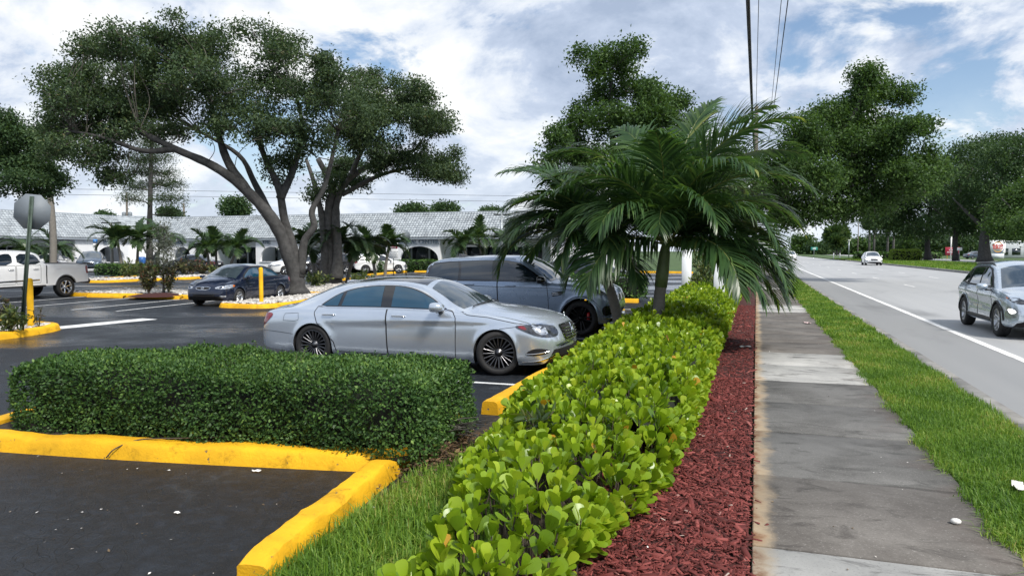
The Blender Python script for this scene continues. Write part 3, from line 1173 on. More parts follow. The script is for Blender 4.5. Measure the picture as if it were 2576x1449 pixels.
    def wheels(s, key, R, wd, rimR, style, mrim, track, steer=0.0, caliper=False):
        ty, ri, bk = wheel_meshes(key, R, wd, rimR, style, mrim)
        for x, st in ((0.0, steer), (-s.sp['wb'], 0.0)):
            for side in (1, -1):
                e = bpy.data.objects.new('wheel', None)
                e.empty_display_size = 0.1
                COL.objects.link(e)
                e.parent = s.root
                e.location = (x, side * (track - wd / 2), R)
                e.rotation_euler = (0, rng.uniform(0, 3), (0 if side > 0 else math.pi) + st)
                link('tyre', ty, None, e)
                link('rim', ri, None, e)
                link('brake_disc', bk, None, e)

    def mirror(s, x, z, m, arm=None, size=(0.20, 0.22, 0.13), y=None):
        for side in (1, -1):
            l_, n_ = s.hit(x, z - 0.05, 'side', side)
            yy = l_.y * side if y is None else y
            b_ = MB()
            # shaped shell: wide, blunt rear, rounded front
            n = 14
            rings = []
            for xx, sc in ((-0.5, .86), (-.42, .98), (-.2, 1.0), (.1, .93), (.32, .72), (.46, .42), (.5, .1)):
                a = np.linspace(0, 2 * np.pi, n, endpoint=False)
                cy, cz = np.cos(a), np.sin(a)
                py = np.sign(cy) * np.abs(cy) ** .62 * size[1] / 2 * sc
                pz = np.sign(cz) * np.abs(cz) ** .62 * size[2] / 2 * sc
                rings.append(np.stack([np.full(n, xx * size[0]), py, pz], 1))
            V = np.vstack(rings)
            F = [tuple(range(n))] + [tuple(range(6 * n + n - 1, 6 * n - 1, -1))]
            for r in range(6):
                for k in range(n):
                    F.append((r * n + k, (r + 1) * n + k, (r + 1) * n + (k + 1) % n, r * n + (k + 1) % n))
            c = np.array([x, side * (yy + 0.06 + size[1] / 2), z + 0.02])
            b_.add(V + c, F)
            mo = b_.build('wing_mirror', m, s.root, True)
            st = MB()
            st.box((x - .02, side * (yy + .04), z - size[2] * .38), (.09, .17, .03), ch=.008)
            st.build('mirror_arm', arm or M_TRIM, mo)

    def handle(s, x, z, m, ln=0.21, parents=None):
        for k, side in enumerate((1, -1)):
            l_, n_ = s.hit(x, z, 'side', side)
            b_ = MB()
            pth = np.array([[x - ln / 2, l_.y + side * 0.002, z], [x - ln * .36, l_.y + side * 0.03, z + .004], [x, l_.y + side * 0.036, z + .006], [x + ln * .36, l_.y + side * 0.03, z + .004], [x + ln / 2, l_.y + side * 0.002, z]])
            b_.tube(catmull(pth, 3), 0.0125, 6)
            b_.build('door_handle', m, (parents[k] if parents else s.root), True)


def ell(mb, c, r, n=10, m=6):
    a = np.linspace(-np.pi / 2, np.pi / 2, m)
    mb.lathe(np.stack([np.cos(a), np.sin(a)], 1), n)
    mb.v[-1] = mb.v[-1] * np.asarray(r) + np.asarray(c)
    return mb

# ------------------------------------------------------------------ silver long sedan (nearest car)
M_SILVER = paint('silver_paint', (0.55, 0.61, 0.69), 0.66, 0.24)
SED = dict(cat='car', wb=3.165, arch=0.365, archR=0.36, zc=0.33, paint=M_SILVER, zlow=0.17, flare=0.016, tumble=0.018,
    top=[(-4.34, .50), (-4.30, .72), (-4.20, .90), (-4.00, .945), (-3.72, 1.00), (-3.30, 1.19), (-2.90, 1.335), (-2.45, 1.405), (-1.95, 1.43), (-1.55, 1.42), (-1.20, 1.365), (-.80, 1.21), (-.42, 1.035), (-.36, 1.02), (0.05, .985), (.40, .935), (.70, .865), (.83, .79), (.89, .66), (.92, .52)],
    belt=[(-4.34, .48), (-4.30, .66), (-4.20, .83), (-4.00, .885), (-3.5, .925), (-3.0, .93), (-1.9, .945), (-1.0, .93), (-.55, .92), (0, .875), (.40, .81), (.68, .735), (.82, .66), (.89, .575), (.92, .48)],
    edge=[(-4.34, .48), (-4.0, .89), (-3.72, .945), (-3.30, 1.10), (-2.95, 1.235), (-2.55, 1.325), (-2.1, 1.352), (-1.7, 1.345), (-1.35, 1.285), (-1.0, 1.135), (-.62, .935), (-.55, .922), (0, .877), (.92, .48)],
    edgeY=[(-4.34, .70), (-3.9, .74), (-3.6, .70), (-3.2, .63), (-2.6, .60), (-1.7, .60), (-1.2, .65), (-.8, .715), (-.5, .79), (0, .80), (.6, .76), (.92, .55)],
    W=[(-4.34, .73), (-4.28, .84), (-4.1, .905), (-3.6, .935), (-2.5, .945), (-1.0, .945), (0, .94), (.45, .92), (.75, .87), (.88, .79), (.92, .70)],
    bot=[(-4.34, .42), (-4.30, .33), (-4.2, .27), (-3.8, .23), (-2.7, .18), (-.5, .17), (.5, .17), (.78, .19), (.88, .26), (.92, .40)],
    S=[(0, .925), (.12, .962), (.3, .983), (.5, .990), (.68, .992), (.80, .985), (.90, .962), (.96, .937), (1, .912)],
    crease=[(-4.3, .66, 0), (-3.3, .68, .0), (-2.8, .70, .014), (-1.8, .745, .026), (-.65, .79, .024), (.1, .79, .006), (.9, .75, 0)],
    bowF=.20, bowFl=.9, bowR=.16, bowRl=.8)
sed = Car('sedan', 'silver long sedan parked nose towards the bright hedge', SED, (-3.64, 11.16, 0.0), 0.0)
DLO = [(-3.08, .955), (-2.97, 1.045), (-2.80, 1.155), (-2.62, 1.225), (-2.42, 1.27), (-2.15, 1.30), (-1.90, 1.308), (-1.66, 1.298), (-1.46, 1.262), (-1.27, 1.20), (-1.08, 1.105), (-.92, 1.0), (-.80, .945), (-1.1, .952), (-1.9, .965), (-2.55, .96)]


def offset_poly(p, d):
    p = np.asarray(p, float)
    e = np.roll(p, -1, 0) - np.roll(p, 1, 0)
    n = np.stack([e[:, 1], -e[:, 0]], 1)
    n /= np.linalg.norm(n, axis=1, keepdims=True)
    area = 0.5 * np.sum(p[:, 0] * np.roll(p[:, 1], -1) - np.roll(p[:, 0], -1) * p[:, 1])
    return p + n * d * (1 if area > 0 else -1)


for side in (-1, 1):
    # doors with their gaps
    rear_door = [(-3.10, .955), (-3.14, .86), (-3.07, .70), (-2.92, .56), (-2.77, .40), (-2.73, .25), (-1.815, .24), (-1.835, .60), (-1.845, .955)]
    front_door = [(-1.835, .955), (-1.825, .60), (-1.805, .24), (-.665, .235), (-.66, .60), (-.665, .84), (-.73, .93), (-.80, .948)]
    sed.line('panel_gap', rear_door + rear_door[:1], 0.012, M_SEAM, 'side', side, 0.0034, 0.03)
    sed.line('panel_gap', front_door + front_door[:1], 0.012, M_SEAM, 'side', side, 0.0034, 0.03)
    d1 = sed.patch('rear_door', offset_poly(rear_door, -0.007), M_SILVER, 'side', side, 0.002, 0.06)
    d2 = sed.patch('front_door', offset_poly(front_door, -0.007), M_SILVER, 'side', side, 0.002, 0.06)
    if side == -1:
        dR = (d1, d2)
    else:
        dL = (d1, d2)
    # window band: chrome surround, glass panes, dark pillar strips
    sed.patch('window_trim', offset_poly(DLO, 0.020), M_CHROME, 'side', side, 0.005, 0.05, 1)
    sed.patch('window_frame', offset_poly(DLO, -0.002), M_GLOSS, 'side', side, 0.008, 0.05, 1)
    g = [p for p in DLO]
    quarter = [(-3.02, .968), (-2.93, 1.045), (-2.79, 1.14), (-2.70, 1.175), (-2.73, .972)]
    rearw = [(-2.665, .972), (-2.635, 1.195), (-2.42, 1.252), (-2.15, 1.282), (-1.985, 1.289), (-1.955, .977)]
    frontw = [(-1.775, .977), (-1.795, 1.288), (-1.66, 1.278), (-1.47, 1.243), (-1.28, 1.182), (-1.09, 1.09), (-.97, 1.01), (-.90, .965), (-1.2, .967)]
    for nm, pg in (('quarter_window', quarter), ('rear_side_window', rearw), ('front_side_window', frontw)):
        sed.patch(nm, pg, M_GLASSB, 'side', side, 0.011, 0.05)
    # head lamp, tail lamp, intake
    hl = sed.patch('headlight', [(.26, .735), (.36, .765), (.55, .765), (.735, .745), (.80, .70), (.845, .60), (.80, .575), (.62, .595), (.42, .665)], M_HLAMPD, 'side', side, 0.006, 0.035, 1)
    sed.patch('lamp_unit', [(.50, .745), (.66, .735), (.76, .62), (.62, .625)], M_HLAMP, 'side', side, 0.009, 0.03, 1, hl)
    sed.patch('side_marker', [(.30, .738), (.40, .752), (.46, .70), (.42, .69)], M_TLAMP, 'side', side, 0.009, 0.03, 1, hl)
    sed.line('lamp_brow', [(.30, .757), (.42, .770), (.60, .765), (.76, .742)], .014, M_CHROME, 'side', side, .009, parent=hl)
    sed.patch('taillight', [(-4.27, .60), (-4.22, .70), (-4.16, .825), (-3.98, .84), (-3.93, .80), (-4.02, .71), (-4.14, .615)], M_TLAMP, 'side', side, 0.006, 0.035, 1)
    sed.patch('fog_intake', [(.42, .315), (.50, .40), (.64, .43), (.78, .40), (.75, .345), (.60, .315)], M_DARK, 'side', side, 0.004, 0.03, 1)
    sed.line('intake_chrome', [(.45, .335), (.60, .345), (.76, .375)], .014, M_CHROME, 'side', side, .012, raise_=.006)
    sed.line('bumper_blade', [(.38, .205), (.60, .225), (.76, .275), (.84, .33)], .030, M_CHROME, 'side', side, .004, raise_=.012)
    sed.line('panel_gap', [(-4.33, .50), (-4.1, .545), (-3.75, .525), (-3.53, .50)], .007, M_SEAM, 'side', side, .002)
    sed.line('panel_gap', [(.05, .70), (.16, .715), (.30, .735)], .007, M_SEAM, 'side', side, .002)
    sed.line('panel_gap', [(-.60, .93), (-.47, .885), (-.15, .862), (.28, .785), (.45, .775)], .009, M_SEAM, 'side', side, .002)
    sed.line('sill_strip', [(-2.65, .205), (-1.5, .20), (-.45, .20)], .035, M_TRIM, 'side', side, .004, raise_=.006)
    fl = [(-3.72, .72), (-3.70, .83), (-3.44, .845), (-3.42, .735), (-3.5, .715)]
    sed.line('fuel_flap', fl + fl[:1], .006, M_SEAM, 'side', side, .002)
sed.handle(-2.86, .835, M_CHROME, .23, (dL[0], dR[0]))
sed.handle(-1.62, .845, M_CHROME, .23, (dL[1], dR[1]))
# windscreen, rear window, roof glass
sed.patch('windscreen', [(-1.20, -.57), (-1.24, 0), (-1.20, .57), (-.86, .655), (-.60, .70), (-.44, .40), (-.40, 0), (-.44, -.40), (-.60, -.70), (-.86, -.655)], M_WIND, 'top', 1, .004, .06)
sed.patch('glass_roof', [(-2.55, -.50), (-2.55, .50), (-1.30, .535), (-1.33, 0), (-1.30, -.535)], M_GLOSS, 'top', 1, .004, .08)
sed.patch('rear_window', [(-3.62, -.52), (-3.66, 0), (-3.62, .52), (-3.25, .54), (-2.88, .52), (-2.84, 0), (-2.88, -.52), (-3.25, -.54)], M_GLASS, 'top', 1, .004, .07)
sed.line('wiper', [(-.50, -.62), (-.44, -.30), (-.43, -.05)], .022, M_TRIM, 'top', 1, .014, raise_=.01)
sed.line('wiper', [(-.46, .10), (-.44, .35), (-.50, .60)], .022, M_TRIM, 'top', 1, .014, raise_=.01)
# grille
gr = sed.patch('grille', [(-.40, .755), (.40, .755), (.43, .70), (.36, .52), (.26, .475), (-.26, .475), (-.36, .52), (-.43, .70)], M_CHROME, 'front', 1, .008, .035, 1)
sed.patch('grille_mesh', [(-.365, .735), (.365, .735), (.385, .69), (.325, .53), (.24, .50), (-.24, .50), (-.325, .53), (-.385, .69)], M_DARK, 'front', 1, .012, .035, 1, gr)
for z in (.545, .59, .635, .68):
    sed.line('grille_bar', [(-.35, z), (0, z), (.35, z)], .017, M_CHROME, 'front', 1, .016, raise_=.016, parent=gr)
sed.line('grille_bar', [(0, .74), (0, .50)], .014, M_CHROME, 'front', 1, .017, raise_=.012, parent=gr)
ring = [(.055 * math.cos(a), .625 + .055 * math.sin(a)) for a in np.linspace(0, 2 * np.pi, 16)]
sed.line('round_emblem', ring, .016, M_CHROME, 'front', 1, .034, .02, gr, .01)
for a in (90, 210, 330):
    sed.line('emblem_spoke', [(0, .625), (.05 * math.cos(rad(a)), .625 + .05 * math.sin(rad(a)))], .014, M_CHROME, 'front', 1, .034, .02, gr, .01)
sed.patch('lower_intake', [(-.55, .42), (.55, .42), (.50, .30), (.35, .265), (-.35, .265), (-.50, .30)], M_DARK, 'front', 1, .006, .05, 1)
sed.line('bumper_blade', [(-.55, .235), (0, .235), (.55, .235)], .030, M_CHROME, 'front', 1, .006, raise_=.012)
orn = MB().tube([(.80, 0, .80), (.795, 0, .86)], .006, 6)
orn.lathe([(.026, -.004), (.030, 0), (.026, .004), (.022, 0), (.026, -.004)], 16, (.795, 0, .885), 'X')
orn.build('bonnet_star', M_CHROME, sed.root, True)
sed.mirror(-.90, .985, M_SILVER, size=(.20, .24, .145))
for side in (-1, 1):
    l_, _n = sed.hit(-.90, .93, 'side', side)
fin = MB().add([(-3.05, -.03, 1.285), (-3.05, .03, 1.285), (-2.80, .03, 1.355), (-2.80, -.03, 1.355), (-3.06, -.004, 1.345), (-3.06, .004, 1.345), (-2.99, .004, 1.36), (-2.99, -.004, 1.36)], [(0, 1, 5, 4), (1, 2, 6, 5), (2, 3, 7, 6), (3, 0, 4, 7), (4, 5, 6, 7)])
fin.build('roof_antenna', M_SILVER, sed.root)
sed.wheels('sedan20', .335, .235, .243, (20, 'thin'), M_ALLOYG, .935, steer=rad(14))

# ------------------------------------------------------------------ grey SUV
M_BGREY = paint('blue_grey_paint', (0.27, 0.34, 0.45), 0.5, 0.28)
SUV = dict(cat='SUV', wb=2.92, arch=.46, archR=.46, zc=.37, paint=M_BGREY, zlow=.25, flare=.018, tumble=.03,
    top=[(-3.98, .62), (-3.95, 1.0), (-3.90, 1.22), (-3.76, 1.60), (-3.5, 1.675), (-3.0, 1.72), (-2.3, 1.755), (-1.7, 1.75), (-1.35, 1.70), (-.95, 1.50), (-.55, 1.225), (-.48, 1.205), (-.1, 1.195), (.3, 1.15), (.55, 1.085), (.68, 1.0), (.74, .80), (.77, .60)],
    belt=[(-3.98, .60), (-3.95, .95), (-3.88, 1.12), (-3.6, 1.15), (-2.8, 1.16), (-1.9, 1.165), (-.8, 1.145), (-.3, 1.12), (.2, 1.06), (.5, 1.0), (.66, .92), (.74, .74), (.77, .56)],
    edge=[(-3.98, .60), (-3.90, 1.15), (-3.78, 1.50), (-3.5, 1.60), (-3.0, 1.645), (-2.3, 1.672), (-1.75, 1.665), (-1.40, 1.60), (-1.05, 1.40), (-.68, 1.155), (-.6, 1.14), (.77, .57)],
    edgeY=[(-3.98, .78), (-3.8, .70), (-3.5, .68), (-2.3, .685), (-1.5, .69), (-1.0, .76), (-.6, .84), (0, .86), (.77, .6)],
    W=[(-3.98, .80), (-3.93, .90), (-3.7, .96), (-2.9, .985), (-1.5, .985), (0, .985), (.4, .965), (.65, .90), (.77, .78)],
    bot=[(-3.98, .50), (-3.93, .42), (-3.7, .36), (-2.4, .28), (-.5, .27), (.5, .27), (.66, .30), (.77, .42)],
    S=[(0, .94), (.1, .965), (.25, .98), (.5, .985), (.75, .985), (.86, .98), (.94, .965), (1, .945)],
    crease=[(-3.9, 1.06, 0), (-3.2, 1.05, .006), (-1.9, 1.03, .008), (-.7, 1.03, .008), (.2, 1.0, .004), (.8, .95, 0)],
    bowF=.17, bowFl=.8, bowR=.12, bowRl=.6)
suv = Car('suv', 'blue grey SUV with black wheels parked behind the silver sedan', SUV, (-3.62, 16.62, 0.0), 0.0)
for side in (-1, 1):
    band = [(-3.83, 1.175), (-3.74, 1.44), (-3.66, 1.565), (-3.2, 1.612), (-2.3, 1.645), (-1.78, 1.640), (-1.46, 1.585), (-1.12, 1.38), (-.80, 1.17), (-1.9, 1.182), (-3.0, 1.178)]
    suv.patch('pillar_band', band, M_GLOSS, 'side', side, .004, .06)
    for nm, pg in (('quarter_window', [(-3.70, 1.20), (-3.62, 1.50), (-3.5, 1.55), (-2.98, 1.60), (-2.92, 1.45), (-2.90, 1.20)]),
                   ('rear_side_window', [(-2.84, 1.20), (-2.86, 1.45), (-2.92, 1.605), (-2.12, 1.635), (-2.06, 1.20)]),
                   ('front_side_window', [(-1.90, 1.20), (-1.98, 1.635), (-1.79, 1.625), (-1.49, 1.572), (-1.17, 1.375), (-.97, 1.235), (-.93, 1.20)])):
        suv.patch(nm, pg, M_GLASS, 'side', side, .008, .06)
    rd = [(-2.92, 1.17), (-2.98, .98), (-2.80, .80), (-2.50, .60), (-2.42, .36), (-1.90, .35), (-1.93, .80), (-1.95, 1.175)]
    fd = [(-1.935, 1.175), (-1.915, .80), (-1.885, .35), (-.72, .34), (-.735, .80), (-.78, 1.15)]
    for q, nm in ((rd, 'rear_door'), (fd, 'front_door')):
        suv.line('panel_gap', q + q[:1], .012, M_SEAM, 'side', side, .0034)
        dd = suv.patch(nm, offset_poly(q, -.006), M_BGREY, 'side', side, .002, .08)
    suv.line('panel_gap', [(-3.5, 1.085), (-1.9, 1.045), (-.75, 1.04), (.05, 1.0)], .010, M_SEAM, 'side', side, .0036)
    suv.line('wheel_arch_trim', [(.475 * math.cos(a), .37 + .475 * math.sin(a)) for a in np.linspace(.1, np.pi - .1, 18)], .05, M_BGREY, 'side', side, .003, raise_=.012)
    suv.line('sill_trim', [(-2.4, .335), (-.52, .325)], .07, M_TRIM, 'side', side, .004, raise_=.02)
    vt = suv.patch('side_vent', [(-.66, .94), (-.42, .975), (-.36, .96), (-.44, .885), (-.64, .85)], M_GLOSS, 'side', side, .006, .04)
    suv.line('vent_blade', [(-.64, .925), (-.52, .935)], .014, M_CHROME, 'side', side, .010, parent=vt)
    suv.line('vent_blade', [(-.64, .89), (-.50, .90)], .014, M_CHROME, 'side', side, .010, parent=vt)
    suv.patch('headlight', [(.10, .985), (.34, .985), (.60, .965), (.70, .91), (.62, .875), (.40, .89), (.26, .93)], M_HLAMP, 'side', side, .006, .04, 1)
    suv.patch('front_intake', [(.47, .66), (.68, .68), (.72, .50), (.55, .44), (.47, .48)], M_GLOSS, 'side', side, .006, .04, 1)
    suv.line('bumper_blade', [(.46, .40), (.60, .385), (.70, .42)], .022, M_CHROME, 'side', side, .006, raise_=.01)
    suv.patch('taillight', [(-3.95, .98), (-3.86, 1.06), (-3.62, 1.05), (-3.62, .98), (-3.85, .92)], M_TLAMP, 'side', side, .006, .04, 1)
    suv.line('roof_rail', [(-3.5, .61 * side), (-2.5, .63 * side), (-1.6, .63 * side)], .05, M_BGREY, 'top', 1, .004, raise_=.02)
suv.handle(-2.62, 1.09, M_BGREY, .24)
suv.handle(-1.62, 1.07, M_BGREY, .24)
suv.patch('windscreen', [(-1.34, -.63), (-1.38, 0), (-1.34, .63), (-.98, .72), (-.72, .80), (-.60, .5), (-.55, 0), (-.60, -.5), (-.72, -.80), (-.98, -.72)], M_WIND, 'top', 1, .005, .07)
suv.patch('grille', [(-.55, .90), (.55, .90), (.48, .74), (-.48, .74)], M_GLOSS, 'front', 1, .008, .06, 1)
suv.patch('lower_intake', [(-.6, .62), (.6, .62), (.5, .46), (-.5, .46)], M_DARK, 'front', 1, .006, .06, 1)
suv.line('bonnet_vent', [(-.30, -.50), (0.0, -.52)], .05, M_TRIM, 'top', 1, .005)
suv.line('bonnet_vent', [(-.30, .50), (0.0, .52)], .05, M_TRIM, 'top', 1, .005)
suv.mirror(-.84, 1.20, M_GLOSS, size=(.19, .24, .17))
MB().add([(-3.25, -.03, 1.69), (-3.25, .03, 1.69), (-2.98, .03, 1.72), (-2.98, -.03, 1.72), (-3.26, -.004, 1.79), (-3.26, .004, 1.79), (-3.12, .004, 1.775), (-3.12, -.004, 1.775)], [(0, 1, 5, 4), (1, 2, 6, 5), (2, 3, 7, 6), (3, 0, 4, 7), (4, 5, 6, 7)]).build('roof_antenna', M_GLOSS, suv.root)
suv.wheels('suv21', .385, .275, .275, (5, 'twin'), M_ALLOYK, .985, steer=rad(-4))
for side in (1, -1):
    MB().box((.16, side * .90, .43), (.07, .06, .17), ch=.02, rx=0).build('brake_caliper', M_REDCAL, suv.root)

# ------------------------------------------------------------------ generic dressing for the other cars
def dress_sedan(c, m, glass=M_GLASS, near=False, trim=None):
    for side in (-1, 1):
        wn = c.sp['win']
        c.patch('window_frame', offset_poly(wn, .018), trim or M_TRIM, 'side', side, .004, .07)
        for nm, pg in c.sp['panes']:
            c.patch(nm, pg, glass, 'side', side, .008, .07)
        for q, nm in c.sp['doors']:
            c.line('panel_gap', q + q[:1], .014, M_SEAM, 'side', side, .004, .05)
            d = c.patch(nm, offset_poly(q, -.007), m, 'side', side, .0025, .09)
        c.patch('headlight', c.sp['hl'], M_HLAMP, 'side', side, .006, .05, 1)
        c.patch('taillight', c.sp['tl'], M_TLAMP, 'side', side, .006, .05, 1)
    c.patch('windscreen', c.sp['ws'], M_WIND, 'top', 1, .005, .09)
    if 'rw' in c.sp:
        c.patch('rear_window', c.sp['rw'], glass, c.sp.get('rwax', 'top'), 1, .005, .09)


SED2 = dict(cat='car', wb=2.60, arch=.335, zc=.31, zlow=.2, flare=.014, tumble=.02,
    top=[(-3.62, .55), (-3.58, .88), (-3.48, .995), (-3.05, 1.035), (-2.72, 1.13), (-2.20, 1.38), (-1.6, 1.465), (-1.1, 1.46), (-.75, 1.40), (-.25, 1.17), (.08, 1.01), (.35, .955), (.62, .87), (.77, .76), (.84, .62), (.86, .5)],
    belt=[(-3.62, .53), (-3.58, .82), (-3.48, .93), (-3.0, .965), (-1.5, .95), (-.3, .925), (.2, .87), (.55, .79), (.74, .70), (.83, .59), (.86, .47)],
    edge=[(-3.62, .53), (-3.1, .975), (-2.75, 1.05), (-2.3, 1.28), (-1.7, 1.385), (-1.1, 1.38), (-.85, 1.32), (-.4, 1.10), (-.02, .92), (.86, .475)],
    edgeY=[(-3.62, .6), (-2.9, .66), (-2.3, .57), (-1.6, .55), (-.9, .56), (-.4, .63), (0, .70), (.86, .45)],
    W=[(-3.62, .66), (-3.55, .76), (-3.2, .83), (-2.4, .85), (-1, .85), (0, .84), (.45, .81), (.72, .74), (.86, .60)],
    bot=[(-3.62, .42), (-3.55, .32), (-3.2, .26), (-2, .19), (-.4, .19), (.5, .19), (.75, .22), (.86, .36)],
    S=[(0, .93), (.12, .96), (.3, .98), (.55, .985), (.75, .975), (.88, .955), (1, .915)], bowF=.17, bowFl=.8, bowR=.14,
    win=[(-2.70, .985), (-2.45, 1.12), (-2.15, 1.26), (-1.7, 1.34), (-1.1, 1.335), (-.85, 1.27), (-.5, 1.08), (-.30, .955), (-1.4, .975)],
    panes=[('rear_side_window', [(-2.60, .995), (-2.42, 1.11), (-2.15, 1.235), (-1.75, 1.318), (-1.47, 1.322), (-1.43, .985)]), ('front_side_window', [(-1.36, .985), (-1.40, 1.322), (-1.12, 1.312), (-.87, 1.25), (-.54, 1.075), (-.40, .975)])],
    doors=[([(-2.55, .96), (-2.45, .75), (-2.22, .55), (-2.15, .28), (-1.42, .27), (-1.44, .96)], 'rear_door'), ([(-1.42, .96), (-1.40, .27), (-.42, .27), (-.40, .60), (-.30, .93)], 'front_door')],
    hl=[(.20, .72), (.36, .77), (.60, .74), (.76, .68), (.79, .61), (.60, .61), (.36, .65)], tl=[(-3.56, .70), (-3.52, .92), (-3.25, .92), (-3.20, .80), (-3.36, .72)],
    ws=[(-.78, -.52), (-.82, 0), (-.78, .52), (-.40, .59), (-.06, .65), (.05, .3), (.07, 0), (.05, -.3), (-.06, -.65), (-.40, -.59)],
    rw=[(-2.70, -.5), (-2.74, 0), (-2.70, .5), (-2.25, .48), (-2.2, 0), (-2.25, -.48)])

M_NAVY = paint('navy_paint', (0.006, 0.012, 0.035), 0.3, 0.25)
sp = dict(SED2, paint=M_NAVY)
cor = Car('sedan', 'dark blue sedan parked facing out beside the big oak trunk', sp, (-17.60, 20.85, 0.0), rad(-85), lod=.9)
dress_sedan(cor, M_NAVY, M_GLASSB)
for side in (-1, 1):
    cor.patch('indicator', [(.20, .72), (.33, .755), (.33, .665), (.27, .68)], M_AMBER, 'side', side, .009, .05, 1)
    cor.patch('fog_lamp', [(.62, .385), (.78, .385), (.78, .33), (.62, .33)], M_HLAMP, 'side', side, .006, .05)
    cor.line('side_moulding', [(-2.1, .58), (-.42, .58)], .045, M_NAVY, 'side', side, .004, raise_=.014)
g2 = cor.patch('grille', [(-.30, .70), (.30, .70), (.24, .58), (-.24, .58)], M_CHROME, 'front', 1, .008, .05, 1)
cor.patch('grille_mesh', [(-.275, .685), (.275, .685), (.22, .595), (-.22, .595)], M_DARK, 'front', 1, .012, .05, 1, g2)
ring = [(.055 * math.cos(a), .64 + .036 * math.sin(a)) for a in np.linspace(0, 2 * np.pi, 14)]
cor.line('oval_badge', ring, .014, M_CHROME, 'front', 1, .018, .02, g2, .006)
cor.line('oval_badge', [(.02 * math.cos(a), .642 + .033 * math.sin(a)) for a in np.linspace(0, 2 * np.pi, 10)], .012, M_CHROME, 'front', 1, .018, .02, g2, .006)
cor.patch('lower_intake', [(-.42, .42), (.42, .42), (.36, .30), (-.36, .30)], M_DARK, 'front', 1, .006, .06)
cor.mirror(-.42, .98, M_NAVY, size=(.16, .19, .12))
cor.handle(-2.28, .86, M_NAVY, .18)
cor.handle(-1.22, .86, M_NAVY, .18)
cor.root.scale = (1, 1, .955)
cor.wheels('cor15', .30, .19, .20, (5, 'wide'), M_ALLOY, .845)

# ------------------------------------------------------------------ white crew cab pickup
M_WHITE = paint('white_paint', (0.72, 0.73, 0.74), 0.0, 0.35)
PICK = dict(cat='pickup', wb=3.65, arch=.46, archR=.46, zc=.42, zlow=.42, flare=.02, tumble=.03, paint=M_WHITE, sharp=40,
    top=[(-4.76, .70), (-4.74, 1.30), (-4.70, 1.335), (-2.84, 1.37), (-2.80, 1.39), (-2.72, 1.70), (-2.55, 1.845), (-1.9, 1.885), (-1.2, 1.875), (-.85, 1.80), (-.35, 1.47), (-.1, 1.35), (.2, 1.32), (.75, 1.26), (.90, 1.18), (.95, .90), (.97, .7)],
    belt=[(-4.76, .68), (-4.74, 1.27), (-4.70, 1.305), (-2.9, 1.345), (-2.8, 1.30), (-1.5, 1.285), (-.2, 1.27), (.5, 1.20), (.82, 1.10), (.93, .85), (.97, .66)],
    edge=[(-4.76, .68), (-4.70, 1.31), (-2.84, 1.35), (-2.78, 1.40), (-2.62, 1.72), (-2.4, 1.775), (-1.3, 1.785), (-.95, 1.72), (-.45, 1.42), (-.22, 1.275), (.97, .67)],
    edgeY=[(-4.76, .93), (-2.86, .93), (-2.76, .80), (-2.5, .70), (-1.3, .70), (-.9, .73), (-.4, .82), (0, .86), (.97, .7)],
    W=[(-4.76, .955), (-4.72, .975), (-3.5, 1.0), (-1, 1.0), (.3, .995), (.75, .97), (.92, .92), (.97, .85)],
    bot=[(-4.76, .62), (-4.70, .60), (-4.2, .58), (-3, .50), (-.5, .47), (.6, .47), (.9, .50), (.97, .55)],
    S=[(0, .955), (.1, .97), (.3, .98), (.6, .98), (.8, .975), (.93, .965), (1, .945)], bowF=.1, bowFl=.6, bowR=.02, crown=3)
pk = Car('pickup', 'white crew cab pickup truck parked facing out at left edge', PICK, (-27.52, 18.92, 0.0), rad(-90), lod=.9)
for side in (-1, 1):
    for nm, pg in (('rear_side_window', [(-2.62, 1.36), (-2.52, 1.62), (-2.40, 1.72), (-1.72, 1.735), (-1.63, 1.34)]), ('front_side_window', [(-1.42, 1.33), (-1.52, 1.735), (-1.25, 1.735), (-.98, 1.65), (-.66, 1.47), (-.46, 1.32)])):
        pk.patch(nm, offset_poly(pg, .018), M_TRIM, 'side', side, .003, .07, 1)
        pk.patch(nm + '_glass', pg, M_GLASS, 'side', side, .007, .07, 1)
    for q, nm in (([(-2.58, 1.30), (-2.55, .62), (-1.56, .60), (-1.58, 1.30)], 'rear_door'), ([(-1.54, 1.30), (-1.52, .60), (-.45, .58), (-.42, 1.0), (-.34, 1.27)], 'front_door')):
        pk.line('panel_gap', q + q[:1], .014, M_SEAM, 'side', side, .004, .05)
        pk.patch(nm, offset_poly(q, -.007), M_WHITE, 'side', side, .0025, .09)
    pk.line('cab_gap', [(-2.83, 1.33), (-2.80, .95), (-2.81, .58)], .05, M_SEAM, 'side', side, .0015, .06)
    pk.line('side_moulding', [(-2.5, .74), (-.55, .70)], .05, M_CHROME, 'side', side, .004, raise_=.012)
    pk.line('side_moulding', [(-2.5, .715), (-.55, .675)], .03, M_TRIM, 'side', side, .005, raise_=.012)
    pk.line('bed_crease', [(-4.55, 1.15), (-4.2, 1.17), (-3.3, 1.17), (-3.12, 1.10), (-3.08, .95)], .05, M_WHITE, 'side', side, .000, raise_=.014)
    pk.line('wheel_arch_trim', [(-3.65 + .475 * math.cos(a), .42 + .475 * math.sin(a)) for a in np.linspace(.1, np.pi - .1, 18)], .035, M_TRIM, 'side', side, .003, raise_=.01)
    pk.patch('taillight', [(-4.73, .92), (-4.73, 1.26), (-4.58, 1.26), (-4.60, .95)], M_TLAMP, 'side', side, .006, .06, 1)
    pk.line('bed_rail_cap', [(-4.70, .90 * side), (-2.9, .91 * side)], .07, M_TRIM, 'top', 1, .006, raise_=.02)
    pk.line('running_board', [(-2.75, .50), (-.55, .485)], .06, M_TRIM, 'side', side, .01, raise_=.06)
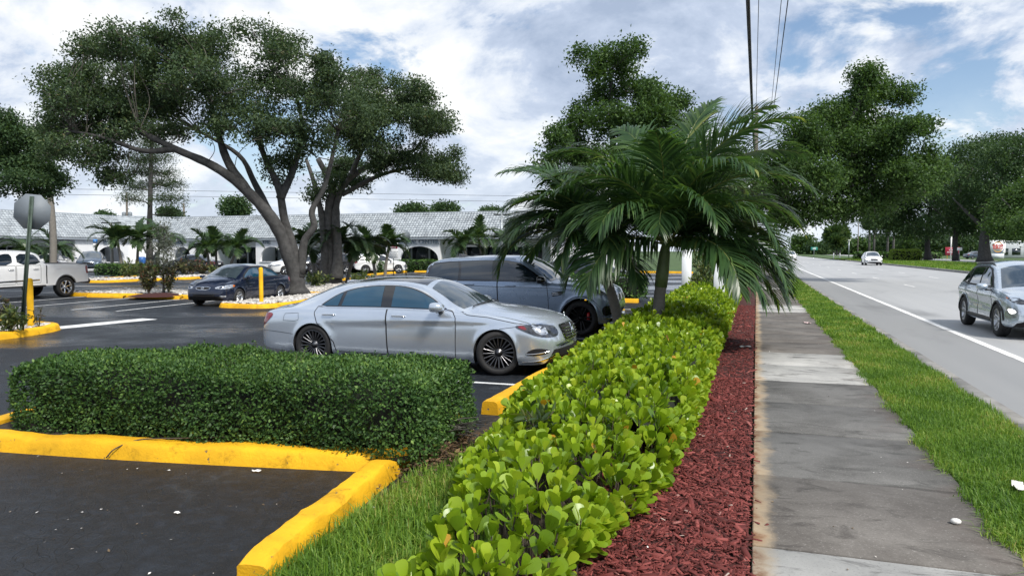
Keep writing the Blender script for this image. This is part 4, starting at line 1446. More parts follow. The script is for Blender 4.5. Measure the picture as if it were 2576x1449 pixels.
pk.patch('tonneau_cover', [(-4.68, -.86), (-4.68, .86), (-2.88, .87), (-2.88, -.87)], mat('black_vinyl', (.012, .012, .014), .55, var=.2), 'top', 1, .02, .12)
pk.patch('windscreen', [(-.86, -.64), (-.9, 0), (-.86, .64), (-.40, .74), (-.20, .6), (-.12, 0), (-.20, -.6), (-.40, -.74)], M_WIND, 'top', 1, .005, .09)
pk.handle(-2.36, 1.16, M_CHROME, .22)
pk.handle(-1.35, 1.15, M_CHROME, .22)
pk.mirror(-.62, 1.36, M_WHITE, size=(.2, .27, .24))
MB().box((-4.80, 0, .62), (.16, 1.86, .2), ch=.05).build('rear_bumper', M_TRIM, pk.root)
pk.wheels('pick20', .41, .28, .265, (6, 'y'), M_CHROME, 1.0)

# ------------------------------------------------------------------ silver crossover driving on the road
M_SILV2 = paint('cool_silver_paint', (0.50, 0.57, 0.65), 0.5, 0.26)
CROS = dict(cat='SUV', wb=2.75, arch=.40, zc=.37, zlow=.27, flare=.03, tumble=.03, paint=M_SILV2,
    top=[(-3.72, .62), (-3.70, 1.02), (-3.62, 1.16), (-3.35, 1.44), (-3.05, 1.60), (-2.5, 1.655), (-1.8, 1.67), (-1.3, 1.64), (-1.0, 1.56), (-.55, 1.32), (-.12, 1.10), (.1, 1.06), (.5, 1.0), (.75, .93), (.86, .80), (.90, .6)],
    belt=[(-3.72, .60), (-3.70, .98), (-3.6, 1.06), (-2.9, 1.07), (-1.5, 1.045), (-.3, 1.02), (.3, .96), (.65, .885), (.82, .75), (.90, .56)],
    edge=[(-3.72, .60), (-3.55, 1.10), (-3.3, 1.36), (-3.0, 1.50), (-2.4, 1.565), (-1.6, 1.575), (-1.2, 1.52), (-.75, 1.31), (-.28, 1.03), (.9, .57)],
    edgeY=[(-3.72, .7), (-3.4, .62), (-2.5, .62), (-1.4, .63), (-.8, .70), (-.2, .79), (.9, .55)],
    W=[(-3.72, .76), (-3.66, .86), (-3.3, .92), (-2.5, .93), (-1, .92), (0, .925), (.5, .90), (.78, .83), (.90, .72)],
    bot=[(-3.72, .48), (-3.65, .40), (-3.2, .33), (-2, .26), (-.4, .26), (.5, .26), (.78, .28), (.90, .40)],
    S=[(0, .93), (.1, .965), (.3, .975), (.5, .965), (.68, .985), (.80, .985), (.92, .955), (1, .92)],
    crease=[(-3.7, .88, 0), (-3.2, .90, .02), (-2.2, .86, .03), (-1.2, .82, .03), (-.3, .84, .02), (.4, .86, 0)], bowF=.19, bowFl=.8, bowR=.16,
    win=[(-3.32, 1.13), (-3.2, 1.30), (-2.95, 1.44), (-2.4, 1.515), (-1.6, 1.525), (-1.24, 1.47), (-.85, 1.27), (-.52, 1.07), (-1.5, 1.075), (-2.6, 1.085)],
    panes=[('quarter_window', [(-3.22, 1.135), (-3.10, 1.31), (-2.92, 1.41), (-2.72, 1.45), (-2.62, 1.11)]), ('rear_side_window', [(-2.54, 1.10), (-2.62, 1.46), (-2.35, 1.495), (-1.78, 1.505), (-1.66, 1.09)]), ('front_side_window', [(-1.56, 1.09), (-1.68, 1.505), (-1.55, 1.50), (-1.26, 1.445), (-.90, 1.26), (-.66, 1.10)])],
    doors=[([(-2.70, 1.06), (-2.60, .85), (-2.36, .65), (-2.30, .36), (-1.56, .35), (-1.62, 1.06)], 'rear_door'), ([(-1.60, 1.06), (-1.54, .35), (-.48, .34), (-.47, .7), (-.50, 1.03)], 'front_door')],
    hl=[(.42, .53), (.50, .70), (.70, .70), (.82, .60), (.76, .47), (.52, .43)], tl=[(-3.68, .82), (-3.62, 1.0), (-3.35, 1.0), (-3.40, .90)],
    ws=[(-1.02, -.58), (-1.06, 0), (-1.02, .58), (-.62, .67), (-.30, .74), (-.20, .4), (-.16, 0), (-.20, -.4), (-.30, -.74), (-.62, -.67)],
    rw=[(-3.56, -.55), (-3.6, 0), (-3.56, .55), (-3.16, .55), (-3.12, 0), (-3.16, -.55)])
tuc = Car('suv', 'silver crossover driving towards the camera in the near lane', CROS, (6.02, 18.95, -0.045), rad(-90))
dress_sedan(tuc, M_SILV2)
for side in (-1, 1):
    tuc.line('wheel_arch_trim', [(.41 * math.cos(a), .37 + .41 * math.sin(a)) for a in np.linspace(.05, np.pi - .05, 18)], .06, M_TRIM, 'side', side, .003, raise_=.012)
    tuc.line('wheel_arch_trim', [(-2.75 + .41 * math.cos(a), .37 + .41 * math.sin(a)) for a in np.linspace(.05, np.pi - .05, 18)], .06, M_TRIM, 'side', side, .003, raise_=.012)
    tuc.line('sill_trim', [(-2.32, .34), (-.44, .335)], .10, M_TRIM, 'side', side, .004, raise_=.02)
    tuc.line('roof_rail', [(-2.9, .59 * side), (-2.2, .60 * side), (-1.35, .60 * side)], .045, M_TRIM, 'top', 1, .006, raise_=.04)
    tuc.patch('day_lamp', [(.40, .905), (.60, .885), (.78, .80), (.74, .76), (.58, .83)], M_HLAMPD, 'side', side, .006, .04)
    tuc.patch('side_marker', [(.40, .905), (.50, .892), (.52, .86), (.46, .87)], M_AMBER, 'side', side, .009, .04)
    tuc.line('bumper_blade', [(.45, .30), (.62, .33), (.78, .40), (.84, .44)], .05, M_SILV2, 'side', side, .006, raise_=.02)
    hl = tuc.patch('lamp_unit', [(.56, .66), (.70, .66), (.77, .58), (.62, .55)], mat('lit_lamp', (.8, .82, .85), .2, var=0, emit=((1, .97, .92), 2.0)), 'side', side, .012, .04, 1)
tuc.patch('grille', [(-.62, .80), (-.3, .84), (.3, .84), (.62, .80), (.50, .60), (.36, .50), (-.36, .50), (-.50, .60)], M_HLAMPD, 'front', 1, .007, .05)
for z in (.56, .62, .68, .74, .80):
    tuc.line('grille_bar', [(-.5, z), (0, z + .012), (.5, z)], .014, M_ALLOYG, 'front', 1, .012, raise_=.01)
tuc.patch('lower_intake', [(-.5, .42), (.5, .42), (.42, .31), (-.42, .31)], M_DARK, 'front', 1, .007, .06)
tuc.mirror(-.62, 1.06, M_SILV2, size=(.18, .24, .15))
tuc.handle(-2.42, .98, M_SILV2, .2)
tuc.handle(-1.36, .97, M_SILV2, .2)
tuc.wheels('tuc19', .37, .235, .245, (5, 'twin'), M_ALLOY, .925)


# ------------------------------------------------------------------ small far cars
def far_car(kind, name, label, pt, m, loc, heading, lit=False, plate=False, sc=1.0):
    spx = dict(SED2 if kind == 'sedan' else CROS, paint=pt)
    c = Car(name, label, spx, loc, rad(heading), lod=.5)
    dress_sedan(c, pt)
    zz = .64 if kind == 'sedan' else .70
    c.patch('grille', [(-.4, zz + .07), (.4, zz + .07), (.34, zz - .1), (-.34, zz - .1)], M_GLOSS, 'front', 1, .008, .1)
    if kind != 'sedan':
        c.patch('rear_bumper_panel', [(-.7, .62), (.7, .62), (.66, .45), (-.66, .45)], M_TRIM, 'rear', 1, .006, .12)
        c.line('roof_rail', [(-2.9, -.59), (-1.35, -.60)], .05, M_TRIM, 'top', 1, .006, raise_=.03)
    c.patch('number_plate', [(-.16, .80), (.16, .80), (.16, .70), (-.16, .70)], M_PLATE, 'rear', 1, .01, .1)
    c.mirror(-.45 if kind == 'sedan' else -.62, 1.0 if kind == 'sedan' else 1.08, pt, size=(.16, .2, .13))
    c.wheels('cor15' if kind == 'sedan' else 'tuc19', .30 if kind == 'sedan' else .37, .2, .2, (5, 'wide'), M_ALLOY, .845 if kind == 'sedan' else .92)
    if lit:
        for side in (-1, 1):
            c.patch('lit_headlight', [(.48, .80), (.74, .76), (.76, .68), (.55, .70)], bpy.data.materials['lit_lamp'], 'side', side, .012, .06)
    if sc != 1:
        c.root.scale = (sc, sc, sc)
    return c


M_BLACKP = paint('black_paint', (0.008, 0.008, 0.010), 0.2, 0.22)
M_STEELP = paint('steel_blue_paint', (0.06, 0.085, 0.12), 0.5, 0.3)
P_ = gp(478, 688)
far_car('sedan', 'sedan', 'black low sedan parked before the arch under the SIERRA letters', M_BLACKP, None, (P_[0] - 1.3, P_[1], 0), 188, sc=1.08)
P_ = gp(215, 684)
far_car('suv', 'suv', 'steel blue SUV with large dark grille behind the white pickup bed', M_STEELP, None, (P_[0] + .5, P_[1], 0), -48, sc=1.12)
P_ = gp(138, 684)
far_car('suv', 'suv', 'white SUV mostly hidden behind the pickup cab and palm', M_WHITE, None, (P_[0], P_[1], 0), 130)
P_ = gp(706, 690)
far_car('sedan', 'sedan', 'white car half hidden behind the oak trunk and blue sedan', M_WHITE, None, (P_[0], P_[1], 0), -125, sc=1.08)
P_ = gp(775, 690)
far_car('suv', 'suv', 'black SUV parked between the two oak trunks', M_BLACKP, None, (P_[0], P_[1], 0), -122, sc=1.05)
P_ = gp(905, 688)
far_car('suv', 'suv', 'white hatchback seen from behind to the right of the oaks', M_WHITE, None, (P_[0] + 2.4, P_[1] + 1.8, 0), 42)
P_ = gp(1640, 712)
far_car('sedan', 'sedan', 'dark sedan behind the trimmed hedge and palm trunk', M_BLACKP, None, (-5.4, 29.6, 0), 0, sc=1.1)
far_car('suv', 'suv', 'white SUV with lit headlights coming down the far lane', M_WHITE, None, (14.9, 109, -.045), -90, lit=True, sc=1.12)
far_car('suv', 'suv', 'far white SUV driving away beyond the median', M_WHITE, None, (27.5, 226, -.045), 84, sc=1.05)
far_car('suv', 'suv', 'white SUV at the road bend half hidden by palm fronds', M_WHITE, None, (6.6, 158, -.045), -90, sc=1.15)
P_ = gp(2448, 652)
far_car('sedan', 'sedan', 'dark car parked beyond the median between tree trunks', M_STEELP, None, (P_[0] + 2, P_[1], 0.05), 20, sc=1.2)


# ================================================================== shopping arcade with tiled mansard
def hitY(px, Y):
    d = _fw + _rt * (px - 1288.0) / 1850.0
    return float(d[0] * Y / d[1])


def hitX(px, X):
    d = _fw + _rt * (px - 1288.0) / 1850.0
    return float(d[1] * X / d[0])


def stucco():
    m, t, b = principled('white_stucco')
    geo = t.new('ShaderNodeNewGeometry')
    co = geo.outputs['Position']
    n = t.noise(t.scale(co, (1, 1, .25)), .9, 6, .65)
    base = t.mix(n, (.72, .74, .77), (.86, .87, .88))
    st = t.math('MULTIPLY', t.smooth(t.noise(t.scale(co, (2.4, 2.4, .3)), 1, 6, .7), .58, .75), .35)
    base = t.mix(st, base, (.45, .45, .44))
    t.put(b.inputs['Base Color'], base)
    b.inputs['Roughness'].default_value = .8
    bn = t.new('ShaderNodeBump')
    bn.inputs['Strength'].default_value = .3
    t.put(bn.inputs['Height'], t.noise(co, 14, 5, .7))
    t.put(b.inputs['Normal'], bn.outputs[0])
    return m


def tile_mat():
    m, t, b = principled('mildewed_white_tile')
    geo = t.new('ShaderNodeNewGeometry')
    co = geo.outputs['Position']
    a = t.new('ShaderNodeAttribute', attribute_name='rnd')
    base = t.ramp(a.outputs['Fac'], [(0, (.25, .28, .31)), (.5, (.32, .355, .385)), (1, (.40, .44, .475))])
    n = t.noise(co, .55, 5, .65, .8)
    base = t.mix(t.math('MULTIPLY', t.smooth(n, .5, .72), .6), base, (.09, .10, .11))
    n2 = t.noise(t.scale(co, (1, 1, .5)), 4, 5, .7)
    base = t.mix(t.math('MULTIPLY', t.smooth(n2, .52, .7), .22), base, (.10, .11, .12))
    t.put(b.inputs['Base Color'], base)
    b.inputs['Roughness'].default_value = .7
    return m


M_STUC = stucco()
M_TILE = tile_mat()
M_SOFF = mat('soffit_grey', (.30, .34, .38), .8, var=.15, scale=1.5)
M_SHOP = mat('shop_wall', (.56, .60, .64), .8, var=.1)
M_LETTER = mat('grey_letters', (.20, .25, .30), .5, var=.1)
arc = thing('arcade_building', 'long white arcade building with grey tiled sloping roof and arches', 'building', (0, 0, 0))

YF, ZE = 62.9, 3.12           # front line of the main wing, eave height
XL = -62.0                    # front line of the left wing
YR = 66.2                     # recessed shop fronts
ZR = 5.55                     # ridge
XC, YC = hitY(404, YF), None  # corner bay joins
YC = hitX(326, XL)


def wall_bay(name, p0, p1, z1, arch=None, depth=3.2, m=M_STUC, inward=None):
    """bay front with an arched opening, plus its two side walls"""
    p0, p1 = np.array(p0, float), np.array(p1, float)
    L = np.linalg.norm(p1 - p0)
    d = (p1 - p0) / L
    inw = np.array(inward if inward is not None else (-d[1], d[0]), float)
    b_ = MB()
    P3 = lambda s_, z_, q=0.0: np.array([*(p0 + d * s_ + inw * q), z_])
    th = .28
    if arch is None:
        xs = [0, L]
        b_.add([P3(0, 0), P3(L, 0), P3(L, z1), P3(0, z1)], [(0, 1, 2, 3)])
    else:
        s0, s1, za, zb = arch
        n = 20
        a = np.linspace(np.pi, 0, n)
        cx, hw = (s0 + s1) / 2, (s1 - s0) / 2
        spring = za + (zb - za) * .08
        ax = cx + hw * np.cos(a)
        az = spring + (zb - spring) * np.sin(a) ** .85
        b_.add([P3(0, 0), P3(s0, 0), P3(s0, z1), P3(0, z1)], [(0, 1, 2, 3)])
        b_.add([P3(s1, 0), P3(L, 0), P3(L, z1), P3(s1, z1)], [(0, 1, 2, 3)])
        b_.add([P3(s0, 0), P3(s1, 0), P3(s1, za), P3(s0, za)], [(0, 1, 2, 3)])
        for k in range(n - 1):
            b_.add([P3(ax[k], az[k]), P3(ax[k + 1], az[k + 1]), P3(ax[k + 1], z1), P3(ax[k], z1)], [(0, 1, 2, 3)])
            b_.add([P3(ax[k], az[k]), P3(ax[k + 1], az[k + 1]), P3(ax[k + 1], az[k + 1], th), P3(ax[k], az[k], th)], [(0, 3, 2, 1)])
        b_.add([P3(s0, za), P3(s0, spring), P3(s0, spring, th), P3(s0, za, th)], [(0, 1, 2, 3)])
        b_.add([P3(s1, za), P3(s1, spring), P3(s1, spring, th), P3(s1, za, th)], [(3, 2, 1, 0)])
        b_.add([P3(s0, za), P3(s1, za), P3(s1, za, th), P3(s0, za, th)], [(0, 1, 2, 3)])
    b_.add([P3(0, 0), P3(0, 0, depth), P3(0, z1, depth), P3(0, z1)], [(0, 1, 2, 3)])
    b_.add([P3(L, 0), P3(L, 0, depth), P3(L, z1, depth), P3(L, z1)], [(3, 2, 1, 0)])
    o = b_.build(name, m, arc)
    if arch is not None:
        # sill of the arch
        MB().box((*(p0 + d * (s0 + s1) / 2 - inw * .03), za - .03), (s1 - s0 + .1, .12, .07), rz=math.atan2(d[1], d[0]), ch=.01).build('sill', M_STUC, o)
    return o


def shopfront(p0, p1, z1=2.75, dark=True):
    """recessed shop front: wall with framed dark panes"""
    p0, p1 = np.array(p0, float), np.array(p1, float)
    L = np.linalg.norm(p1 - p0)
    d = (p1 - p0) / L
    nrm = np.array([d[1], -d[0]])
    w_ = MB().add([(*p0, 0), (*p1, 0), (*p1, 3.1), (*p0, 3.1)], [(0, 1, 2, 3)]).build('shop_wall', M_SHOP, arc)
    n = max(2, int(L / 1.9))
    for k in range(n):
        if (k * 7 + int(L)) % 5 == 4:
            continue
        c = p0 + d * (L * (k + .5) / n) + nrm * .03
        wd = L / n * .86
        pn = MB().box((*c, 1.32), (wd, .05, 2.1), rz=math.atan2(d[1], d[0])).build('shop_window', M_GLASS, arc)
        fr = MB()
        for e in (-1, 1):
            fr.box((*(c + d * e * wd / 2 + nrm * .02), 1.32), (.07, .06, 2.2), rz=math.atan2(d[1], d[0]))
        fr.box((*(c + nrm * .02), 2.40), (wd, .06, .07), rz=math.atan2(d[1], d[0]))
        fr.box((*(c + nrm * .02), .25), (wd, .06, .07), rz=math.atan2(d[1], d[0]))
        fr.build('window_frame', M_ALLOYG, pn)


# main wing bays
x_si0, x_si1 = XC, hitY(545, YF)
x_th0, x_th1 = hitY(645, YF), hitY(757, YF)
x_md0, x_md1 = hitY(972, YF), hitY(1107, YF)
x_e0, x_e1 = hitY(1385, YF), hitY(1530, YF)
wall_bay('arch_bay', (x_si0, YF), (x_si1, YF), ZE, (hitY(437, YF) - x_si0, hitY(482, YF) - x_si0, .80, 2.30))
wall_bay('arch_bay', (x_th0, YF), (x_th1, YF), ZE, (hitY(656, YF) - x_th0, hitY(713, YF) - x_th0, .80, 2.30))
wall_bay('arch_bay', (x_md0, YF), (x_md1, YF), ZE, (hitY(1006, YF) - x_md0, hitY(1103, YF) - x_md0, .80, 2.30))
wall_bay('arch_bay', (x_e0, YF), (x_e1, YF), ZE, None)
# beams over the recessed walks
for a, b in ((x_si1, x_th0), (x_th1, x_md0), (x_md1, x_e0)):
    MB().add([(a, YF + 1.1, 2.25), (b, YF + 1.1, 2.25), (b, YF + 1.1, 2.86), (a, YF + 1.1, 2.86)], [(0, 1, 2, 3)]).add([(a, YF + 1.1, 2.25), (b, YF + 1.1, 2.25), (b, YF + 1.4, 2.25), (a, YF + 1.4, 2.25)], [(3, 2, 1, 0)]).build('fascia', M_STUC, arc)
    MB().add([(a, YF - .25, ZE), (b, YF - .25, ZE), (b, YF + 1.1, 2.86), (a, YF + 1.1, 2.86)], [(0, 1, 2, 3)]).build('soffit', M_SOFF, arc)
shopfront((XC - 1, YR), (x_e1 + 1, YR))
# corner bay and left wing
wall_bay('arch_bay', (XL, YC), (XC, YF), ZE, (2.2, 5.8, .05, 2.30), inward=(-.7, .7))
ys0, ys1 = hitX(192, XL), YC
wall_bay('arch_bay', (XL, ys0), (XL, ys1), ZE, (hitX(245, XL) - ys0, min(hitX(318, XL), ys1 - .5) - ys0, .75, 2.35), inward=(-1, 0))
MB().add([(XL - 1.1, 30, 2.25), (XL - 1.1, ys0, 2.25), (XL - 1.1, ys0, 2.86), (XL - 1.1, 30, 2.86)], [(0, 1, 2, 3)]).build('fascia', M_STUC, arc)
MB().add([(XL + .25, 30, ZE), (XL + .25, ys0, ZE), (XL - 1.1, ys0, 2.86), (XL - 1.1, 30, 2.86)], [(0, 1, 2, 3)]).build('soffit', M_SOFF, arc)
shopfront((XL - 3.3, 30), (XL - 3.3, YC + 3))
MB().add([(XL - 3.3, YC + 3, 0), (XC - 1, YR, 0), (XC - 1, YR, 3.1), (XL - 3.3, YC + 3, 3.1)], [(0, 1, 2, 3)]).build('shop_wall', M_SHOP, arc)


# tiled roof: every tile is a raised barrel, laid in overlapping rows
def tiles(name, e0, e1, r0, r1):
    """eave line e0-e1, ridge line r0-r1"""
    e0, e1, r0, r1 = (np.array(q, float) for q in (e0, e1, r0, r1))
    L = np.linalg.norm(e1 - e0)
    S_ = np.linalg.norm(((r0 + r1) - (e0 + e1)) / 2)
    nu, nv = max(3, int(L / .29)), 11
    w_, h_ = L / nu, S_ / nv
    up = np.cross(e1 - e0, r0 - e0)
    up /= np.linalg.norm(up)
    if up[2] < 0:
        up = -up
    V, F, R = [], [], []
    pr = [(-.5, 0.0), (-.30, .045), (-.05, .062), (.2, .045), (.34, .0), (.5, -.006)]
    for j in range(nv):
        for i in range(nu):
            u0 = (i + .5) / nu
            jit = rng.normal(0, .006)
            base = len(V)
            for vv, lift in ((j / nv, .085), ((j + 1.08) / nv, .0)):
                vv = min(vv, 1.0)
                for a, h2 in pr:
                    uu = min(max(u0 + a / nu, 0), 1)
                    p = (e0 * (1 - uu) + e1 * uu) * (1 - vv) + (r0 * (1 - uu) + r1 * uu) * vv
                    V.append(p + up * (h2 + lift + jit))
            k = len(pr)
            for q in range(k - 1):
                F.append((base + q, base + q + 1, base + k + q + 1, base + k + q))
            lo = len(V)
            for a, h2 in pr:
                uu = min(max(u0 + a / nu, 0), 1)
                p = (e0 * (1 - uu) + e1 * uu) * (1 - j / nv) + (r0 * (1 - uu) + r1 * uu) * (j / nv)
                V.append(p + up * (-.02))
            for q in range(k - 1):
                F.append((lo + q, lo + q + 1, base + q + 1, base + q))
            R += [rng.uniform(0, 1)] * (3 * k)
    me = new_mesh(name, np.array(V), [np.array(F, np.int32)], False, R)
    o = link(name, me, M_TILE, arc)
    o['kind'] = 'stuff'
    cap = MB().tube(interp_path([r0 + up * .02, r1 + up * .02], max(3, int(L / 2))), .11, 6)
    cap.build('ridge_cap', M_TILE, arc)
    MB().add([e0 + [0, 0, -.02], e1 + [0, 0, -.02], e1 + [0, 0, -.16], e0 + [0, 0, -.16]], [(0, 1, 2, 3)]).build('eave_board', M_SOFF, arc)
    return o


xe = x_e1 + 1.5
tiles('roof_tiles', (XC + .05, YF - .3, ZE), (xe, YF - .3, ZE), (XC - 1.1, YR, ZR), (xe, YR, ZR))
tiles('roof_tiles', (XL + .3, 28, ZE), (XL + .3, YC - .05, ZE), (XL - 3.3, 28, ZR), (XL - 3.3, YC + 1.6, ZR))
tiles('roof_tiles', (XL + .3, YC - .05, ZE), (XC + .05, YF - .3, ZE), (XL - 3.3, YC + 1.6, ZR), (XC - 1.1, YR, ZR))


def letters(text, p, rz, size, m, parent, depth=.06, name='letters', align='LEFT'):
    cu = bpy.data.curves.new(name, 'FONT')
    cu.body = text
    cu.size = size
    cu.extrude = depth
    cu.align_x = align
    cu.offset = size * .018
    tmp = bpy.data.objects.new('tmp_text', cu)
    COL.objects.link(tmp)
    me = bpy.data.meshes.new_from_object(tmp.evaluated_get(bpy.context.evaluated_depsgraph_get()))
    bpy.data.objects.remove(tmp)
    bpy.data.curves.remove(cu)
    me.materials.clear()
    o = link(name, me, m, parent)
    o.location = p
    o.rotation_euler = (rad(90), 0, rz)
    return o


letters('SIERRA', (hitY(432, YF), YF - .08, 2.60), 0, .50, M_LETTER, arc)
letters('THE', (hitY(662, YF), YF - .08, 2.60), 0, .52, M_LETTER, arc)
letters('MEDICAL CENTER', (hitY(1105, YF), YF - .08, 2.55), 0, .56, M_LETTER, arc, align='RIGHT')
letters('SE', (XL + .08, hitX(262, XL), 2.60), rad(90), .50, M_LETTER, arc)

# ================================================================== street furniture
M_GALV = mat('galvanised_steel', (.30, .33, .35), .45, .7, var=.25, scale=6)
M_SIGNB = mat('sign_back', (.16, .185, .21), .6, .0, var=.12, scale=2)
M_GREENPOST = mat('green_channel_post', (.05, .075, .06), .6, .2, var=.3, scale=8)
M_REDS = mat('sign_red', (.34, .02, .05), .45, var=.1)
M_WHITES = mat('sign_white', (.78, .79, .80), .45, var=.06)
M_BLUES = mat('sign_blue', (.02, .16, .45), .45, var=.06)
M_WPOST = mat('white_painted_wood', (.80, .82, .84), .55, var=.06, scale=2)
M_WOODP = mat('weathered_pole_wood', (.13, .115, .10), .9, var=.35, scale=6, bump=.4)
M_CONCP = mat('concrete_post', (.33, .33, .31), .85, var=.2, scale=4)
M_BLACKM = mat('black_metal', (.02, .022, .025), .5, .3, var=.1)


def post_channel(mb, p0, p1, w_=.065):
    """U channel sign post with holes read as dark dots"""
    p0, p1 = np.array(p0, float), np.array(p1, float)
    d = p1 - p0
    ln = np.linalg.norm(d)
    for ox, oy, sx, sy in ((0, 0, w_, .012), (-w_ / 2, -.016, .012, .036), (w_ / 2, -.016, .012, .036)):
        V = []
        for q in (p0, p1):
            for a, b in ((-1, -1), (1, -1), (1, 1), (-1, 1)):
                V.append(q + np.array([ox + a * sx / 2, oy + b * sy / 2, 0]))
        mb.add(V, [(0, 3, 2, 1), (4, 5, 6, 7), (0, 1, 5, 4), (1, 2, 6, 5), (2, 3, 7, 6), (3, 0, 4, 7)])


# stop sign seen from behind, on its leaning post
st = thing('stop_sign', 'back of a large octagonal traffic sign on leaning green post', 'sign', (-15.12, 11.75, .1), rad(24))
b_ = MB()
post_channel(b_, (0, 0, 0), (.30, .0, 2.93))
b_.build('post', M_GREENPOST, st)
b_ = MB()
oc = [(.375 / math.cos(rad(22.5)) * math.cos(rad(22.5 + 45 * k)), .375 / math.cos(rad(22.5)) * math.sin(rad(22.5 + 45 * k))) for k in range(8)]
b_.add([(x, .03, z) for x, z in oc] + [(x, .036, z) for x, z in oc], [tuple(range(8)), tuple(range(15, 7, -1))] + [(k, 8 + k, 8 + (k + 1) % 8, (k + 1) % 8) for k in range(8)])
pl_ = b_.build('plate', M_SIGNB, st, loc=(.27, 0, 2.60), rot=(0, rad(5.5), 0))
b_ = MB()
for z in (-.2, .2):
    b_.lathe([(.012, -.006), (.012, 0), (.004, .004)], 8, (0, .024, z), 'Y')
b_.build('bolt', M_GALV, pl_)

for px, py, ht, lb in ((78, 822, 1.10, 'yellow steel bollard beside the leaning sign post'), (657.5, 763, 1.18, 'yellow steel bollard in front of the dark blue sedan')):
    P_ = gp(px, py, .12)
    bo = thing('bollard', lb, 'bollard', P_)
    MB().lathe([(.068, -.1), (.068, ht - .03), (.064, ht - .008), (.05, ht)], 24).build('post', M_YELP, bo, True)
    MB().lathe([(.052, ht - .004), (.03, ht + .012), (.0005, ht + .018)], 24).build('cap', M_YELP, bo, True)

# parking notice on a thin post
P_ = gp(990, 694)
sg = thing('parking_sign', 'red and white parking notice on a thin post behind the oaks', 'sign', P_, rad(12))
k_ = P_[1] * .949 - P_[0] * .315
s_ = k_ / 1850.0
zt, zb, hw = 1.85 + (632 - 612) * s_, 1.85 + (632 - 650) * s_, 12.2 * s_
MB().box((0, .03, zt / 2), (.05, .03, zt)).build('post', M_GREENPOST, sg)
pl_ = MB().box((0, 0, (zt + zb) / 2), (2 * hw, .02, zt - zb), ch=.008).build('plate', M_WHITES, sg)
hh = (zt - zb)
MB().box((0, -.013, zt - hh * .20), (2 * hw * .9, .006, hh * .34)).build('red_header', M_REDS, pl_)
letters('PARK AT YOUR', (0, -.018, zt - hh * .16), 0, hh * .085, M_WHITES, pl_, .001, align='CENTER')
letters('OWN RISK', (0, -.018, zt - hh * .31), 0, hh * .085, M_WHITES, pl_, .001, align='CENTER')
for k in range(4):
    wk = (1.7, 1.5, 1.0, 1.35)[k] * hw
    b_ = MB()
    x = -wk / 2
    while x < wk / 2:
        ww = rng.uniform(.05, .12)
        b_.box((x + ww / 2, -.013, zb + hh * (.45 - .12 * k)), (ww * .8, .004, hh * .045))
        x += ww + .02
    b_.build('small_print', M_LETTER, pl_)
# far sign seen edge on
P_ = gp(1022, 697)
sg = thing('road_sign', 'dark traffic sign seen nearly edge on beside parking notice', 'sign', P_, rad(70))
MB().box((0, .03, 1.55), (.06, .04, 3.1)).build('post', M_BLACKM, sg)
b_ = MB()
b_.add([(x * 1.0, .0, z) for x, z in oc] + [(x, .02, z) for x, z in oc], [tuple(range(8)), tuple(range(15, 7, -1))] + [(k, 8 + k, 8 + (k + 1) % 8, (k + 1) % 8) for k in range(8)])
b_.build('plate', M_SIGNB, sg, loc=(0, -.02, 2.95))
# accessible parking sign
P_ = (XL + 2.2, hitX(243, XL + 2.2), 0)
sg = thing('accessible_parking_sign', 'small blue accessible parking sign before the white wall at left', 'sign', P_, rad(60))
MB().box((0, .03, 1.5), (.06, .04, 3.0)).build('post', M_BLACKM, sg)
MB().box((0, 0, 2.80), (.36, .02, .36)).build('blue_plate', M_BLUES, sg)
MB().box((0, 0, 2.40), (.36, .02, .34)).build('white_plate', M_WHITES, sg)
MB().lathe([(.055, -.004), (.055, .004), (.085, .004), (.085, -.004)], 14, (0.0, -.014, 2.76), 'Y').build('wheelchair_symbol', M_WHITES, sg)


def lamp(px, py, topy, lb, two=True, square=False, m=M_GALV, D=None):
    P_ = gp(px, py) if D is None else tuple(at(px, 632, D)[:2]) + (0,)
    k_ = P_[1] * .949 - P_[0] * .315
    zt = 1.85 + (632 - topy) * k_ / 1850
    t = thing('lamp_post', lb, 'lamp post', P_, rad(20))
    b_ = MB()
    if square:
        b_.box((0, 0, zt / 2), (.30, .30, zt), ch=.02)
    else:
        b_.tube([(0, 0, 0), (0, 0, zt * .5), (0, 0, zt)], [.13, .11, .09], 10)
    b_.build('post', m, t, not square)
    for s2 in ((-1, 1) if two else (1,)):
        MB().box((s2 * .42, 0, zt + .02), (.55, .26, .10), ch=.03, ry=-s2 * .05).build('lamp_head', M_BLACKM, t)
    MB().box((0, 0, zt + .01), (.5, .09, .07)).build('arm', M_BLACKM, t)


lamp(283, 694, 562, 'twin-head lamp post among the palms at left', m=M_CONCP)
lamp(1262, 690, 541, 'twin-head lamp post above the small palm at right of arcade', D=62)
lamp(1428, 699, 560, 'thick grey lamp post seen between the drooping palm fronds', square=True, m=M_CONCP)

# two white square posts in the bright hedge
for (x, y, ht, lb) in ((-2.42, 27.6, 1.95, 'taller white square post with flat top in the bright hedge'), (-1.12, 24.4, 1.62, 'shorter white square post nearer the pavement')):
    t = thing('white_post', lb, 'post', (x, y, 0), rad(3))
    MB().box((0, 0, ht / 2), (.34, .34, ht), ch=.012).build('shaft', M_WPOST, t)
    MB().box((0, 0, ht + .01), (.36, .36, .025), ch=.006).build('cap', M_WPOST, t)

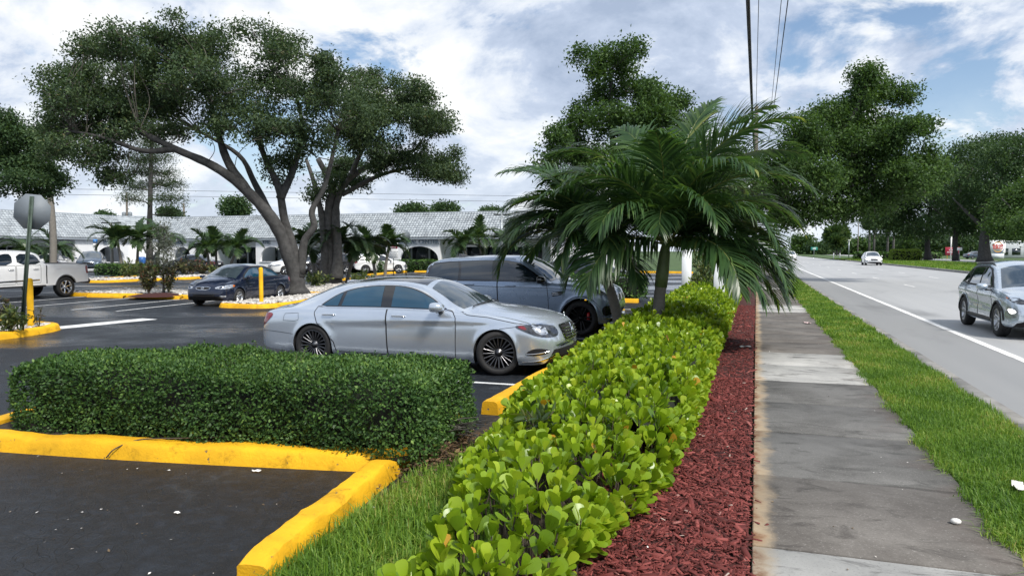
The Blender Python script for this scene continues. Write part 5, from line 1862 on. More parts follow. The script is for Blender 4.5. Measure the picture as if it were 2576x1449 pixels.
# hydrant, blue bin
P_ = gp(468, 678)
t = thing('hydrant', 'yellow fire hydrant on the far pebble island', 'hydrant', (P_[0], P_[1], .0))
MB().lathe([(.19, 0), (.19, .06), (.13, .08), (.13, .62), (.17, .64), (.17, .70), (.14, .74), (.10, .84), (.04, .90), (.03, .95)], 16).build('barrel', M_YELP, t, True)
MB().tube([(-.26, 0, .48), (.26, 0, .48)], .07, 10).tube([(0, -.24, .45), (0, 0, .45)], .085, 10).build('outlets', M_YELP, t)
P_ = gp(357, 679)
t = thing('mail_box', 'blue rounded collection box under the palms at the arcade corner', 'mail box', P_, .3)
b_ = MB()
pr_ = [(-.3, 0.15), (-.3, 1.0)] + [(-.3 * math.cos(a), 1.0 + .3 * math.sin(a)) for a in np.linspace(.2, np.pi - .2, 8)] + [(.3, 1.0), (.3, .15)]
n = len(pr_)
b_.add([(-.3, a, z) for a, z in pr_] + [(.3, a, z) for a, z in pr_], [tuple(range(n)), tuple(range(2 * n - 1, n - 1, -1))] + [(k, n + k, n + (k + 1) % n, (k + 1) % n) for k in range(n)])
b_.build('box', mat('mailbox_blue', (.02, .10, .32), .45, var=.1), t)
b_ = MB()
for a in (-.25, .25):
    for c in (-.25, .25):
        b_.box((a, c, .08), (.06, .06, .16))
b_.build('feet', M_BLACKM, t)

# ------------------------------------------------------------------ utility poles and wires
pole = thing('utility_pole', 'tall wooden utility pole beside the pavement behind the big palm', 'utility pole', (-.15, 55, 0))
MB().tube([(0, 0, 0), (0, 0, 6), (0, 0, 12.0)], [.19, .165, .13], 12).build('pole', M_WOODP, pole, True)
for z in (10.45, 9.55):
    MB().box((.45, 0, z), (.95, .07, .08)).build('side_arm', M_GALV, pole)
for x, z in ((0, 12.05), (.85, 10.62), (.85, 9.72)):
    MB().lathe([(.03, -.1), (.05, -.04), (.03, 0), (.05, .04), (.02, .1)], 10, (x, 0, z)).build('insulator', M_GALV, pole)
M_WIRE = mat('black_cable', (.012, .012, .014), .6, var=0)


def cable(name, x0, z0, x1, z1, r, lb, sag=.5, y0=55.0, y1=-12.0):
    t = np.linspace(0, 1, 24)
    p = np.stack([x0 + (x1 - x0) * t, y0 + (y1 - y0) * t, z0 + (z1 - z0) * t - sag * 4 * t * (1 - t)], 1)
    tag(MB().tube(p, r, 6).build(name, M_WIRE, None, True), lb, 'cable', 'overhead lines')


cable('overhead_cable', -.30, 9.2, -.36, 8.9, .045, 'thickest overhead cable, leftmost of the lines above the pavement', .55)
cable('overhead_cable', -.24, 8.6, -.30, 8.2, .035, 'thick overhead cable hanging just below the thickest one', .6)
cable('overhead_cable', -.18, 12.1, .12, 11.9, .014, 'thin overhead wire running from the pole top', .4)
cable('overhead_cable', .72, 10.7, .58, 10.6, .012, 'thin overhead wire running from the upper side arm', .4)
cable('overhead_cable', .74, 9.8, .80, 9.6, .016, 'rightmost overhead wire running from the lower side arm', .45)

P_ = at(322, 632, 120)
t = thing('utility_pole', 'far utility pole with two transformer drums behind the tiled roof', 'utility pole', (P_[0], P_[1], 0))
MB().tube([(0, 0, 0), (0, 0, 11.4)], [.22, .16], 10).build('pole', M_WOODP, t, True)
MB().box((0, 0, 10.2), (1.5, .1, .12)).box((0, 0, 10.9), (1.0, .1, .1)).build('crossarm', M_WOODP, t)
for s2 in (-1, 1):
    MB().lathe([(.01, -.5), (.32, -.5), (.34, 0), (.32, .5), (.1, .62)], 12, (s2 * .62, 0, 7.6)).build('transformer', M_SIGNB, t, True)
for px, tp, D, lb in ((470, 512, 130, 'leaning bare pole behind the tiled roof'), (992 * .859, 607 * .859 + 30, 130, 'far short pole behind the roof right of the oaks')):
    P_ = at(px, 632, D)
    t = thing('utility_pole', lb, 'utility pole', (P_[0], P_[1], 0))
    zt = 1.85 + (632 - tp) * D / 1850
    MB().tube([(0, 0, 0), (-.5, 0, zt)], [.2, .16], 8).build('pole', M_WOODP, t, True)
    MB().box((-.45, 0, zt - .6), (1.2, .1, .1)).build('crossarm', M_WOODP, t)
for k, (yy, lb) in enumerate(((470, 'upper thin wire behind the arcade at left'), (484, 'lower thin wire behind the arcade at left'))):
    a, c = at(-300, yy, 120), at(322, yy + 8, 120)
    e = at(1400, yy + 25, 150)
    p = np.vstack([interp_path([a, c], 8), interp_path([c, e], 12)[1:]])
    tag(MB().tube(p, .03, 5).build('overhead_cable', M_WIRE, None, True), lb, 'cable', 'wires behind the arcade')

# ------------------------------------------------------------------ things along the far road
def at_ground(px, py):
    return gp(px, py)


def plate_sign(name, lb, px, py_base, y0, y1, hw, m, D, posts=1, pm=M_GALV, cat='sign'):
    P_ = at(px, 632, D)
    k = D / 1850.0
    z0, z1 = 1.85 + (632 - y1) * k, 1.85 + (632 - y0) * k
    t = thing(name, lb, cat, (P_[0], P_[1], 0), YAW * .6)
    pl2 = MB().box((0, 0, (z0 + z1) / 2), (2 * hw * k, .08, z1 - z0), ch=.02).build('plate', m, t)
    for q in ([0] if posts == 1 else [-hw * k * .7, hw * k * .7]):
        MB().box((q, .08, z1 / 2), (.1, .08, z1)).build('post', pm, t)
    return t, pl2, k, z0, z1


M_GRNS = mat('sign_green', (.01, .22, .17), .5, var=.05)
t, pp, k, z0, z1 = plate_sign('street_sign', 'small green street name sign far down the road', 2048, 655, 622, 629.5, 8, M_GRNS, 200)
for q in (.3, .65):
    MB().box((0, -.05, z0 + (z1 - z0) * q), (.9, .01, .14)).build('lettering_line', M_WHITES, pp)
plate_sign('route_sign', 'small white rectangular sign by the clipped yellow green bush', 2414, 655, 623, 630.5, 6, M_WHITES, 130)
t, pp, k, z0, z1 = plate_sign('shop_sign', 'low dark red sign board with pale lettering between tree trunks', 2396, 650, 622, 642, 17, M_REDS, 170, 2, M_YELP)
for q, wd in ((.62, .7), (.35, 1.1)):
    b_ = MB()
    for j in range(5):
        b_.box((-.1 + (j - 2) * wd * .42, -.05, z0 + (z1 - z0) * q), (wd * .3, .012, (z1 - z0) * .16))
    b_.build('lettering_line', mat('pale_lettering', (.55, .45, .5), .6, var=0), pp)
t = thing('flag_pole', 'thin white banner pole beside the low red sign', 'pole', tuple(at(2392, 632, 160)[:2]) + (0,))
MB().tube([(0, 0, 0), (0, 0, 4.6)], [.1, .1], 8).build('pole', M_WHITES, t)
MB().box((0, -.02, 4.0), (.34, .05, 2.0)).build('banner', M_WHITES, t)

# burger restaurant sign and its building
D = 185
k = D / 1850.0
P_ = at(2509, 632, D)
t = thing('restaurant_sign', 'white rounded restaurant sign with red lettering behind the thick trunk', 'sign', (P_[0], P_[1], 0), rad(12))
zc2 = 1.85 + (632 - 622) * k
W2, H2 = 3.6, 3.5
pr_ = []
for cx, cz, a0 in ((1, 1, 0), (-1, 1, 90), (-1, -1, 180), (1, -1, 270)):
    for a in np.linspace(a0, a0 + 90, 5):
        pr_.append((cx * (W2 / 2 - .45) + .45 * math.cos(rad(a)), cz * (H2 / 2 - .45) + .45 * math.sin(rad(a))))
n = len(pr_)
pb = MB().add([(x, -.2, z + zc2) for x, z in pr_] + [(x, .2, z + zc2) for x, z in pr_], [tuple(range(n)), tuple(range(2 * n - 1, n - 1, -1))] + [(j, n + j, n + (j + 1) % n, (j + 1) % n) for j in range(n)]).build('panel', M_WHITES, t)
MB().box((0, 0, zc2 - H2 / 2 - .5), (3.0, .5, 1.2)).build('base', M_SHOP, t)
M_BKR = mat('lettering_red', (.60, .03, .02), .5, var=0)
letters('BURGER', (0, -.22, zc2 + .22), 0, .70, M_BKR, pb, .02, align='CENTER')
letters('KING', (0, -.22, zc2 - .48), 0, .95, M_BKR, pb, .02, align='CENTER')


def crescent(r0, r1, a0, a1, cx, cz, m, y=-.22, n=18):
    a = np.linspace(rad(a0), rad(a1), n)
    th = np.sin((a - a[0]) / (a[-1] - a[0]) * np.pi) * .6 + .4
    V = [(cx + r0 * math.cos(q), y, cz + r0 * math.sin(q)) for q in a] + [(cx + (r0 + (r1 - r0) * w_) * math.cos(q), y, cz + (r0 + (r1 - r0) * w_) * math.sin(q)) for q, w_ in zip(a, th)]
    MB().add(V, [(j, j + 1, n + j + 1, n + j) for j in range(n - 1)]).build('crescent', m, pb)


M_BUN = mat('bun_orange', (.75, .36, .06), .5, var=0)
crescent(1.18, 1.42, 222, 318, 0, zc2 + .1, M_BUN)
crescent(1.18, 1.42, 40, 140, 0, zc2 - .05, M_BUN)
crescent(1.50, 1.68, 215, 350, -.03, zc2 + .08, mat('crescent_blue', (.01, .05, .22), .5, var=0), -.23)
P_ = at(2545, 632, 205)
t = thing('restaurant_building', 'pale grey building behind the right hand trees', 'building', (P_[0], P_[1], 0), rad(12))
MB().box((4, 4, 2.2), (16, 8, 4.4), ch=.05).build('wall', mat('pale_render', (.5, .53, .56), .8, var=.08), t)
MB().box((4, 4, 4.55), (16.4, 8.4, .3)).build('parapet', M_WHITES, t)
for j in range(4):
    MB().box((-2 + j * 3.2, -.03, 1.7), (2.2, .08, 1.8)).build('window', M_GLASS, t)
for px, lb in ((2018, 'white delineator post, left of the pair at the median tip'), (2035, 'white delineator post, right of the pair at the median tip')):
    P_ = gp(px * 1.0, 656.5)
    P_ = (16.6 if px < 2030 else 17.9, 181, 0)
    t = thing('delineator_post', lb, 'post', P_)
    MB().tube([(0, 0, 0), (0, 0, 1.4)], .09, 8).build('tube', M_WHITES, t)
    MB().lathe([(.2, 0), (.2, .06), (.1, .1)], 10).build('base', M_BLACKM, t)
P_ = (23.2, 213, 0)
t = thing('street_light', 'far grey street light pole on the median', 'lamp post', P_)
MB().tube([(0, 0, 0), (0, 0, 4.6)], .12, 8).build('pole', M_GALV, t)
MB().box((0, 0, 4.7), (.5, .3, .25)).build('lamp_head', M_WHITES, t)
for px, tp, D, lb in ((1988, 585, 330, 'tall thin curved street light far along the road'), (2158, 562, 300, 'far wooden pole beyond the distant palms')):
    P_ = at(px, 632, D)
    zt = 1.85 + (632 - tp) * D / 1850
    t = thing('street_light' if px < 2000 else 'utility_pole', lb, 'lamp post' if px < 2000 else 'utility pole', (P_[0], P_[1], 0))
    MB().tube([(0, 0, 0), (0, 0, zt)], [.22, .16], 8).build('pole', M_GALV if px < 2000 else M_WOODP, t)
    MB().tube([(0, 0, zt), (-2.4, 0, zt + .5)], [.08, .06], 6).build('arm', M_GALV, t)


# ================================================================== vegetation
G3 = np.random.default_rng(11)
QUAD = [np.array([[0, 1, 2, 3]])]
LEAF4 = np.array([(0, 0, 0), (.5, .45, .06), (0, 1, 0), (-.5, .45, .06)], float)          # diamond leaf, length 1 width 1
LEAF6 = np.array([(0, 0, 0), (.36, .28, .03), (.5, .62, .03), (0, 1, -.03), (-.5, .62, .03), (-.36, .28, .03), (0, .5, -.05)], float)
LEAF6F = [np.array([[0, 1, 6], [1, 2, 6], [2, 3, 6], [3, 4, 6], [4, 5, 6], [5, 0, 6]])]

M_BARK = mat('oak_bark', (.050, .049, .048), .95, var=.45, scale=5, bump=.9, bscale=22)
M_BARKG = mat('grey_bark', (.085, .082, .078), .95, var=.4, scale=6, bump=.9, bscale=18)
M_TWIG = mat('pale_twig', (.10, .092, .08), .9, var=.3, scale=8)
M_OAK = leaf_mat('oak_leaf', [(0, (.030, .054, .034)), (.5, (.055, .092, .046)), (.9, (.095, .138, .060)), (1, (.14, .12, .06))], .62, .30, .2)
M_DKLEAF = leaf_mat('dark_tree_leaf', [(0, (.024, .050, .026)), (.55, (.046, .088, .036)), (1, (.088, .140, .048))], .6, .28, .2)
M_MIDLEAF = leaf_mat('street_tree_leaf', [(0, (.026, .056, .020)), (.55, (.055, .108, .030)), (1, (.105, .180, .042))], .55, .32, .25)
M_PINE = leaf_mat('cypress_leaf', [(0, (.022, .045, .020)), (.6, (.045, .080, .030)), (1, (.08, .11, .045))], .6, .3)
M_PALM = leaf_mat('palm_leaflet', [(0, (.022, .054, .022)), (.5, (.050, .108, .036)), (.85, (.105, .175, .048)), (1, (.26, .28, .09))], .34, .36, .45)
M_PALMS = leaf_mat('far_palm_leaflet', [(0, (.028, .058, .028)), (.6, (.055, .105, .038)), (1, (.12, .17, .055))], .4, .28)
M_SHAFT = mat('palm_crownshaft', (.10, .145, .055), .5, var=.25, scale=6)
M_RACH = mat('palm_rachis', (.13, .17, .06), .5, var=.2, scale=10)


def palm_trunk_mat():
    m, t, b = principled('ringed_palm_trunk')
    co = t.coord('Object')
    sx = t.new('ShaderNodeSeparateXYZ')
    t.put(sx.inputs[0], co)
    n = t.noise(co, 9, 5, .65)
    base = t.mix(n, (.12, .11, .095), (.24, .225, .20))
    t.put(b.inputs['Base Color'], base)
    b.inputs['Roughness'].default_value = .85
    bn = t.new('ShaderNodeBump')
    bn.inputs['Strength'].default_value = .4
    t.put(bn.inputs['Height'], t.noise(co, 40, 5, .7))
    t.put(b.inputs['Normal'], bn.outputs[0])
    return m


M_PTRUNK = palm_trunk_mat()


def clump(p, s=1.0):
    """smooth pseudo noise used to open gaps in crowns"""
    x, y, z = p[:, 0] / s, p[:, 1] / s, p[:, 2] / s
    return (np.sin(1.9 * x + 1.3 * np.sin(1.1 * y + .7)) + np.sin(2.3 * y + 1.7 * np.sin(1.3 * z)) + np.sin(2.7 * z + 1.1 * np.sin(1.7 * x + .4))) / 3


def make_tree(name, label, base, limbs, lobes, n_leaf, leaf, m_leaf, m_bark=M_BARK, group=None, gap=-.18, sig=.26, seed=1, cat='tree', twigs=7, aspect=.5, twig_r=.028, flat=.7, split=0, sz=.8):
    g = np.random.default_rng(seed)
    base = np.asarray(base, float)
    t = thing(name, label, cat, base, 0, group)
    tb = MB()
    allp = []
    for pts, r0, r1 in limbs:
        p = catmull(np.asarray(pts, float) - base, 5)
        n = len(p)
        r = r0 + (r1 - r0) * np.linspace(0, 1, n) ** .8
        if p[0][2] < .4:
            r[:3] *= np.array([1.45, 1.22, 1.06])[:len(r[:3])]
        tb.tube(p, r * (1 + g.normal(0, .05, n)), 10)
        allp.append(np.column_stack([p, r]))
    tb.build('trunk', m_bark, t, True)
    AP = np.vstack(allp)
    lobes = [(np.asarray(c, float) - base, np.asarray(r, float)) for c, r in lobes]
    if split:
        sub_ = []
        for c, r in lobes:
            for q in range(split):
                dd = rand_dirs(1, g)[0] * g.uniform(.35, .95)
                f = g.uniform(.44, .72)
                sub_.append((c + dd * r * [.95, .95, .9], r * [f, f, f * sz]))
        lobes = sub_
    vol = np.array([r[0] * r[1] * r[2] for c, r in lobes]) ** (2 / 3)
    share = vol / vol.sum()
    br = MB()
    tips_all = []
    for (c, r), sh in zip(lobes, share):
        nt = max(12, int(n_leaf * sh / 15))
        d = rand_dirs(nt * 3, g)
        rad_ = g.uniform(.30, 1.0, nt * 3) ** .6 * np.where(g.random(nt * 3) < .12, 1.16, 1.0)
        p = c + d * rad_[:, None] * r
        p = p[clump(p + c * .3, max(.5, r.mean() * .42)) > gap][:nt]
        tips_all.append(p)
        # branches from the nearest limb into the lobe
        k = np.argmin(np.linalg.norm(AP[:, :3] - c, axis=1) + AP[:, 2] * .15)
        a, ar = AP[k, :3], AP[k, 3]
        hub = c - np.array([0, 0, r[2] * .35])
        mid = (a + hub) / 2 + g.normal(0, .12 * np.linalg.norm(hub - a), 3) * [1, 1, .4]
        r_h = min(ar * .7, .045 + .02 * r.mean()) if not split else min(ar * .5, .012 + .012 * r.mean())
        br.tube(catmull([a, mid, hub], 4), np.linspace(r_h, r_h * .6, 9), 6)
        for q in p[:twigs]:
            m2 = (hub + q) / 2 + g.normal(0, .12, 3) * r.mean()
            br.tube(catmull([hub, m2, q], 3), np.linspace(r_h * .55, twig_r * .5, 7), 5, cap=False)
    br.build('branches', M_TWIG if m_bark is M_BARK else m_bark, t, True)['kind'] = 'stuff'
    tips = np.vstack(tips_all)
    per = max(1, int(n_leaf / len(tips)))
    pos = np.repeat(tips, per, 0) + g.normal(0, sig, (len(tips) * per, 3)) * [1, 1, flat]
    n = len(pos)
    d = rand_dirs(n, g) + np.array([0, 0, -.15])
    R = rot_frames(d, rand_dirs(n, g) + np.array([0, 0, .9]))
    s = g.uniform(.7, 1.3, n) * leaf
    me = scatter('crown', LEAF4, QUAD, pos, R, np.stack([s * aspect, s, s], 1), np.clip(np.repeat(g.uniform(0, 1, len(tips)), per) * .6 + g.uniform(0, .4, n), 0, 1))
    link('crown', me, m_leaf, t)
    return t


def P(px, py, D):
    return at(px, py, D)


def lob(lst, D, jit=1.2, seed=3, dep=1.0):
    g = np.random.default_rng(seed)
    out = []
    for q in lst:
        px, py, rx, ry = q[:4]
        dd = D + (q[4] if len(q) > 4 else g.normal(0, jit))
        k = dd / 1850.0
        out.append((at(px, py, dd), np.array([rx * k, rx * k * dep, ry * k])))
    return out


# ---- the front oak
b0 = np.array(gp(748, 742, .10))
D0 = float(b0[:2] @ _fw[:2] / math.cos(PITCH) * math.cos(PITCH)) + 0
D0 = float((b0 - np.array([0, 0, CAM_H])) @ _fw)
limbsA = [
    ([b0, P(742, 690, D0), P(725, 640, D0 - .1), P(690, 560, D0 - .3), P(620, 480, D0 - .6), P(540, 420, D0 - .9), P(440, 375, D0 - 1.2), P(350, 330, D0 - 1.5)], .37, .10),
    ([P(752, 700, D0), P(735, 620, D0 + .1), P(715, 550, D0 + .3), P(700, 470, D0 + .4), P(660, 380, D0 + .3), P(640, 280, D0 + .2)], .24, .09),
    ([P(757, 690, D0), P(765, 610, D0 + .1), P(790, 570, D0 + .1), P(785, 530, D0 + .2), P(812, 480, D0 + .4), P(830, 420, D0 + .6), P(850, 330, D0 + .8)], .18, .07),
    ([P(620, 480, D0 - .6), P(570, 400, D0 - .4), P(540, 300, D0 - .4), P(520, 200, D0 - .5)], .22, .07),
    ([P(690, 560, D0 - .3), P(640, 460, D0 + 1.2), P(600, 390, D0 + 1.8), P(500, 330, D0 + 2.2)], .18, .06),
    ([P(440, 375, D0 - 1.2), P(360, 380, D0 - 1.4), P(270, 350, D0 - 1.8), P(180, 330, D0 - 2.0)], .13, .05),
    ([P(705, 500, D0 + .3), P(740, 420, D0 + .8), P(760, 320, D0 + 1.2), P(740, 220, D0 + 1)], .18, .06),
]
lobA = lob([(235, 130, 70, 45), (330, 105, 85, 50), (450, 85, 95, 45), (200, 215, 95, 60), (320, 190, 110, 65), (440, 165, 110, 70), (130, 300, 60, 50), (240, 290, 100, 60),
            (370, 265, 110, 65), (560, 140, 105, 65), (680, 105, 95, 50), (760, 150, 85, 60), (510, 235, 110, 65), (630, 215, 115, 70), (750, 240, 100, 70), (170, 380, 75, 45),
            (270, 400, 60, 45), (820, 220, 70, 60), (640, 320, 95, 50), (750, 340, 95, 55), (540, 320, 70, 40), (880, 290, 60, 50), (440, 340, 60, 35), (290, 455, 35, 28), (690, 420, 60, 40), (230, 235, 85, 60), (150, 235, 55, 50), (260, 340, 80, 50), (330, 330, 70, 45)], D0, 1.6, 5)
make_tree('oak_tree', 'large spreading oak with leaning forked trunk on the pebble island', b0, limbsA, lobA, 112000, .125, M_OAK, seed=21, twigs=5, gap=-.05, sig=.19, split=6, flat=.65)
# ---- the rear oak with the fluted trunk
b1 = np.array(gp(838, 716, .10))
D1 = float((b1 - np.array([0, 0, CAM_H])) @ _fw)
limbsB = [
    ([b1, P(835, 660, D1), P(832, 580, D1), P(828, 520, D1), P(835, 470, D1), P(800, 400, D1)], .42, .14),
    ([P(845, 700, D1 - .4), P(850, 640, D1 - .35), P(845, 560, D1 - .2), P(850, 500, D1), P(880, 450, D1), P(960, 400, D1), P(1040, 380, D1)], .30, .08),
    ([P(815, 705, D1 - .2), P(818, 640, D1 - .2), P(812, 560, D1), P(805, 520, D1), P(790, 460, D1 + .3), P(770, 400, D1 + .5)], .27, .09),
    ([P(880, 450, D1), P(910, 380, D1 - .4), P(960, 310, D1 - .6), P(1010, 260, D1 - .6)], .16, .05),
    ([P(860, 490, D1), P(960, 440, D1 + .5), P(1060, 420, D1 + .8), P(1130, 440, D1 + .9)], .15, .05),
]
lobB = lob([(930, 250, 95, 60), (1020, 240, 75, 45), (1000, 310, 110, 60), (1080, 320, 55, 50), (900, 340, 90, 55), (1060, 410, 90, 42), (980, 400, 85, 40), (1130, 440, 42, 38), (860, 420, 60, 45),
            (930, 190, 50, 30), (1120, 400, 40, 26), (820, 480, 55, 35), (900, 470, 40, 28)], D1, 1.8, 8)
make_tree('oak_tree', 'rear oak with thick fluted trunk reaching right over the lot', b1, limbsB, lobB, 62000, .14, M_OAK, M_BARKG, seed=31, twigs=5, gap=-.05, sig=.21, split=6, flat=.65)

# ---- left edge tree
bL = at(-60, 690, 40)
bL[2] = 0
make_tree('broadleaf_tree', 'dense dark tree at the left edge above the traffic sign', bL, [([bL, at(-50, 560, 40), at(-20, 450, 40), at(40, 380, 40)], .35, .1), ([at(-30, 480, 40), at(60, 430, 40), at(110, 400, 40)], .12, .04)],
          lob([(20, 330, 75, 50), (100, 340, 70, 45), (10, 400, 70, 50), (100, 400, 75, 50), (40, 455, 80, 40), (130, 440, 50, 40), (-40, 300, 60, 50), (-40, 400, 60, 60), (150, 370, 40, 40)], 40, 1.0, 4), 34000, .17, M_DKLEAF, seed=41, split=3, twigs=3, gap=-.3)
# ---- cypress in the lot
bC = np.array(gp(378, 690, 0))
DC = float((bC - np.array([0, 0, CAM_H])) @ _fw)
make_tree('cypress_tree', 'tall thin cypress with feathery layered branches left of the oak', bC, [([bC, at(376, 600, DC), at(378, 500, DC), at(380, 400, DC), at(384, 330, DC)], .30, .10)],
          lob([(350, 470, 38, 13), (420, 462, 44, 13), (340, 500, 28, 10), (430, 500, 40, 12), (400, 430, 40, 13), (350, 430, 34, 12), (395, 395, 40, 14), (425, 535, 22, 11), (345, 400, 34, 14), (380, 360, 40, 20)], DC, .8, 6), 16000, .20, M_PINE, seed=51, aspect=.22, gap=0.0, sig=.38, flat=.55, twigs=7)
# ---- tree behind the big palms
bM = np.array([-6.3, 41.0, 0.0])
DM = float((bM - np.array([0, 0, CAM_H])) @ _fw)
make_tree('broadleaf_tree', 'tall leafy tree directly behind the big palms', bM, [([bM, at(1555, 560, DM), at(1545, 430, DM), at(1540, 300, DM), at(1535, 180, DM)], .34, .08), ([at(1548, 450, DM), at(1460, 380, DM), at(1400, 360, DM)], .16, .05), ([at(1545, 380, DM), at(1630, 320, DM), at(1700, 270, DM)], .16, .05)],
          lob([(1490, 150, 42, 38), (1560, 160, 55, 45), (1600, 135, 30, 25), (1500, 230, 70, 45), (1590, 230, 75, 45), (1670, 235, 60, 42), (1720, 260, 35, 30), (1460, 300, 55, 45), (1550, 310, 90, 50), (1650, 320, 80, 50), (1400, 365, 50, 40), (1480, 390, 70, 45), (1580, 400, 90, 50), (1690, 380, 70, 50), (1390, 430, 40, 35), (1740, 320, 35, 35), (1450, 460, 60, 40), (1600, 480, 80, 45), (1710, 470, 60, 40)], DM, 1.0, 9), 60000, .19, M_MIDLEAF, seed=61, gap=-.2, sig=.24, split=4, twigs=3, sz=1.15, flat=.9)
# ---- big tree over the pavement on the right
bR = np.array([-1.6, 47.0, 0.0])
DR = float((bR - np.array([0, 0, CAM_H])) @ _fw)
make_tree('broadleaf_tree', 'big round-crowned tree overhanging the pavement and road', bR, [([bR, at(1880, 560, DR), at(1930, 480, DR), at(2020, 420, DR), at(2110, 340, DR), at(2180, 230, DR)], .42, .09), ([at(1930, 480, DR), at(2050, 470, DR), at(2200, 440, DR)], .2, .06), ([at(1960, 450, DR), at(2000, 380, DR), at(2010, 330, DR)], .2, .06), ([at(2110, 400, DR), at(2240, 360, DR), at(2320, 310, DR)], .15, .05)],
          lob([(2190, 185, 50, 30), (2240, 235, 60, 38), (2150, 240, 60, 38), (2090, 290, 75, 42), (2190, 300, 85, 45), (2280, 330, 70, 35), (2330, 310, 32, 24), (2010, 350, 75, 42), (2110, 370, 90, 48), (2220, 385, 90, 48), (2310, 400, 55, 40), (1950, 420, 70, 45), (2040, 440, 90, 50), (2150, 460, 95, 48), (2260, 450, 80, 45), (1930, 490, 60, 40), (2010, 510, 80, 42), (2110, 525, 85, 36), (2200, 500, 60, 35), (2330, 430, 45, 35), (1990, 545, 50, 22)], DR, 1.3, 12), 90000, .20, M_MIDLEAF, seed=71, gap=-.3, sig=.28, split=4, twigs=3, sz=1.15, flat=.9)
# ---- smaller tree and bushes around the utility pole
bS = np.array([-2.6, 37.0, 0.0])
DS = float((bS - np.array([0, 0, CAM_H])) @ _fw)
make_tree('broadleaf_tree', 'small light tree between utility pole and palm', bS, [([bS, at(1800, 600, DS), at(1830, 500, DS), at(1850, 420, DS)], .14, .04)],
          lob([(1840, 400, 45, 40), (1870, 450, 45, 45), (1820, 470, 50, 45), (1780, 430, 45, 40), (1860, 530, 40, 40), (1800, 540, 60, 40)], DS, .6, 14), 14000, .16, M_MIDLEAF, seed=81)

# ---- far trees right of the road, standing on the median and beyond
far = [
    ('dark oak on the median, second trunk left of the thick one', 2335, 652, 150, .62, [(2290, 470, 75, 60), (2380, 440, 80, 60), (2250, 520, 60, 50), (2330, 530, 90, 50), (2420, 510, 80, 60), (2210, 560, 40, 35), (2300, 580, 70, 22), (2235, 480, 60, 50), (2200, 535, 45, 40), (2270, 560, 60, 35)], M_DKLEAF),
    ('dark oak whose trunk stands right of the low red sign', 2405, 655, 138, .55, [(2430, 400, 70, 45), (2500, 380, 70, 45), (2400, 470, 70, 55), (2480, 470, 85, 60), (2400, 560, 70, 35), (2470, 560, 70, 35)], M_DKLEAF),
    ('dark oak with the thickest trunk at the right edge', 2478, 653, 128, 1.0, [(2540, 390, 60, 45), (2600, 380, 60, 50), (2530, 460, 80, 55), (2600, 480, 70, 60), (2480, 540, 80, 45), (2560, 560, 70, 40)], M_DKLEAF),
    ('lighter green tree hanging in at the right edge', 2600, 655, 95, .4, [(2560, 525, 60, 45), (2610, 490, 60, 45), (2545, 568, 50, 26), (2610, 565, 50, 36)], M_MIDLEAF),
]
for k, (lb, px, py, D, r0, ls, ml) in enumerate(far):
    b = at(px, 632, D)
    b[2] = 0.05
    make_tree('oak_tree', lb, b, [([b, at(px - 2, 600, D), at(px + 4, 545, D), at(px + 10, 480, D)], r0, r0 * .45), ([at(px, 575, D), at(px - 40, 540, D), at(px - 80, 500, D)], r0 * .5, .1), ([at(px, 570, D), at(px + 45, 540, D), at(px + 80, 490, D)], r0 * .5, .1)],
              lob(ls, D, 3.0, 20 + k), 26000, .50 * D / 140, ml, seed=91 + k, gap=-.4, sig=.75, twigs=3, twig_r=.08, group='trees on the far median')
# distant tree line
line_ = [(2020, 612, 26, 22, 420, 'far rounded dark tree where the road vanishes, left of the green sign'), (2060, 628, 30, 16, 400, 'far reddish green tree behind the green sign'), (2090, 622, 26, 18, 430, 'far tree left of the bushy palm group'),
         (2150, 620, 34, 22, 380, 'far tree right of the bushy palm group'), (2200, 615, 38, 26, 390, 'far tree behind the white oncoming SUV'), (2250, 612, 40, 28, 360, 'far tree behind the thin palm trunks'), (2300, 608, 40, 32, 340, 'far tree behind the clipped yellow bush'),
         (2360, 606, 46, 34, 320, 'far tree behind the small white sign'), (2430, 606, 50, 34, 300, 'far tree behind the low red sign'), (2510, 606, 50, 34, 300, 'far tree behind the restaurant sign'), (2580, 606, 50, 36, 300, 'far tree at the right edge of the road background')]
for k, (px, py, rx, ry, D, lb) in enumerate(line_):
    b = at(px, 632, D)
    b[2] = 0
    make_tree('broadleaf_tree', lb, b, [([b, at(px, py, D)], .4, .2)], lob([(px - rx * .4, py, rx * .7, ry), (px + rx * .45, py + 3, rx * .65, ry * .9), (px, py + ry * .6, rx, ry * .6)], D, 2, 50 + k), 3600, 1.2 * D / 300, M_DKLEAF if k % 3 else M_MIDLEAF, seed=131 + k, gap=-.6, sig=1.4, twigs=1, twig_r=.1, group='distant tree line')
for k, (px, py, rx, ry, D, lb) in enumerate([(590, 520, 36, 26, 110, 'dark tree behind the roof left of the oak trunk'), (1040, 528, 46, 12, 120, 'wide flat tree top behind the roof right of the oaks'), (1120, 526, 38, 14, 125, 'thin feathery tree top behind the roof'), (1235, 533, 28, 8, 125, 'low tree top behind the roof near the lamp'), (425, 540, 22, 16, 110, 'small tree behind the roof beside the cypress'), (262, 545, 10, 7, 110, 'tiny shrub top behind the left roof')]):
    b = at(px, 632, D)
    b[2] = 0
    make_tree('broadleaf_tree', lb, b, [([b, at(px, py + ry, D), at(px, py, D)], .25, .1)], lob([(px - rx * .4, py + 4, rx * .6, ry * .8), (px + rx * .4, py + 5, rx * .6, ry * .8), (px, py, rx * .7, ry)], D, 1.5, 80 + k), 4200, .42, M_DKLEAF, seed=171 + k, gap=-.15, sig=.5, twigs=3, group='trees behind the arcade')


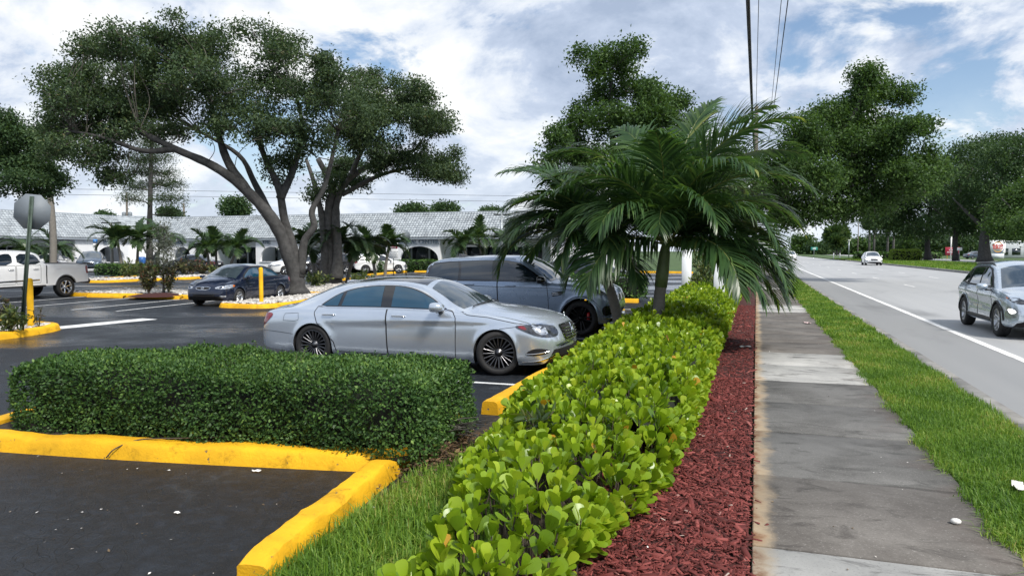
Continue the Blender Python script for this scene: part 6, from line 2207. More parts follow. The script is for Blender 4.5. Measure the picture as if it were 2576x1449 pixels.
# ------------------------------------------------------------------ palms
def frond_mesh(g, az, el, L, droop, n_side=44, lf=.55, w=.042, twist=0.0, hang=1.0, seg=4, side_sweep=0.0, rach_r=.016):
    """one feather frond: arching midrib with two rows of drooping leaflets; returns verts, quads, rnd"""
    m = 26
    t = np.linspace(0, 1, m)
    e = el - droop * t ** 1.35
    a = az + side_sweep * t ** 1.5
    T = np.stack([np.cos(e) * np.cos(a), np.cos(e) * np.sin(a), np.sin(e)], 1)
    p = np.vstack([[0, 0, 0], np.cumsum((T[:-1] + T[1:]) / 2 * L / (m - 1), 0)])
    rv = MB().tube(p, np.linspace(rach_r, rach_r * .25, m), 5, cap=False)
    RV, RF = np.vstack(rv.v), np.array(rv.f)
    V, F, Rn = [RV], [RF], [np.full(len(RV), .95)]
    nv = len(RV)
    up0 = np.array([0, 0, 1.0])
    for s in (-1, 1):
        tt = np.linspace(.10, .995, n_side) + g.normal(0, .004, n_side)
        tt = np.clip(tt, 0, 1)
        pos = np.stack([np.interp(tt, t, p[:, k]) for k in range(3)], 1)
        tan = np.stack([np.interp(tt, t, T[:, k]) for k in range(3)], 1)
        tan /= np.linalg.norm(tan, axis=1, keepdims=True)
        side = np.cross(tan, up0)
        sl = np.linalg.norm(side, axis=1, keepdims=True)
        side = np.where(sl > .05, side / np.maximum(sl, 1e-6), np.array([-np.sin(az), np.cos(az), 0]) * -1)
        nor = np.cross(side, tan)
        ct, st_ = math.cos(twist), math.sin(twist)
        side, nor = side * ct + nor * st_, nor * ct - side * st_
        ln = lf * (.62 + .55 * np.sin(np.clip(tt * 1.05, 0, 1) * np.pi) ** .8) * (1 - .42 * tt ** 3) * g.uniform(.88, 1.1, n_side)
        ang = np.radians(62 - 34 * tt) + g.normal(0, .07, n_side)
        lift = .30 + g.normal(0, .12, n_side)
        d = tan * np.cos(ang)[:, None] + side * (s * np.sin(ang))[:, None] + nor * lift[:, None] * .55
        d /= np.linalg.norm(d, axis=1, keepdims=True)
        wdir = np.cross(d, nor + side * (s * .25))
        wdir /= np.linalg.norm(wdir, axis=1, keepdims=True)
        cur = pos.copy()
        pts = []
        ws = np.array([.55, 1.0, .95, .62, .06]) if seg == 4 else np.array([.6, 1.0, .06])
        dd = d.copy()
        hg = hang * g.uniform(.7, 1.7, n_side)
        for q in range(seg + 1):
            wv = wdir * (w * ws[q] / 2)
            pts.append(np.stack([cur - wv, cur + wv], 1))
            cur = cur + dd * (ln / seg)[:, None]
            dd = dd + np.array([0, 0, -1.0]) * (hg * (.20 + .22 * q) * (1.6 / seg) * 1.4)[:, None]
            dd /= np.linalg.norm(dd, axis=1, keepdims=True)
        A = np.stack(pts, 1)                    # n, seg+1, 2, 3
        V.append(A.reshape(-1, 3))
        k = (seg + 1) * 2
        base = nv + np.arange(n_side)[:, None] * k
        fs = []
        for q in range(seg):
            fs.append(base + np.array([[2 * q, 2 * q + 1, 2 * q + 3, 2 * q + 2]]))
        F.append(np.concatenate(fs, 0))
        Rn.append(np.repeat(np.clip(g.beta(2, 3, n_side) + (tt > .9) * .1, 0, 1), k))
        nv += n_side * k
    return np.vstack(V), np.vstack(F).astype(np.int32), np.concatenate(Rn)


def ringed_trunk(path, r0, r1, ring=.085):
    p = catmull(path, 8)
    L = np.sum(np.linalg.norm(np.diff(p, axis=0), axis=1))
    n = int(L / ring) * 4
    q = interp_path(p, n)
    r = np.linspace(r0, r1, n)
    r = r * (1 + np.where(np.arange(n) % 4 == 0, .05, np.where(np.arange(n) % 4 == 2, -.025, 0)))
    r[:10] *= np.linspace(1.30, 1.0, 10)
    return MB().tube(q, r, 14)


def palm(name, label, base, path, r0, r1, fronds, shaft=.85, seed=1, n_side=44, lf=.55, w=.042, leafm=None, group=None, seg=4, dead=0, shaft_r=None, cat='palm'):
    g = np.random.default_rng(seed)
    t = thing(name, label, cat, base, 0, group)
    base = np.asarray(base, float)
    tr = ringed_trunk(np.asarray(path, float) - base, r0, r1)
    tr.build('trunk', M_PTRUNK, t, True)
    top = np.asarray(path[-1], float) - base
    dirn = np.asarray(path[-1], float) - np.asarray(path[-2], float)
    dirn /= np.linalg.norm(dirn)
    sr = shaft_r or r1 * 1.12
    if shaft > 0:
        MB().tube([top - dirn * .05, top + dirn * shaft * .25, top + dirn * shaft * .7, top + dirn * shaft], [sr, sr * 1.05, sr * .85, sr * .45], 14).build('crownshaft', M_SHAFT, t, True)
    c = top + dirn * shaft * .92
    for k, f in enumerate(fronds):
        az, el, L, dr = f[:4]
        sw = f[4] if len(f) > 4 else 0.0
        V, F, R = frond_mesh(g, rad(az), rad(el), L, rad(dr), n_side, lf, w, g.normal(0, .25), g.uniform(.7, 1.3), seg, rad(sw), max(.008, r1 * .2))
        o = link('frond', new_mesh('frond', V, [F], False, R), leafm or M_PALM, t)
        o.location = c + np.array([0, 0, -.10 * g.random()])
    return t


# az: degrees from +X towards +Y (0 = right along the picture, 180 = left)
bA = np.array([-1.80, 14.45, 0.0])
pathA = [bA, (-1.80, 14.45, .5), (-1.78, 14.45, .9), (-1.75, 14.46, 1.20)]
frA = [(22, 70, 3.3, 78), (338, 78, 3.35, 74), (62, 84, 3.3, 46), (128, 80, 3.2, 58), (172, 66, 3.1, 82), (202, 78, 3.0, 84), (5, 84, 3.2, 60),
       (2, 50, 3.2, 98), (330, 46, 3.0, 104), (32, 44, 3.1, 96), (300, 58, 2.9, 112), (272, 58, 2.1, 120), (238, 55, 2.6, 114), (212, 45, 2.9, 108), (182, 42, 2.9, 102), (150, 40, 2.9, 96), (100, 55, 3.0, 86),
       (12, 24, 3.0, 86), (346, 20, 2.95, 88), (316, 15, 2.7, 88), (225, 12, 2.5, 86), (195, 15, 2.6, 86), (50, 12, 2.8, 80),
       (355, 4, 2.95, 70), (22, 2, 3.0, 66), (334, 2, 2.75, 68), (8, 14, 3.05, 84),
       (45, 60, 3.0, 90), (80, 66, 3.1, 70), (150, 62, 3.0, 84), (186, 56, 2.8, 98), (350, 64, 3.0, 94), (314, 72, 2.9, 95), (225, 68, 2.8, 98), (18, 36, 2.9, 92), (270, 82, 2.6, 70), (110, 74, 3.1, 60)]
palm('palm', 'large feathery palm with green crownshaft and ringed trunk, right of the pair', bA, pathA, .125, .108, [(f[0], f[1] + (4 if f[1] < 60 else 0), f[2] * (.90 if f[1] < 60 else 1.07), f[3] + 10) for f in frA], .90, 201, 74, .86, .046)
bB = np.array([-2.62, 15.0, 0.0])
pathB = [bB, (-2.68, 15.0, .45), (-2.80, 15.0, .90), (-2.92, 15.02, 1.22)]
frB = [(172, 60, 2.6, 100), (196, 44, 2.45, 104), (150, 38, 2.5, 98), (215, 55, 2.4, 112), (186, 34, 2.75, 112),  (260, 40, 2.3, 118), (120, 66, 3.0, 84), (90, 76, 2.8, 66), (200, 76, 3.0, 84), (290, 52, 2.2, 118), (60, 55, 2.6, 96), (162, 76, 3.1, 76),
       (310, 20, 2.1, 95), (190, 64, 2.6, 92), (350, 60, 2.4, 104), (180, 52, 2.5, 98), (145, 62, 2.7, 86), (212, 68, 2.5, 98), (165, 46, 2.5, 94), (110, 52, 2.6, 88), (240, 72, 2.4, 96)]
palm('palm', 'left leaning companion of the large palm with fronds over the grey SUV', bB, pathB, .12, .10, [(f[0], f[1] + 4, f[2] * .95, f[3] + 8) for f in frB], .75, 211, 66, .78, .045)


def small_palm(px, py, htop, label, nf=9, L=1.9, seed=1, lean=0.0, w=.10, crown=None):
    """short feather palm across the lot; px, py mark its foot, htop the photograph row of its crown centre"""
    b = np.array(gp(px, py))
    D = float((b - np.array([0, 0, CAM_H])) @ _fw)
    zt = 1.85 + (632 - htop) * D / 1850
    b[2] = 0.05
    g = np.random.default_rng(seed)
    top = b + np.array([lean, g.normal(0, .15), zt])
    fr = [(360 / nf * k + g.uniform(-16, 16), g.uniform(15, 70), L * g.uniform(.85, 1.1), g.uniform(85, 130)) for k in range(nf)]
    fr += [(g.uniform(0, 360), 80, L * .9, 60)]
    palm('palm', label, b, [b, b + (top - b) * [.35, .35, .5], top], .11, .085, fr, .45, seed, 30, .62, w, M_PALMS, 'small palms in the lot islands', 2)


sp_ = [(75, 686, 610, 'small palm behind the pickup cab, left of the tall bare trunk', 2.3, -.2), (128, 688, 612, 'small palm behind the pickup bed, right of the tall bare trunk', 2.3, .4), (308, 696, 590, 'small palm left of the cypress trunk', 1.9, -.3), (345, 694, 582, 'small palm just left of the cypress', 1.9, .3), (395, 692, 585, 'small palm right of the cypress trunk', 1.9, .5),
       (528, 694, 606, 'small palm behind the blue sedan windscreen, left of its clump', 1.7, -.4), (545, 692, 600, 'small palm behind the blue sedan, middle of its clump', 1.7, .1), (575, 694, 606, 'small palm behind the blue sedan, right of its clump', 1.7, .7),
       (795, 716, 604, 'small palm at the left foot of the rear oak', 1.6, -.5), (845, 718, 596, 'small palm before the rear oak trunk', 1.6, .3), (872, 717, 608, 'small palm at the right foot of the rear oak', 1.6, .6),
       (945, 702, 606, 'small palm left of the parking notice', 1.7, -.4), (968, 702, 604, 'small palm right behind the parking notice', 1.7, .2), (1215, 690, 582, 'small palm before the arcade, left of the thin lamp post', 2.2, -.3), (1255, 690, 590, 'small palm before the arcade at the thin lamp post', 2.2, .6), (1180, 692, 600, 'short palm at the right of the medical arch', 1.8, -.4)]
for k, (px, py, ht, lb, L, ln) in enumerate(sp_):
    small_palm(px, py, ht + 32, lb, 13, L * 1.18, 300 + k, ln)

# tall bare cabbage palm trunk, its head lost in the dark tree
b = np.array(gp(134, 694))
Dp = float((b - np.array([0, 0, CAM_H])) @ _fw)
fr = [(40 * k + 7, 30 + 25 * math.sin(k * 2.1), 1.5, 110) for k in range(10)]
palm('palm', 'tall slim palm with bare trunk rising behind the pickup', b, [b, at(134, 600, Dp), at(128, 510, Dp), at(118, 440, Dp)], .26, .20, fr, .2, 401, 18, .7, .08, M_PALMS, None, 2)


# cabbage palms down the road: fan leaves in a ball
def fan_palm(px, top, D, r, label, trunk_r=.2, seed=1, n=260):
    g = np.random.default_rng(seed)
    b = at(px, 632, D)
    b[2] = 0
    zt = 1.85 + (632 - top) * D / 1850
    t = thing('fan_palm', label, 'palm', b, 0, 'palms down the road')
    MB().tube([(0, 0, 0), (.05, 0, zt * .5), (0, 0, zt)], [trunk_r * 1.2, trunk_r, trunk_r], 8).build('trunk', M_BARKG, t, True)
    d = rand_dirs(n, g)
    d = d[d[:, 2] > -.85]
    R = rot_frames(d + np.array([0, 0, -.25]), rand_dirs(len(d), g))
    s = r * g.uniform(.7, 1.15, len(d))
    fan = [(0, 0, 0)]
    for a in np.linspace(-70, 70, 9):
        fan.append((math.sin(rad(a)) * .55, .45 + math.cos(rad(a)) * .5, 0))
    V = np.array(fan)
    F = [np.array([[0, k, k + 1] for k in range(1, 9, 2)])]
    link('crown', scatter('crown', V, F, np.tile([0, 0, zt], (len(d), 1)), R, s, g.uniform(0, 1, len(d))), M_PALMS, t)


fan_palm(2098, 590, 330, 5.2, 'bushy fan palm group down the road, left one', .35, 1)
fan_palm(2112, 588, 332, 5.2, 'bushy fan palm group down the road, right one', .35, 2)
fan_palm(2105, 608, 326, 4.6, 'bushy fan palm group down the road, low front one', .35, 7)
for k, (px, tp) in enumerate(((2186, 560), (2198, 555), (2232, 560), (2247, 566))):
    fan_palm(px, tp, 200, 2.4, ('thin tall palm, first trunk right of the oncoming SUV', 'thin tall palm, second trunk right of the oncoming SUV', 'thin tall palm, third trunk right of the oncoming SUV', 'thin tall palm, fourth trunk right of the oncoming SUV')[k], .28, 10 + k)


# ================================================================== near planting
GN = np.random.default_rng(23)
M_BOX = leaf_mat('box_hedge_leaf', [(0, (.020, .050, .016)), (.45, (.046, .105, .026)), (.8, (.095, .18, .040)), (1, (.18, .28, .06))], .5, .22, .25)
M_CLU = leaf_mat('clusia_leaf', [(0, (.085, .165, .012)), (.4, (.165, .275, .014)), (.8, (.27, .385, .022)), (.97, (.37, .455, .035)), (1, (.48, .27, .03))], .34, .30, .45, (1.3, 1.3, .5))
M_GRASS = leaf_mat('grass_blade', [(0, (.055, .130, .018)), (.5, (.125, .235, .028)), (.88, (.220, .320, .045)), (1, (.38, .34, .11))], .5, .32, .3)
M_STEM = mat('hedge_stem', (.07, .055, .04), .9, var=.3, scale=20)
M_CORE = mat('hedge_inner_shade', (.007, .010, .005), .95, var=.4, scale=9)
M_CHIP = leaf_mat('red_wood_chip', [(0, (.036, .008, .007)), (.5, (.135, .027, .023)), (.9, (.255, .066, .057)), (.97, (.30, .15, .13)), (1, (.42, .34, .29))], .75, .0, .3)
M_PEB = leaf_mat('pebble', [(0, (.26, .24, .22)), (.5, (.46, .44, .41)), (1, (.66, .64, .61))], .8, .0, .3)


# ------------------------------------------------------------------ clipped hedges
def clipped_hedge(name, label, x0, x1, y0, y1, z0, z1, dens, leaf, seed, m=M_BOX, sprigs=0, rx=.18, group=None, rz=0.0):
    g = np.random.default_rng(seed)
    cx, cy = (x0 + x1) / 2, (y0 + y1) / 2
    t = thing(name, label, 'hedge', (cx, cy, z0), rz, group)
    hx, hy, hz = (x1 - x0) / 2, (y1 - y0) / 2, (z1 - z0)

    def surf(n):
        # sample a rounded box; faces weighted by area (no bottom)
        A = np.array([2 * hx * hz, 2 * hx * hz, 2 * hy * hz, 2 * hy * hz, 4 * hx * hy])
        f = g.choice(5, n, p=A / A.sum())
        u, v = g.uniform(-1, 1, n), g.uniform(0, 1, n)
        p = np.zeros((n, 3))
        nn = np.zeros((n, 3))
        for k, (ax, sg) in enumerate(((1, -1), (1, 1), (0, -1), (0, 1))):
            s = f == k
            o = 1 - ax
            H = (hx, hy)
            p[s, ax] = sg * H[ax]
            p[s, o] = u[s] * H[o]
            p[s, 2] = v[s] * hz
            nn[s, ax] = sg
        s = f == 4
        p[s, 0] = u[s] * hx
        p[s, 1] = (v[s] * 2 - 1) * hy
        p[s, 2] = hz
        nn[s, 2] = 1
        # round the edges
        q = p.copy()
        r = rx
        inner = np.stack([np.clip(q[:, 0], -hx + r, hx - r), np.clip(q[:, 1], -hy + r, hy - r), np.clip(q[:, 2], 0, hz - r)], 1)
        d = q - inner
        L = np.linalg.norm(d, axis=1, keepdims=True)
        nn2 = np.where(L > 1e-4, d / np.maximum(L, 1e-4), nn)
        return inner + nn2 * r, nn2

    n = int(dens * (4 * hx * hz + 4 * hy * hz + 4 * hx * hy))
    p, nn = surf(n)
    wob = .035 * np.sin(p[:, 0] * 3.1 + p[:, 2] * 4 + 1) + .03 * np.sin(p[:, 1] * 4.3 + p[:, 0] * 2.2) + .022 * np.sin(p[:, 0] * 9.7 + p[:, 2] * 7.1)
    p = p + nn * (wob * .8 + g.normal(-.020, .022, n))[:, None]
    low = p[:, 2] < hz * .12
    keep = ~(low & (g.random(n) < .35)) & (clump(p * 2.2, .45) > -.95 + .25 * g.random(n))
    p, nn = p[keep], nn[keep]
    n = len(p)
    d = nn * .55 + rand_dirs(n, g) * .85 + np.array([0, 0, .35])
    R = rot_frames(d, nn * 1.2 + rand_dirs(n, g) * .8 + np.array([0, 0, .4]))
    s = leaf * g.uniform(.65, 1.25, n)
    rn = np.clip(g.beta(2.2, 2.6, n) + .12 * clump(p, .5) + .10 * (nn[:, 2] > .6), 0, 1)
    o = link('foliage', scatter('foliage', LEAF4, QUAD, p, R, np.stack([s * .55, s, s], 1), rn), m, t)
    o['kind'] = 'stuff'
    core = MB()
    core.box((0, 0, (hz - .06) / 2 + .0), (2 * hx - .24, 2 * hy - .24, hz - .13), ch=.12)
    core.build('inner_shade_core', M_CORE, t)  # solid near-black block, shade behind the leaves put into its colour
    if sprigs:
        sv, pos, Rr, sc, rr = MB(), [], [], [], []
        for k in range(sprigs):
            bx = np.array([g.uniform(-hx * .2, hx * .85), g.uniform(-hy * .6, hy * .9), hz - .02])
            h = g.uniform(.05, .15)
            tip = bx + np.array([g.normal(0, .02), g.normal(0, .02), h])
            sv.tube([bx, (bx + tip) / 2, tip], .0025, 4, cap=False)
            for q in range(int(h / .008)):
                f = q / (h / .008)
                pos.append(bx + (tip - bx) * f)
                a = q * 2.4
                Rr.append((math.cos(a), math.sin(a), .7))
                sc.append(leaf * g.uniform(.7, 1.0))
                rr.append(g.uniform(.55, .95))
        sv.build('stems', M_STEM, t)
        pos = np.array(pos)
        R = rot_frames(np.array(Rr), rand_dirs(len(pos), g) + np.array([0, 0, 1]))
        sc = np.array(sc)
        o2 = link('sprigs', scatter('sprigs', LEAF4, QUAD, pos, R, np.stack([sc * .5, sc, sc], 1), rr), m, t)
        o2['kind'] = 'stuff'
    return t


clipped_hedge('clipped_hedge', 'wide clipped dark green hedge in the left foreground', -7.02, -2.66, 5.34, 6.80, .08, .76, 5200, .036, 501, sprigs=14, rx=.16, rz=rad(3.2))
clipped_hedge('clipped_hedge', 'clipped hedge in front of the dark sedan past the grey SUV', -8.8, -3.9, 26.6, 27.8, .1, .95, 260, .11, 502, rx=.15)
clipped_hedge('clipped_hedge', 'low clipped hedge behind the pickup tail', -45.0, -39.8, 40.5, 41.6, .1, .85, 200, .14, 503, rx=.2)
clipped_hedge('clipped_hedge', 'dark hedge under the wide arch of the medical center', hitY(1018, 60.2), hitY(1104, 60.2), 59.2, 60.4, .0, 1.0, 170, .16, 504, rx=.2)
clipped_hedge('clipped_hedge', 'dark hedge along the kerb before the medical center wall', -32.5, -29.2, 54.0, 58.5, .0, .95, 150, .16, 505, rx=.2)
clipped_hedge('clipped_hedge', 'clipped hedge round the lamp post beyond the palm fronds', -19.5, -14.6, 57.0, 58.4, .0, .8, 150, .16, 506, rx=.2)
clipped_hedge('clipped_hedge', 'bright yellow green clipped bush on the median', 24.5, 29.5, 156, 159, .05, 2.0, 40, .35, 507, leaf_mat('yellow_green_leaf', [(0, (.10, .16, .02)), (1, (.22, .32, .04))], .5, .3), rx=.5)
clipped_hedge('clipped_hedge', 'long dark low hedge on the far side of the median', 22, 40, 190, 192.5, .05, 1.3, 12, .6, 508, rx=.4)


# ------------------------------------------------------------------ bright round-leaved hedge
def clusia_leaf():
    """thick obovate leaf with a slightly cupped blade, length 1"""
    out = [(0, 0), (.10, .10), (.24, .30), (.40, .55), (.47, .75), (.40, .92), (.20, 1.0), (-.20, 1.0), (-.40, .92), (-.47, .75), (-.40, .55), (-.24, .30), (-.10, .10)]
    V = [(x, y, .12 * x * x * 4 * .35 - .10 * (y - .4) ** 2) for x, y in out]
    V += [(0, .35, -.012), (0, .70, -.022)]
    n = len(out)
    F = []
    c0, c1 = n, n + 1
    for a, b, c in ((0, 1, c0), (1, 2, c0), (2, 3, c0), (3, 4, c1), (4, 5, c1), (5, 6, c1), (6, 7, c1), (7, 8, c1), (8, 9, c1), (9, 10, c1), (10, 11, c0), (11, 12, c0), (12, 0, c0), (3, c1, c0), (10, c0, c1)):
        F.append((a, b, c))
    return np.array(V, float), [np.array(F)]


CLV, CLF = clusia_leaf()
CLV2 = np.array([(0, 0, 0), (.30, .38, 0), (.46, .74, .03), (.22, 1, .0), (-.22, 1, .0), (-.46, .74, .03), (-.30, .38, 0)], float)
CLF2 = [np.array([[0, 1, 6]]), np.array([[1, 2, 5, 6], [2, 3, 4, 5]])]


def clu_bounds(y):
    left = np.interp(y, [1.8, 2.7, 4.0, 5.0, 7.0, 10, 15, 30], [-1.46, -1.58, -1.80, -2.05, -2.36, -2.55, -2.62, -2.60])
    right = np.interp(y, [1.8, 2.8, 3.5, 4.2, 5.0, 6.0, 8.0, 15, 30], [-1.12, -1.02, -.92, -.84, -.70, -.58, -.55, -.56, -.52])
    return left, right


def clu_top(x, y):
    l, r = clu_bounds(y)
    u = (x - l) / (r - l) * 2 - 1
    h = np.interp(y, [1.8, 2.6, 3.4, 4.5, 6, 9, 14, 30], [.40, .42, .46, .50, .56, .62, .68, .75])
    return h * (1 - .42 * np.abs(u) ** 3.2) + .045 * np.sin(x * 5.1 + y * 3.7) + .04 * np.sin(y * 6.1 - x * 2.2)


clu = thing('round_leaved_hedge', 'bright lime green hedge of round leathery leaves along the mulch strip', 'hedge', (-1.6, 2.5, 0))
shoots = []
for ya, yb, de in ((2.0, 4.2, 78), (4.2, 6.5, 100), (6.5, 11.0, 112), (11.0, 18.0, 92), (18.0, 30.0, 60)):
    n = int((yb - ya) * 2.1 * de)
    y = GN.uniform(ya, yb, n)
    x = GN.uniform(-2.75, -.45, n)
    l, r = clu_bounds(y)
    k = (x > l) & (x < r)
    shoots.append(np.stack([x[k], y[k]], 1))
    # side shoots on both flanks
    n2 = int((yb - ya) * de * .55)
    y2 = GN.uniform(ya, yb, n2)
    l2, r2 = clu_bounds(y2)
    sd_ = GN.random(n2) < .6
    x2 = np.where(sd_, r2 - GN.uniform(-.02, .07, n2), l2 + GN.uniform(-.02, .07, n2))
    shoots.append(np.stack([x2, y2], 1))
SH = np.vstack(shoots)
n_sh = len(SH)
l, r = clu_bounds(SH[:, 1])
u = (SH[:, 0] - l) / (r - l) * 2 - 1
zt = clu_top(SH[:, 0], SH[:, 1])
edge_ = np.abs(u) > .88
zt = np.where(edge_, zt * GN.uniform(.35, 1.0, n_sh), zt * GN.uniform(.74, 1.10, n_sh))
# shoot axis leans outward near the flanks
ax = np.stack([u * .55 * np.abs(u) + GN.normal(0, .16, n_sh), GN.normal(0, .16, n_sh), np.ones(n_sh)], 1)
ax[edge_, 0] += np.sign(u[edge_]) * .45
ax /= np.linalg.norm(ax, axis=1, keepdims=True)
pos, dirs, ups, scs, rnds, tipz = [], [], [], [], [], []
ph = GN.uniform(0, 2 * np.pi, n_sh)
tone_ = GN.normal(0, .10, n_sh)
for lev, (spread, back, ln) in enumerate(((7, .00, .82), (21, .022, 1.0), (38, .05, 1.04), (57, .085, 1.0))):
    for s in (0, 1):
        a = ph + lev * np.pi / 2 + s * np.pi + GN.normal(0, .18, n_sh)
        t1 = np.cross(ax, np.array([1.0, 0, 0]))
        t1 /= np.linalg.norm(t1, axis=1, keepdims=True)
        t2 = np.cross(ax, t1)
        rad_ = t1 * np.cos(a)[:, None] + t2 * np.sin(a)[:, None]
        sp2 = np.radians(spread + GN.normal(0, 9, n_sh))
        d = ax * np.cos(sp2)[:, None] + rad_ * np.sin(sp2)[:, None]
        nrm = ax * np.sin(sp2)[:, None] - rad_ * np.cos(sp2)[:, None]
        keep = GN.random(n_sh) < (.94 if lev < 3 else .45)
        c = np.stack([SH[:, 0], SH[:, 1], zt], 1) - ax * (back + .07) + rad_ * .006
        pos.append(c[keep])
        dirs.append(d[keep])
        ups.append(nrm[keep])
        scs.append((ln * .108 * GN.uniform(.62, 1.22, n_sh))[keep])
        v = .56 + tone_ * 1.5 - .15 * (lev - 1.2) + GN.normal(0, .10, n_sh)
        v = np.where(GN.random(n_sh) < .006, 1.0, np.clip(v, 0, .96))
        rnds.append(v[keep])
pos, dirs, ups, scs, rnds = (np.concatenate(q) for q in (pos, dirs, ups, scs, rnds))
R = rot_frames(dirs, ups)
# right handed frames looking at the blade from inside the rosette
cam_d = np.linalg.norm(pos - np.array([0, 0, CAM_H]), axis=1)
infr = (pos - np.array([0, 0, CAM_H])) @ _fw
prx = 1288 + 1850 * ((pos - np.array([0, 0, CAM_H])) @ _rt) / infr
pry = 724.5 - 1850 * ((pos - np.array([0, 0, CAM_H])) @ _up) / infr
show = (pry < 1440) & (prx > 0) & (pos[:, 2] > .3)
order = np.argsort(np.where(show, cam_d, 99))
near_i = order[:290]
rest = np.setdiff1d(np.arange(len(pos)), near_i)
lo_p = np.array([-1.6, 2.5, 0])
mid = rest[cam_d[rest] < 9.5]
farr = rest[cam_d[rest] >= 9.5]


def clu_part(ids, tv, tf, nm, smooth=True):
    s = scs[ids]
    o = link(nm, scatter(nm, tv, tf, pos[ids] - lo_p, R[ids], np.stack([s * .68, s, s], 1), rnds[ids], smooth), M_CLU, clu)
    o['kind'] = 'stuff'


clu_part(mid, CLV, CLF, 'foliage')
clu_part(farr, CLV2, CLF2, 'far_foliage', False)
# the nearest leaves are pieces of their own
lm = []
for k in range(8):
    me = new_mesh('leaf', CLV, CLF, True, np.full(len(CLV), .22 + .095 * k))
    me.materials.append(M_CLU)
    lm.append(me)
me_y = new_mesh('leaf', CLV, CLF, True, np.full(len(CLV), 1.0))
me_y.materials.append(M_CLU)
for i in near_i:
    me = me_y if rnds[i] >= 1 else lm[int(np.clip((rnds[i] - .22) / .095, 0, 7))]
    o = bpy.data.objects.new('leaf', me)
    COL.objects.link(o)
    o.parent = clu
    o.matrix_local = Matrix.Translation(Vector(pos[i] - lo_p)) @ Matrix(R[i].tolist()).to_4x4() @ Matrix.Diagonal((float(scs[i]) * .68, float(scs[i]), float(scs[i]), 1))
# stems
ns = cam_d_sh = np.linalg.norm(SH, axis=1) < 9
sv = MB()
for (x, y), z, a in zip(SH[ns], zt[ns], ax[ns]):
    foot = np.array([x - a[0] * .25 + GN.normal(0, .02), y + GN.normal(0, .02), .0])
    tip = np.array([x, y, z]) - a * .06
    sv.tube(np.array([foot, (foot + tip) / 2 + GN.normal(0, .012, 3), tip]) - lo_p, [.007, .0055, .004], 5, cap=False)
sv.build('stems', M_STEM, clu)['kind'] = 'stuff'
# solid dark body, coloured as the shade inside the dense far part of the hedge
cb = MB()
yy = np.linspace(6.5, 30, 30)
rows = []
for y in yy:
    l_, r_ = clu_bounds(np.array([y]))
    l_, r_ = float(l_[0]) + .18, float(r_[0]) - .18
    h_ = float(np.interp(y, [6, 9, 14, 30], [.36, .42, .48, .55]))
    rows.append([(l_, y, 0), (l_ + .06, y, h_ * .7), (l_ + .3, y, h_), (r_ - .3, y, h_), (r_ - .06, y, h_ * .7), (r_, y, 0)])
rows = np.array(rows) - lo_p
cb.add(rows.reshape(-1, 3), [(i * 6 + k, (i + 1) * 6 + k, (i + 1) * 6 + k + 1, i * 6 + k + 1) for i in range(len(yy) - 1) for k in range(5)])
cb.build('inner_shade_core', M_CORE, clu)


# ------------------------------------------------------------------ grass
def grass(name, label, xy, hgt, wid, seed, z=0.0, lean=.5):
    g = np.random.default_rng(seed)
    n = len(xy)
    a = g.uniform(0, 2 * np.pi, n)
    h = hgt * g.uniform(.55, 1.3, n)
    le = np.abs(g.normal(0, lean, n))
    d = np.stack([np.cos(a), np.sin(a), np.zeros(n)], 1)
    s = np.stack([-np.sin(a), np.cos(a), np.zeros(n)], 1)
    w_ = (wid * g.uniform(.7, 1.3, n))[:, None]
    b = np.column_stack([xy, np.full(n, z)])
    V = np.stack([b - s * w_ / 2, b + s * w_ / 2,
                  b + d * (h * le * .25)[:, None] + np.array([0, 0, 1]) * (h * .55)[:, None] + s * w_ * .42,
                  b + d * (h * le * .25)[:, None] + np.array([0, 0, 1]) * (h * .55)[:, None] - s * w_ * .42,
                  b + d * (h * le)[:, None] + np.array([0, 0, 1]) * (h * (1 - .35 * le))[:, None]], 1)
    i = (np.arange(n) * 5)[:, None]
    F = [i + np.array([[0, 1, 2, 3]]), i + np.array([[3, 2, 4]])]
    tone_ = np.clip(g.beta(2.2, 2.4, n) + .04 + .24 * np.sin(xy[:, 0] * 3.3 + 1.2 * np.sin(xy[:, 1] * 1.9)) * np.sin(xy[:, 1] * 2.3), 0, 1)
    me = new_mesh(name, V.reshape(-1, 3), F, False, np.repeat(tone_, 5))
    o = link(name, me, M_GRASS)
    return tag(o, label, 'grass', None, 'stuff')


def verge_pts(ya, yb, de, g):
    n = int((yb - ya) * 1.3 * de)
    y = g.uniform(ya, yb, n)
    x = g.uniform(1.38, 2.72, n)
    le = 1.52 + .035 * np.sin(y * 3.1) + .03 * np.sin(y * 7.7 + 1) + g.normal(0, .03, n)
    re = 2.60 + .03 * np.sin(y * 2.7) + g.normal(0, .03, n)
    k = (x > le) & (x < re)
    return np.stack([x[k], y[k]], 1)


gg = np.random.default_rng(77)
VX = np.vstack([verge_pts(3.2, 9, 7500, gg), verge_pts(9, 16, 4200, gg)])
grass('verge_grass', 'green grass verge between pavement and road', VX, .085, .0075, 78, lean=.75)
VX = np.vstack([verge_pts(16, 32, 1500, gg), verge_pts(32, 70, 420, gg)])
grass('verge_grass', 'far part of the grass verge along the road', VX, .10, .020, 79, lean=.7)
n = 36000
y = gg.uniform(2.0, 6.6, n)
l_, _r = clu_bounds(y)
x = gg.uniform(-2.72, -1.2, n)
kl = np.interp(y, [2, 3.4, 5.4, 6.6], [-2.55, -2.53, -2.66, -2.62]) + gg.normal(0, .02, n)
k = (x > kl) & (x < l_ + .30) & ((y < 5.5) | (gg.random(n) < .25 * (x > -2.5))) & (x > kl + .25 * np.clip(y - 4.6, 0, 1) * gg.random(n))
LX = np.stack([x[k], y[k]], 1)
grass('lawn_grass', 'dark green grass patch between yellow kerb and bright hedge', LX, .125, .0078, 80, lean=.6)
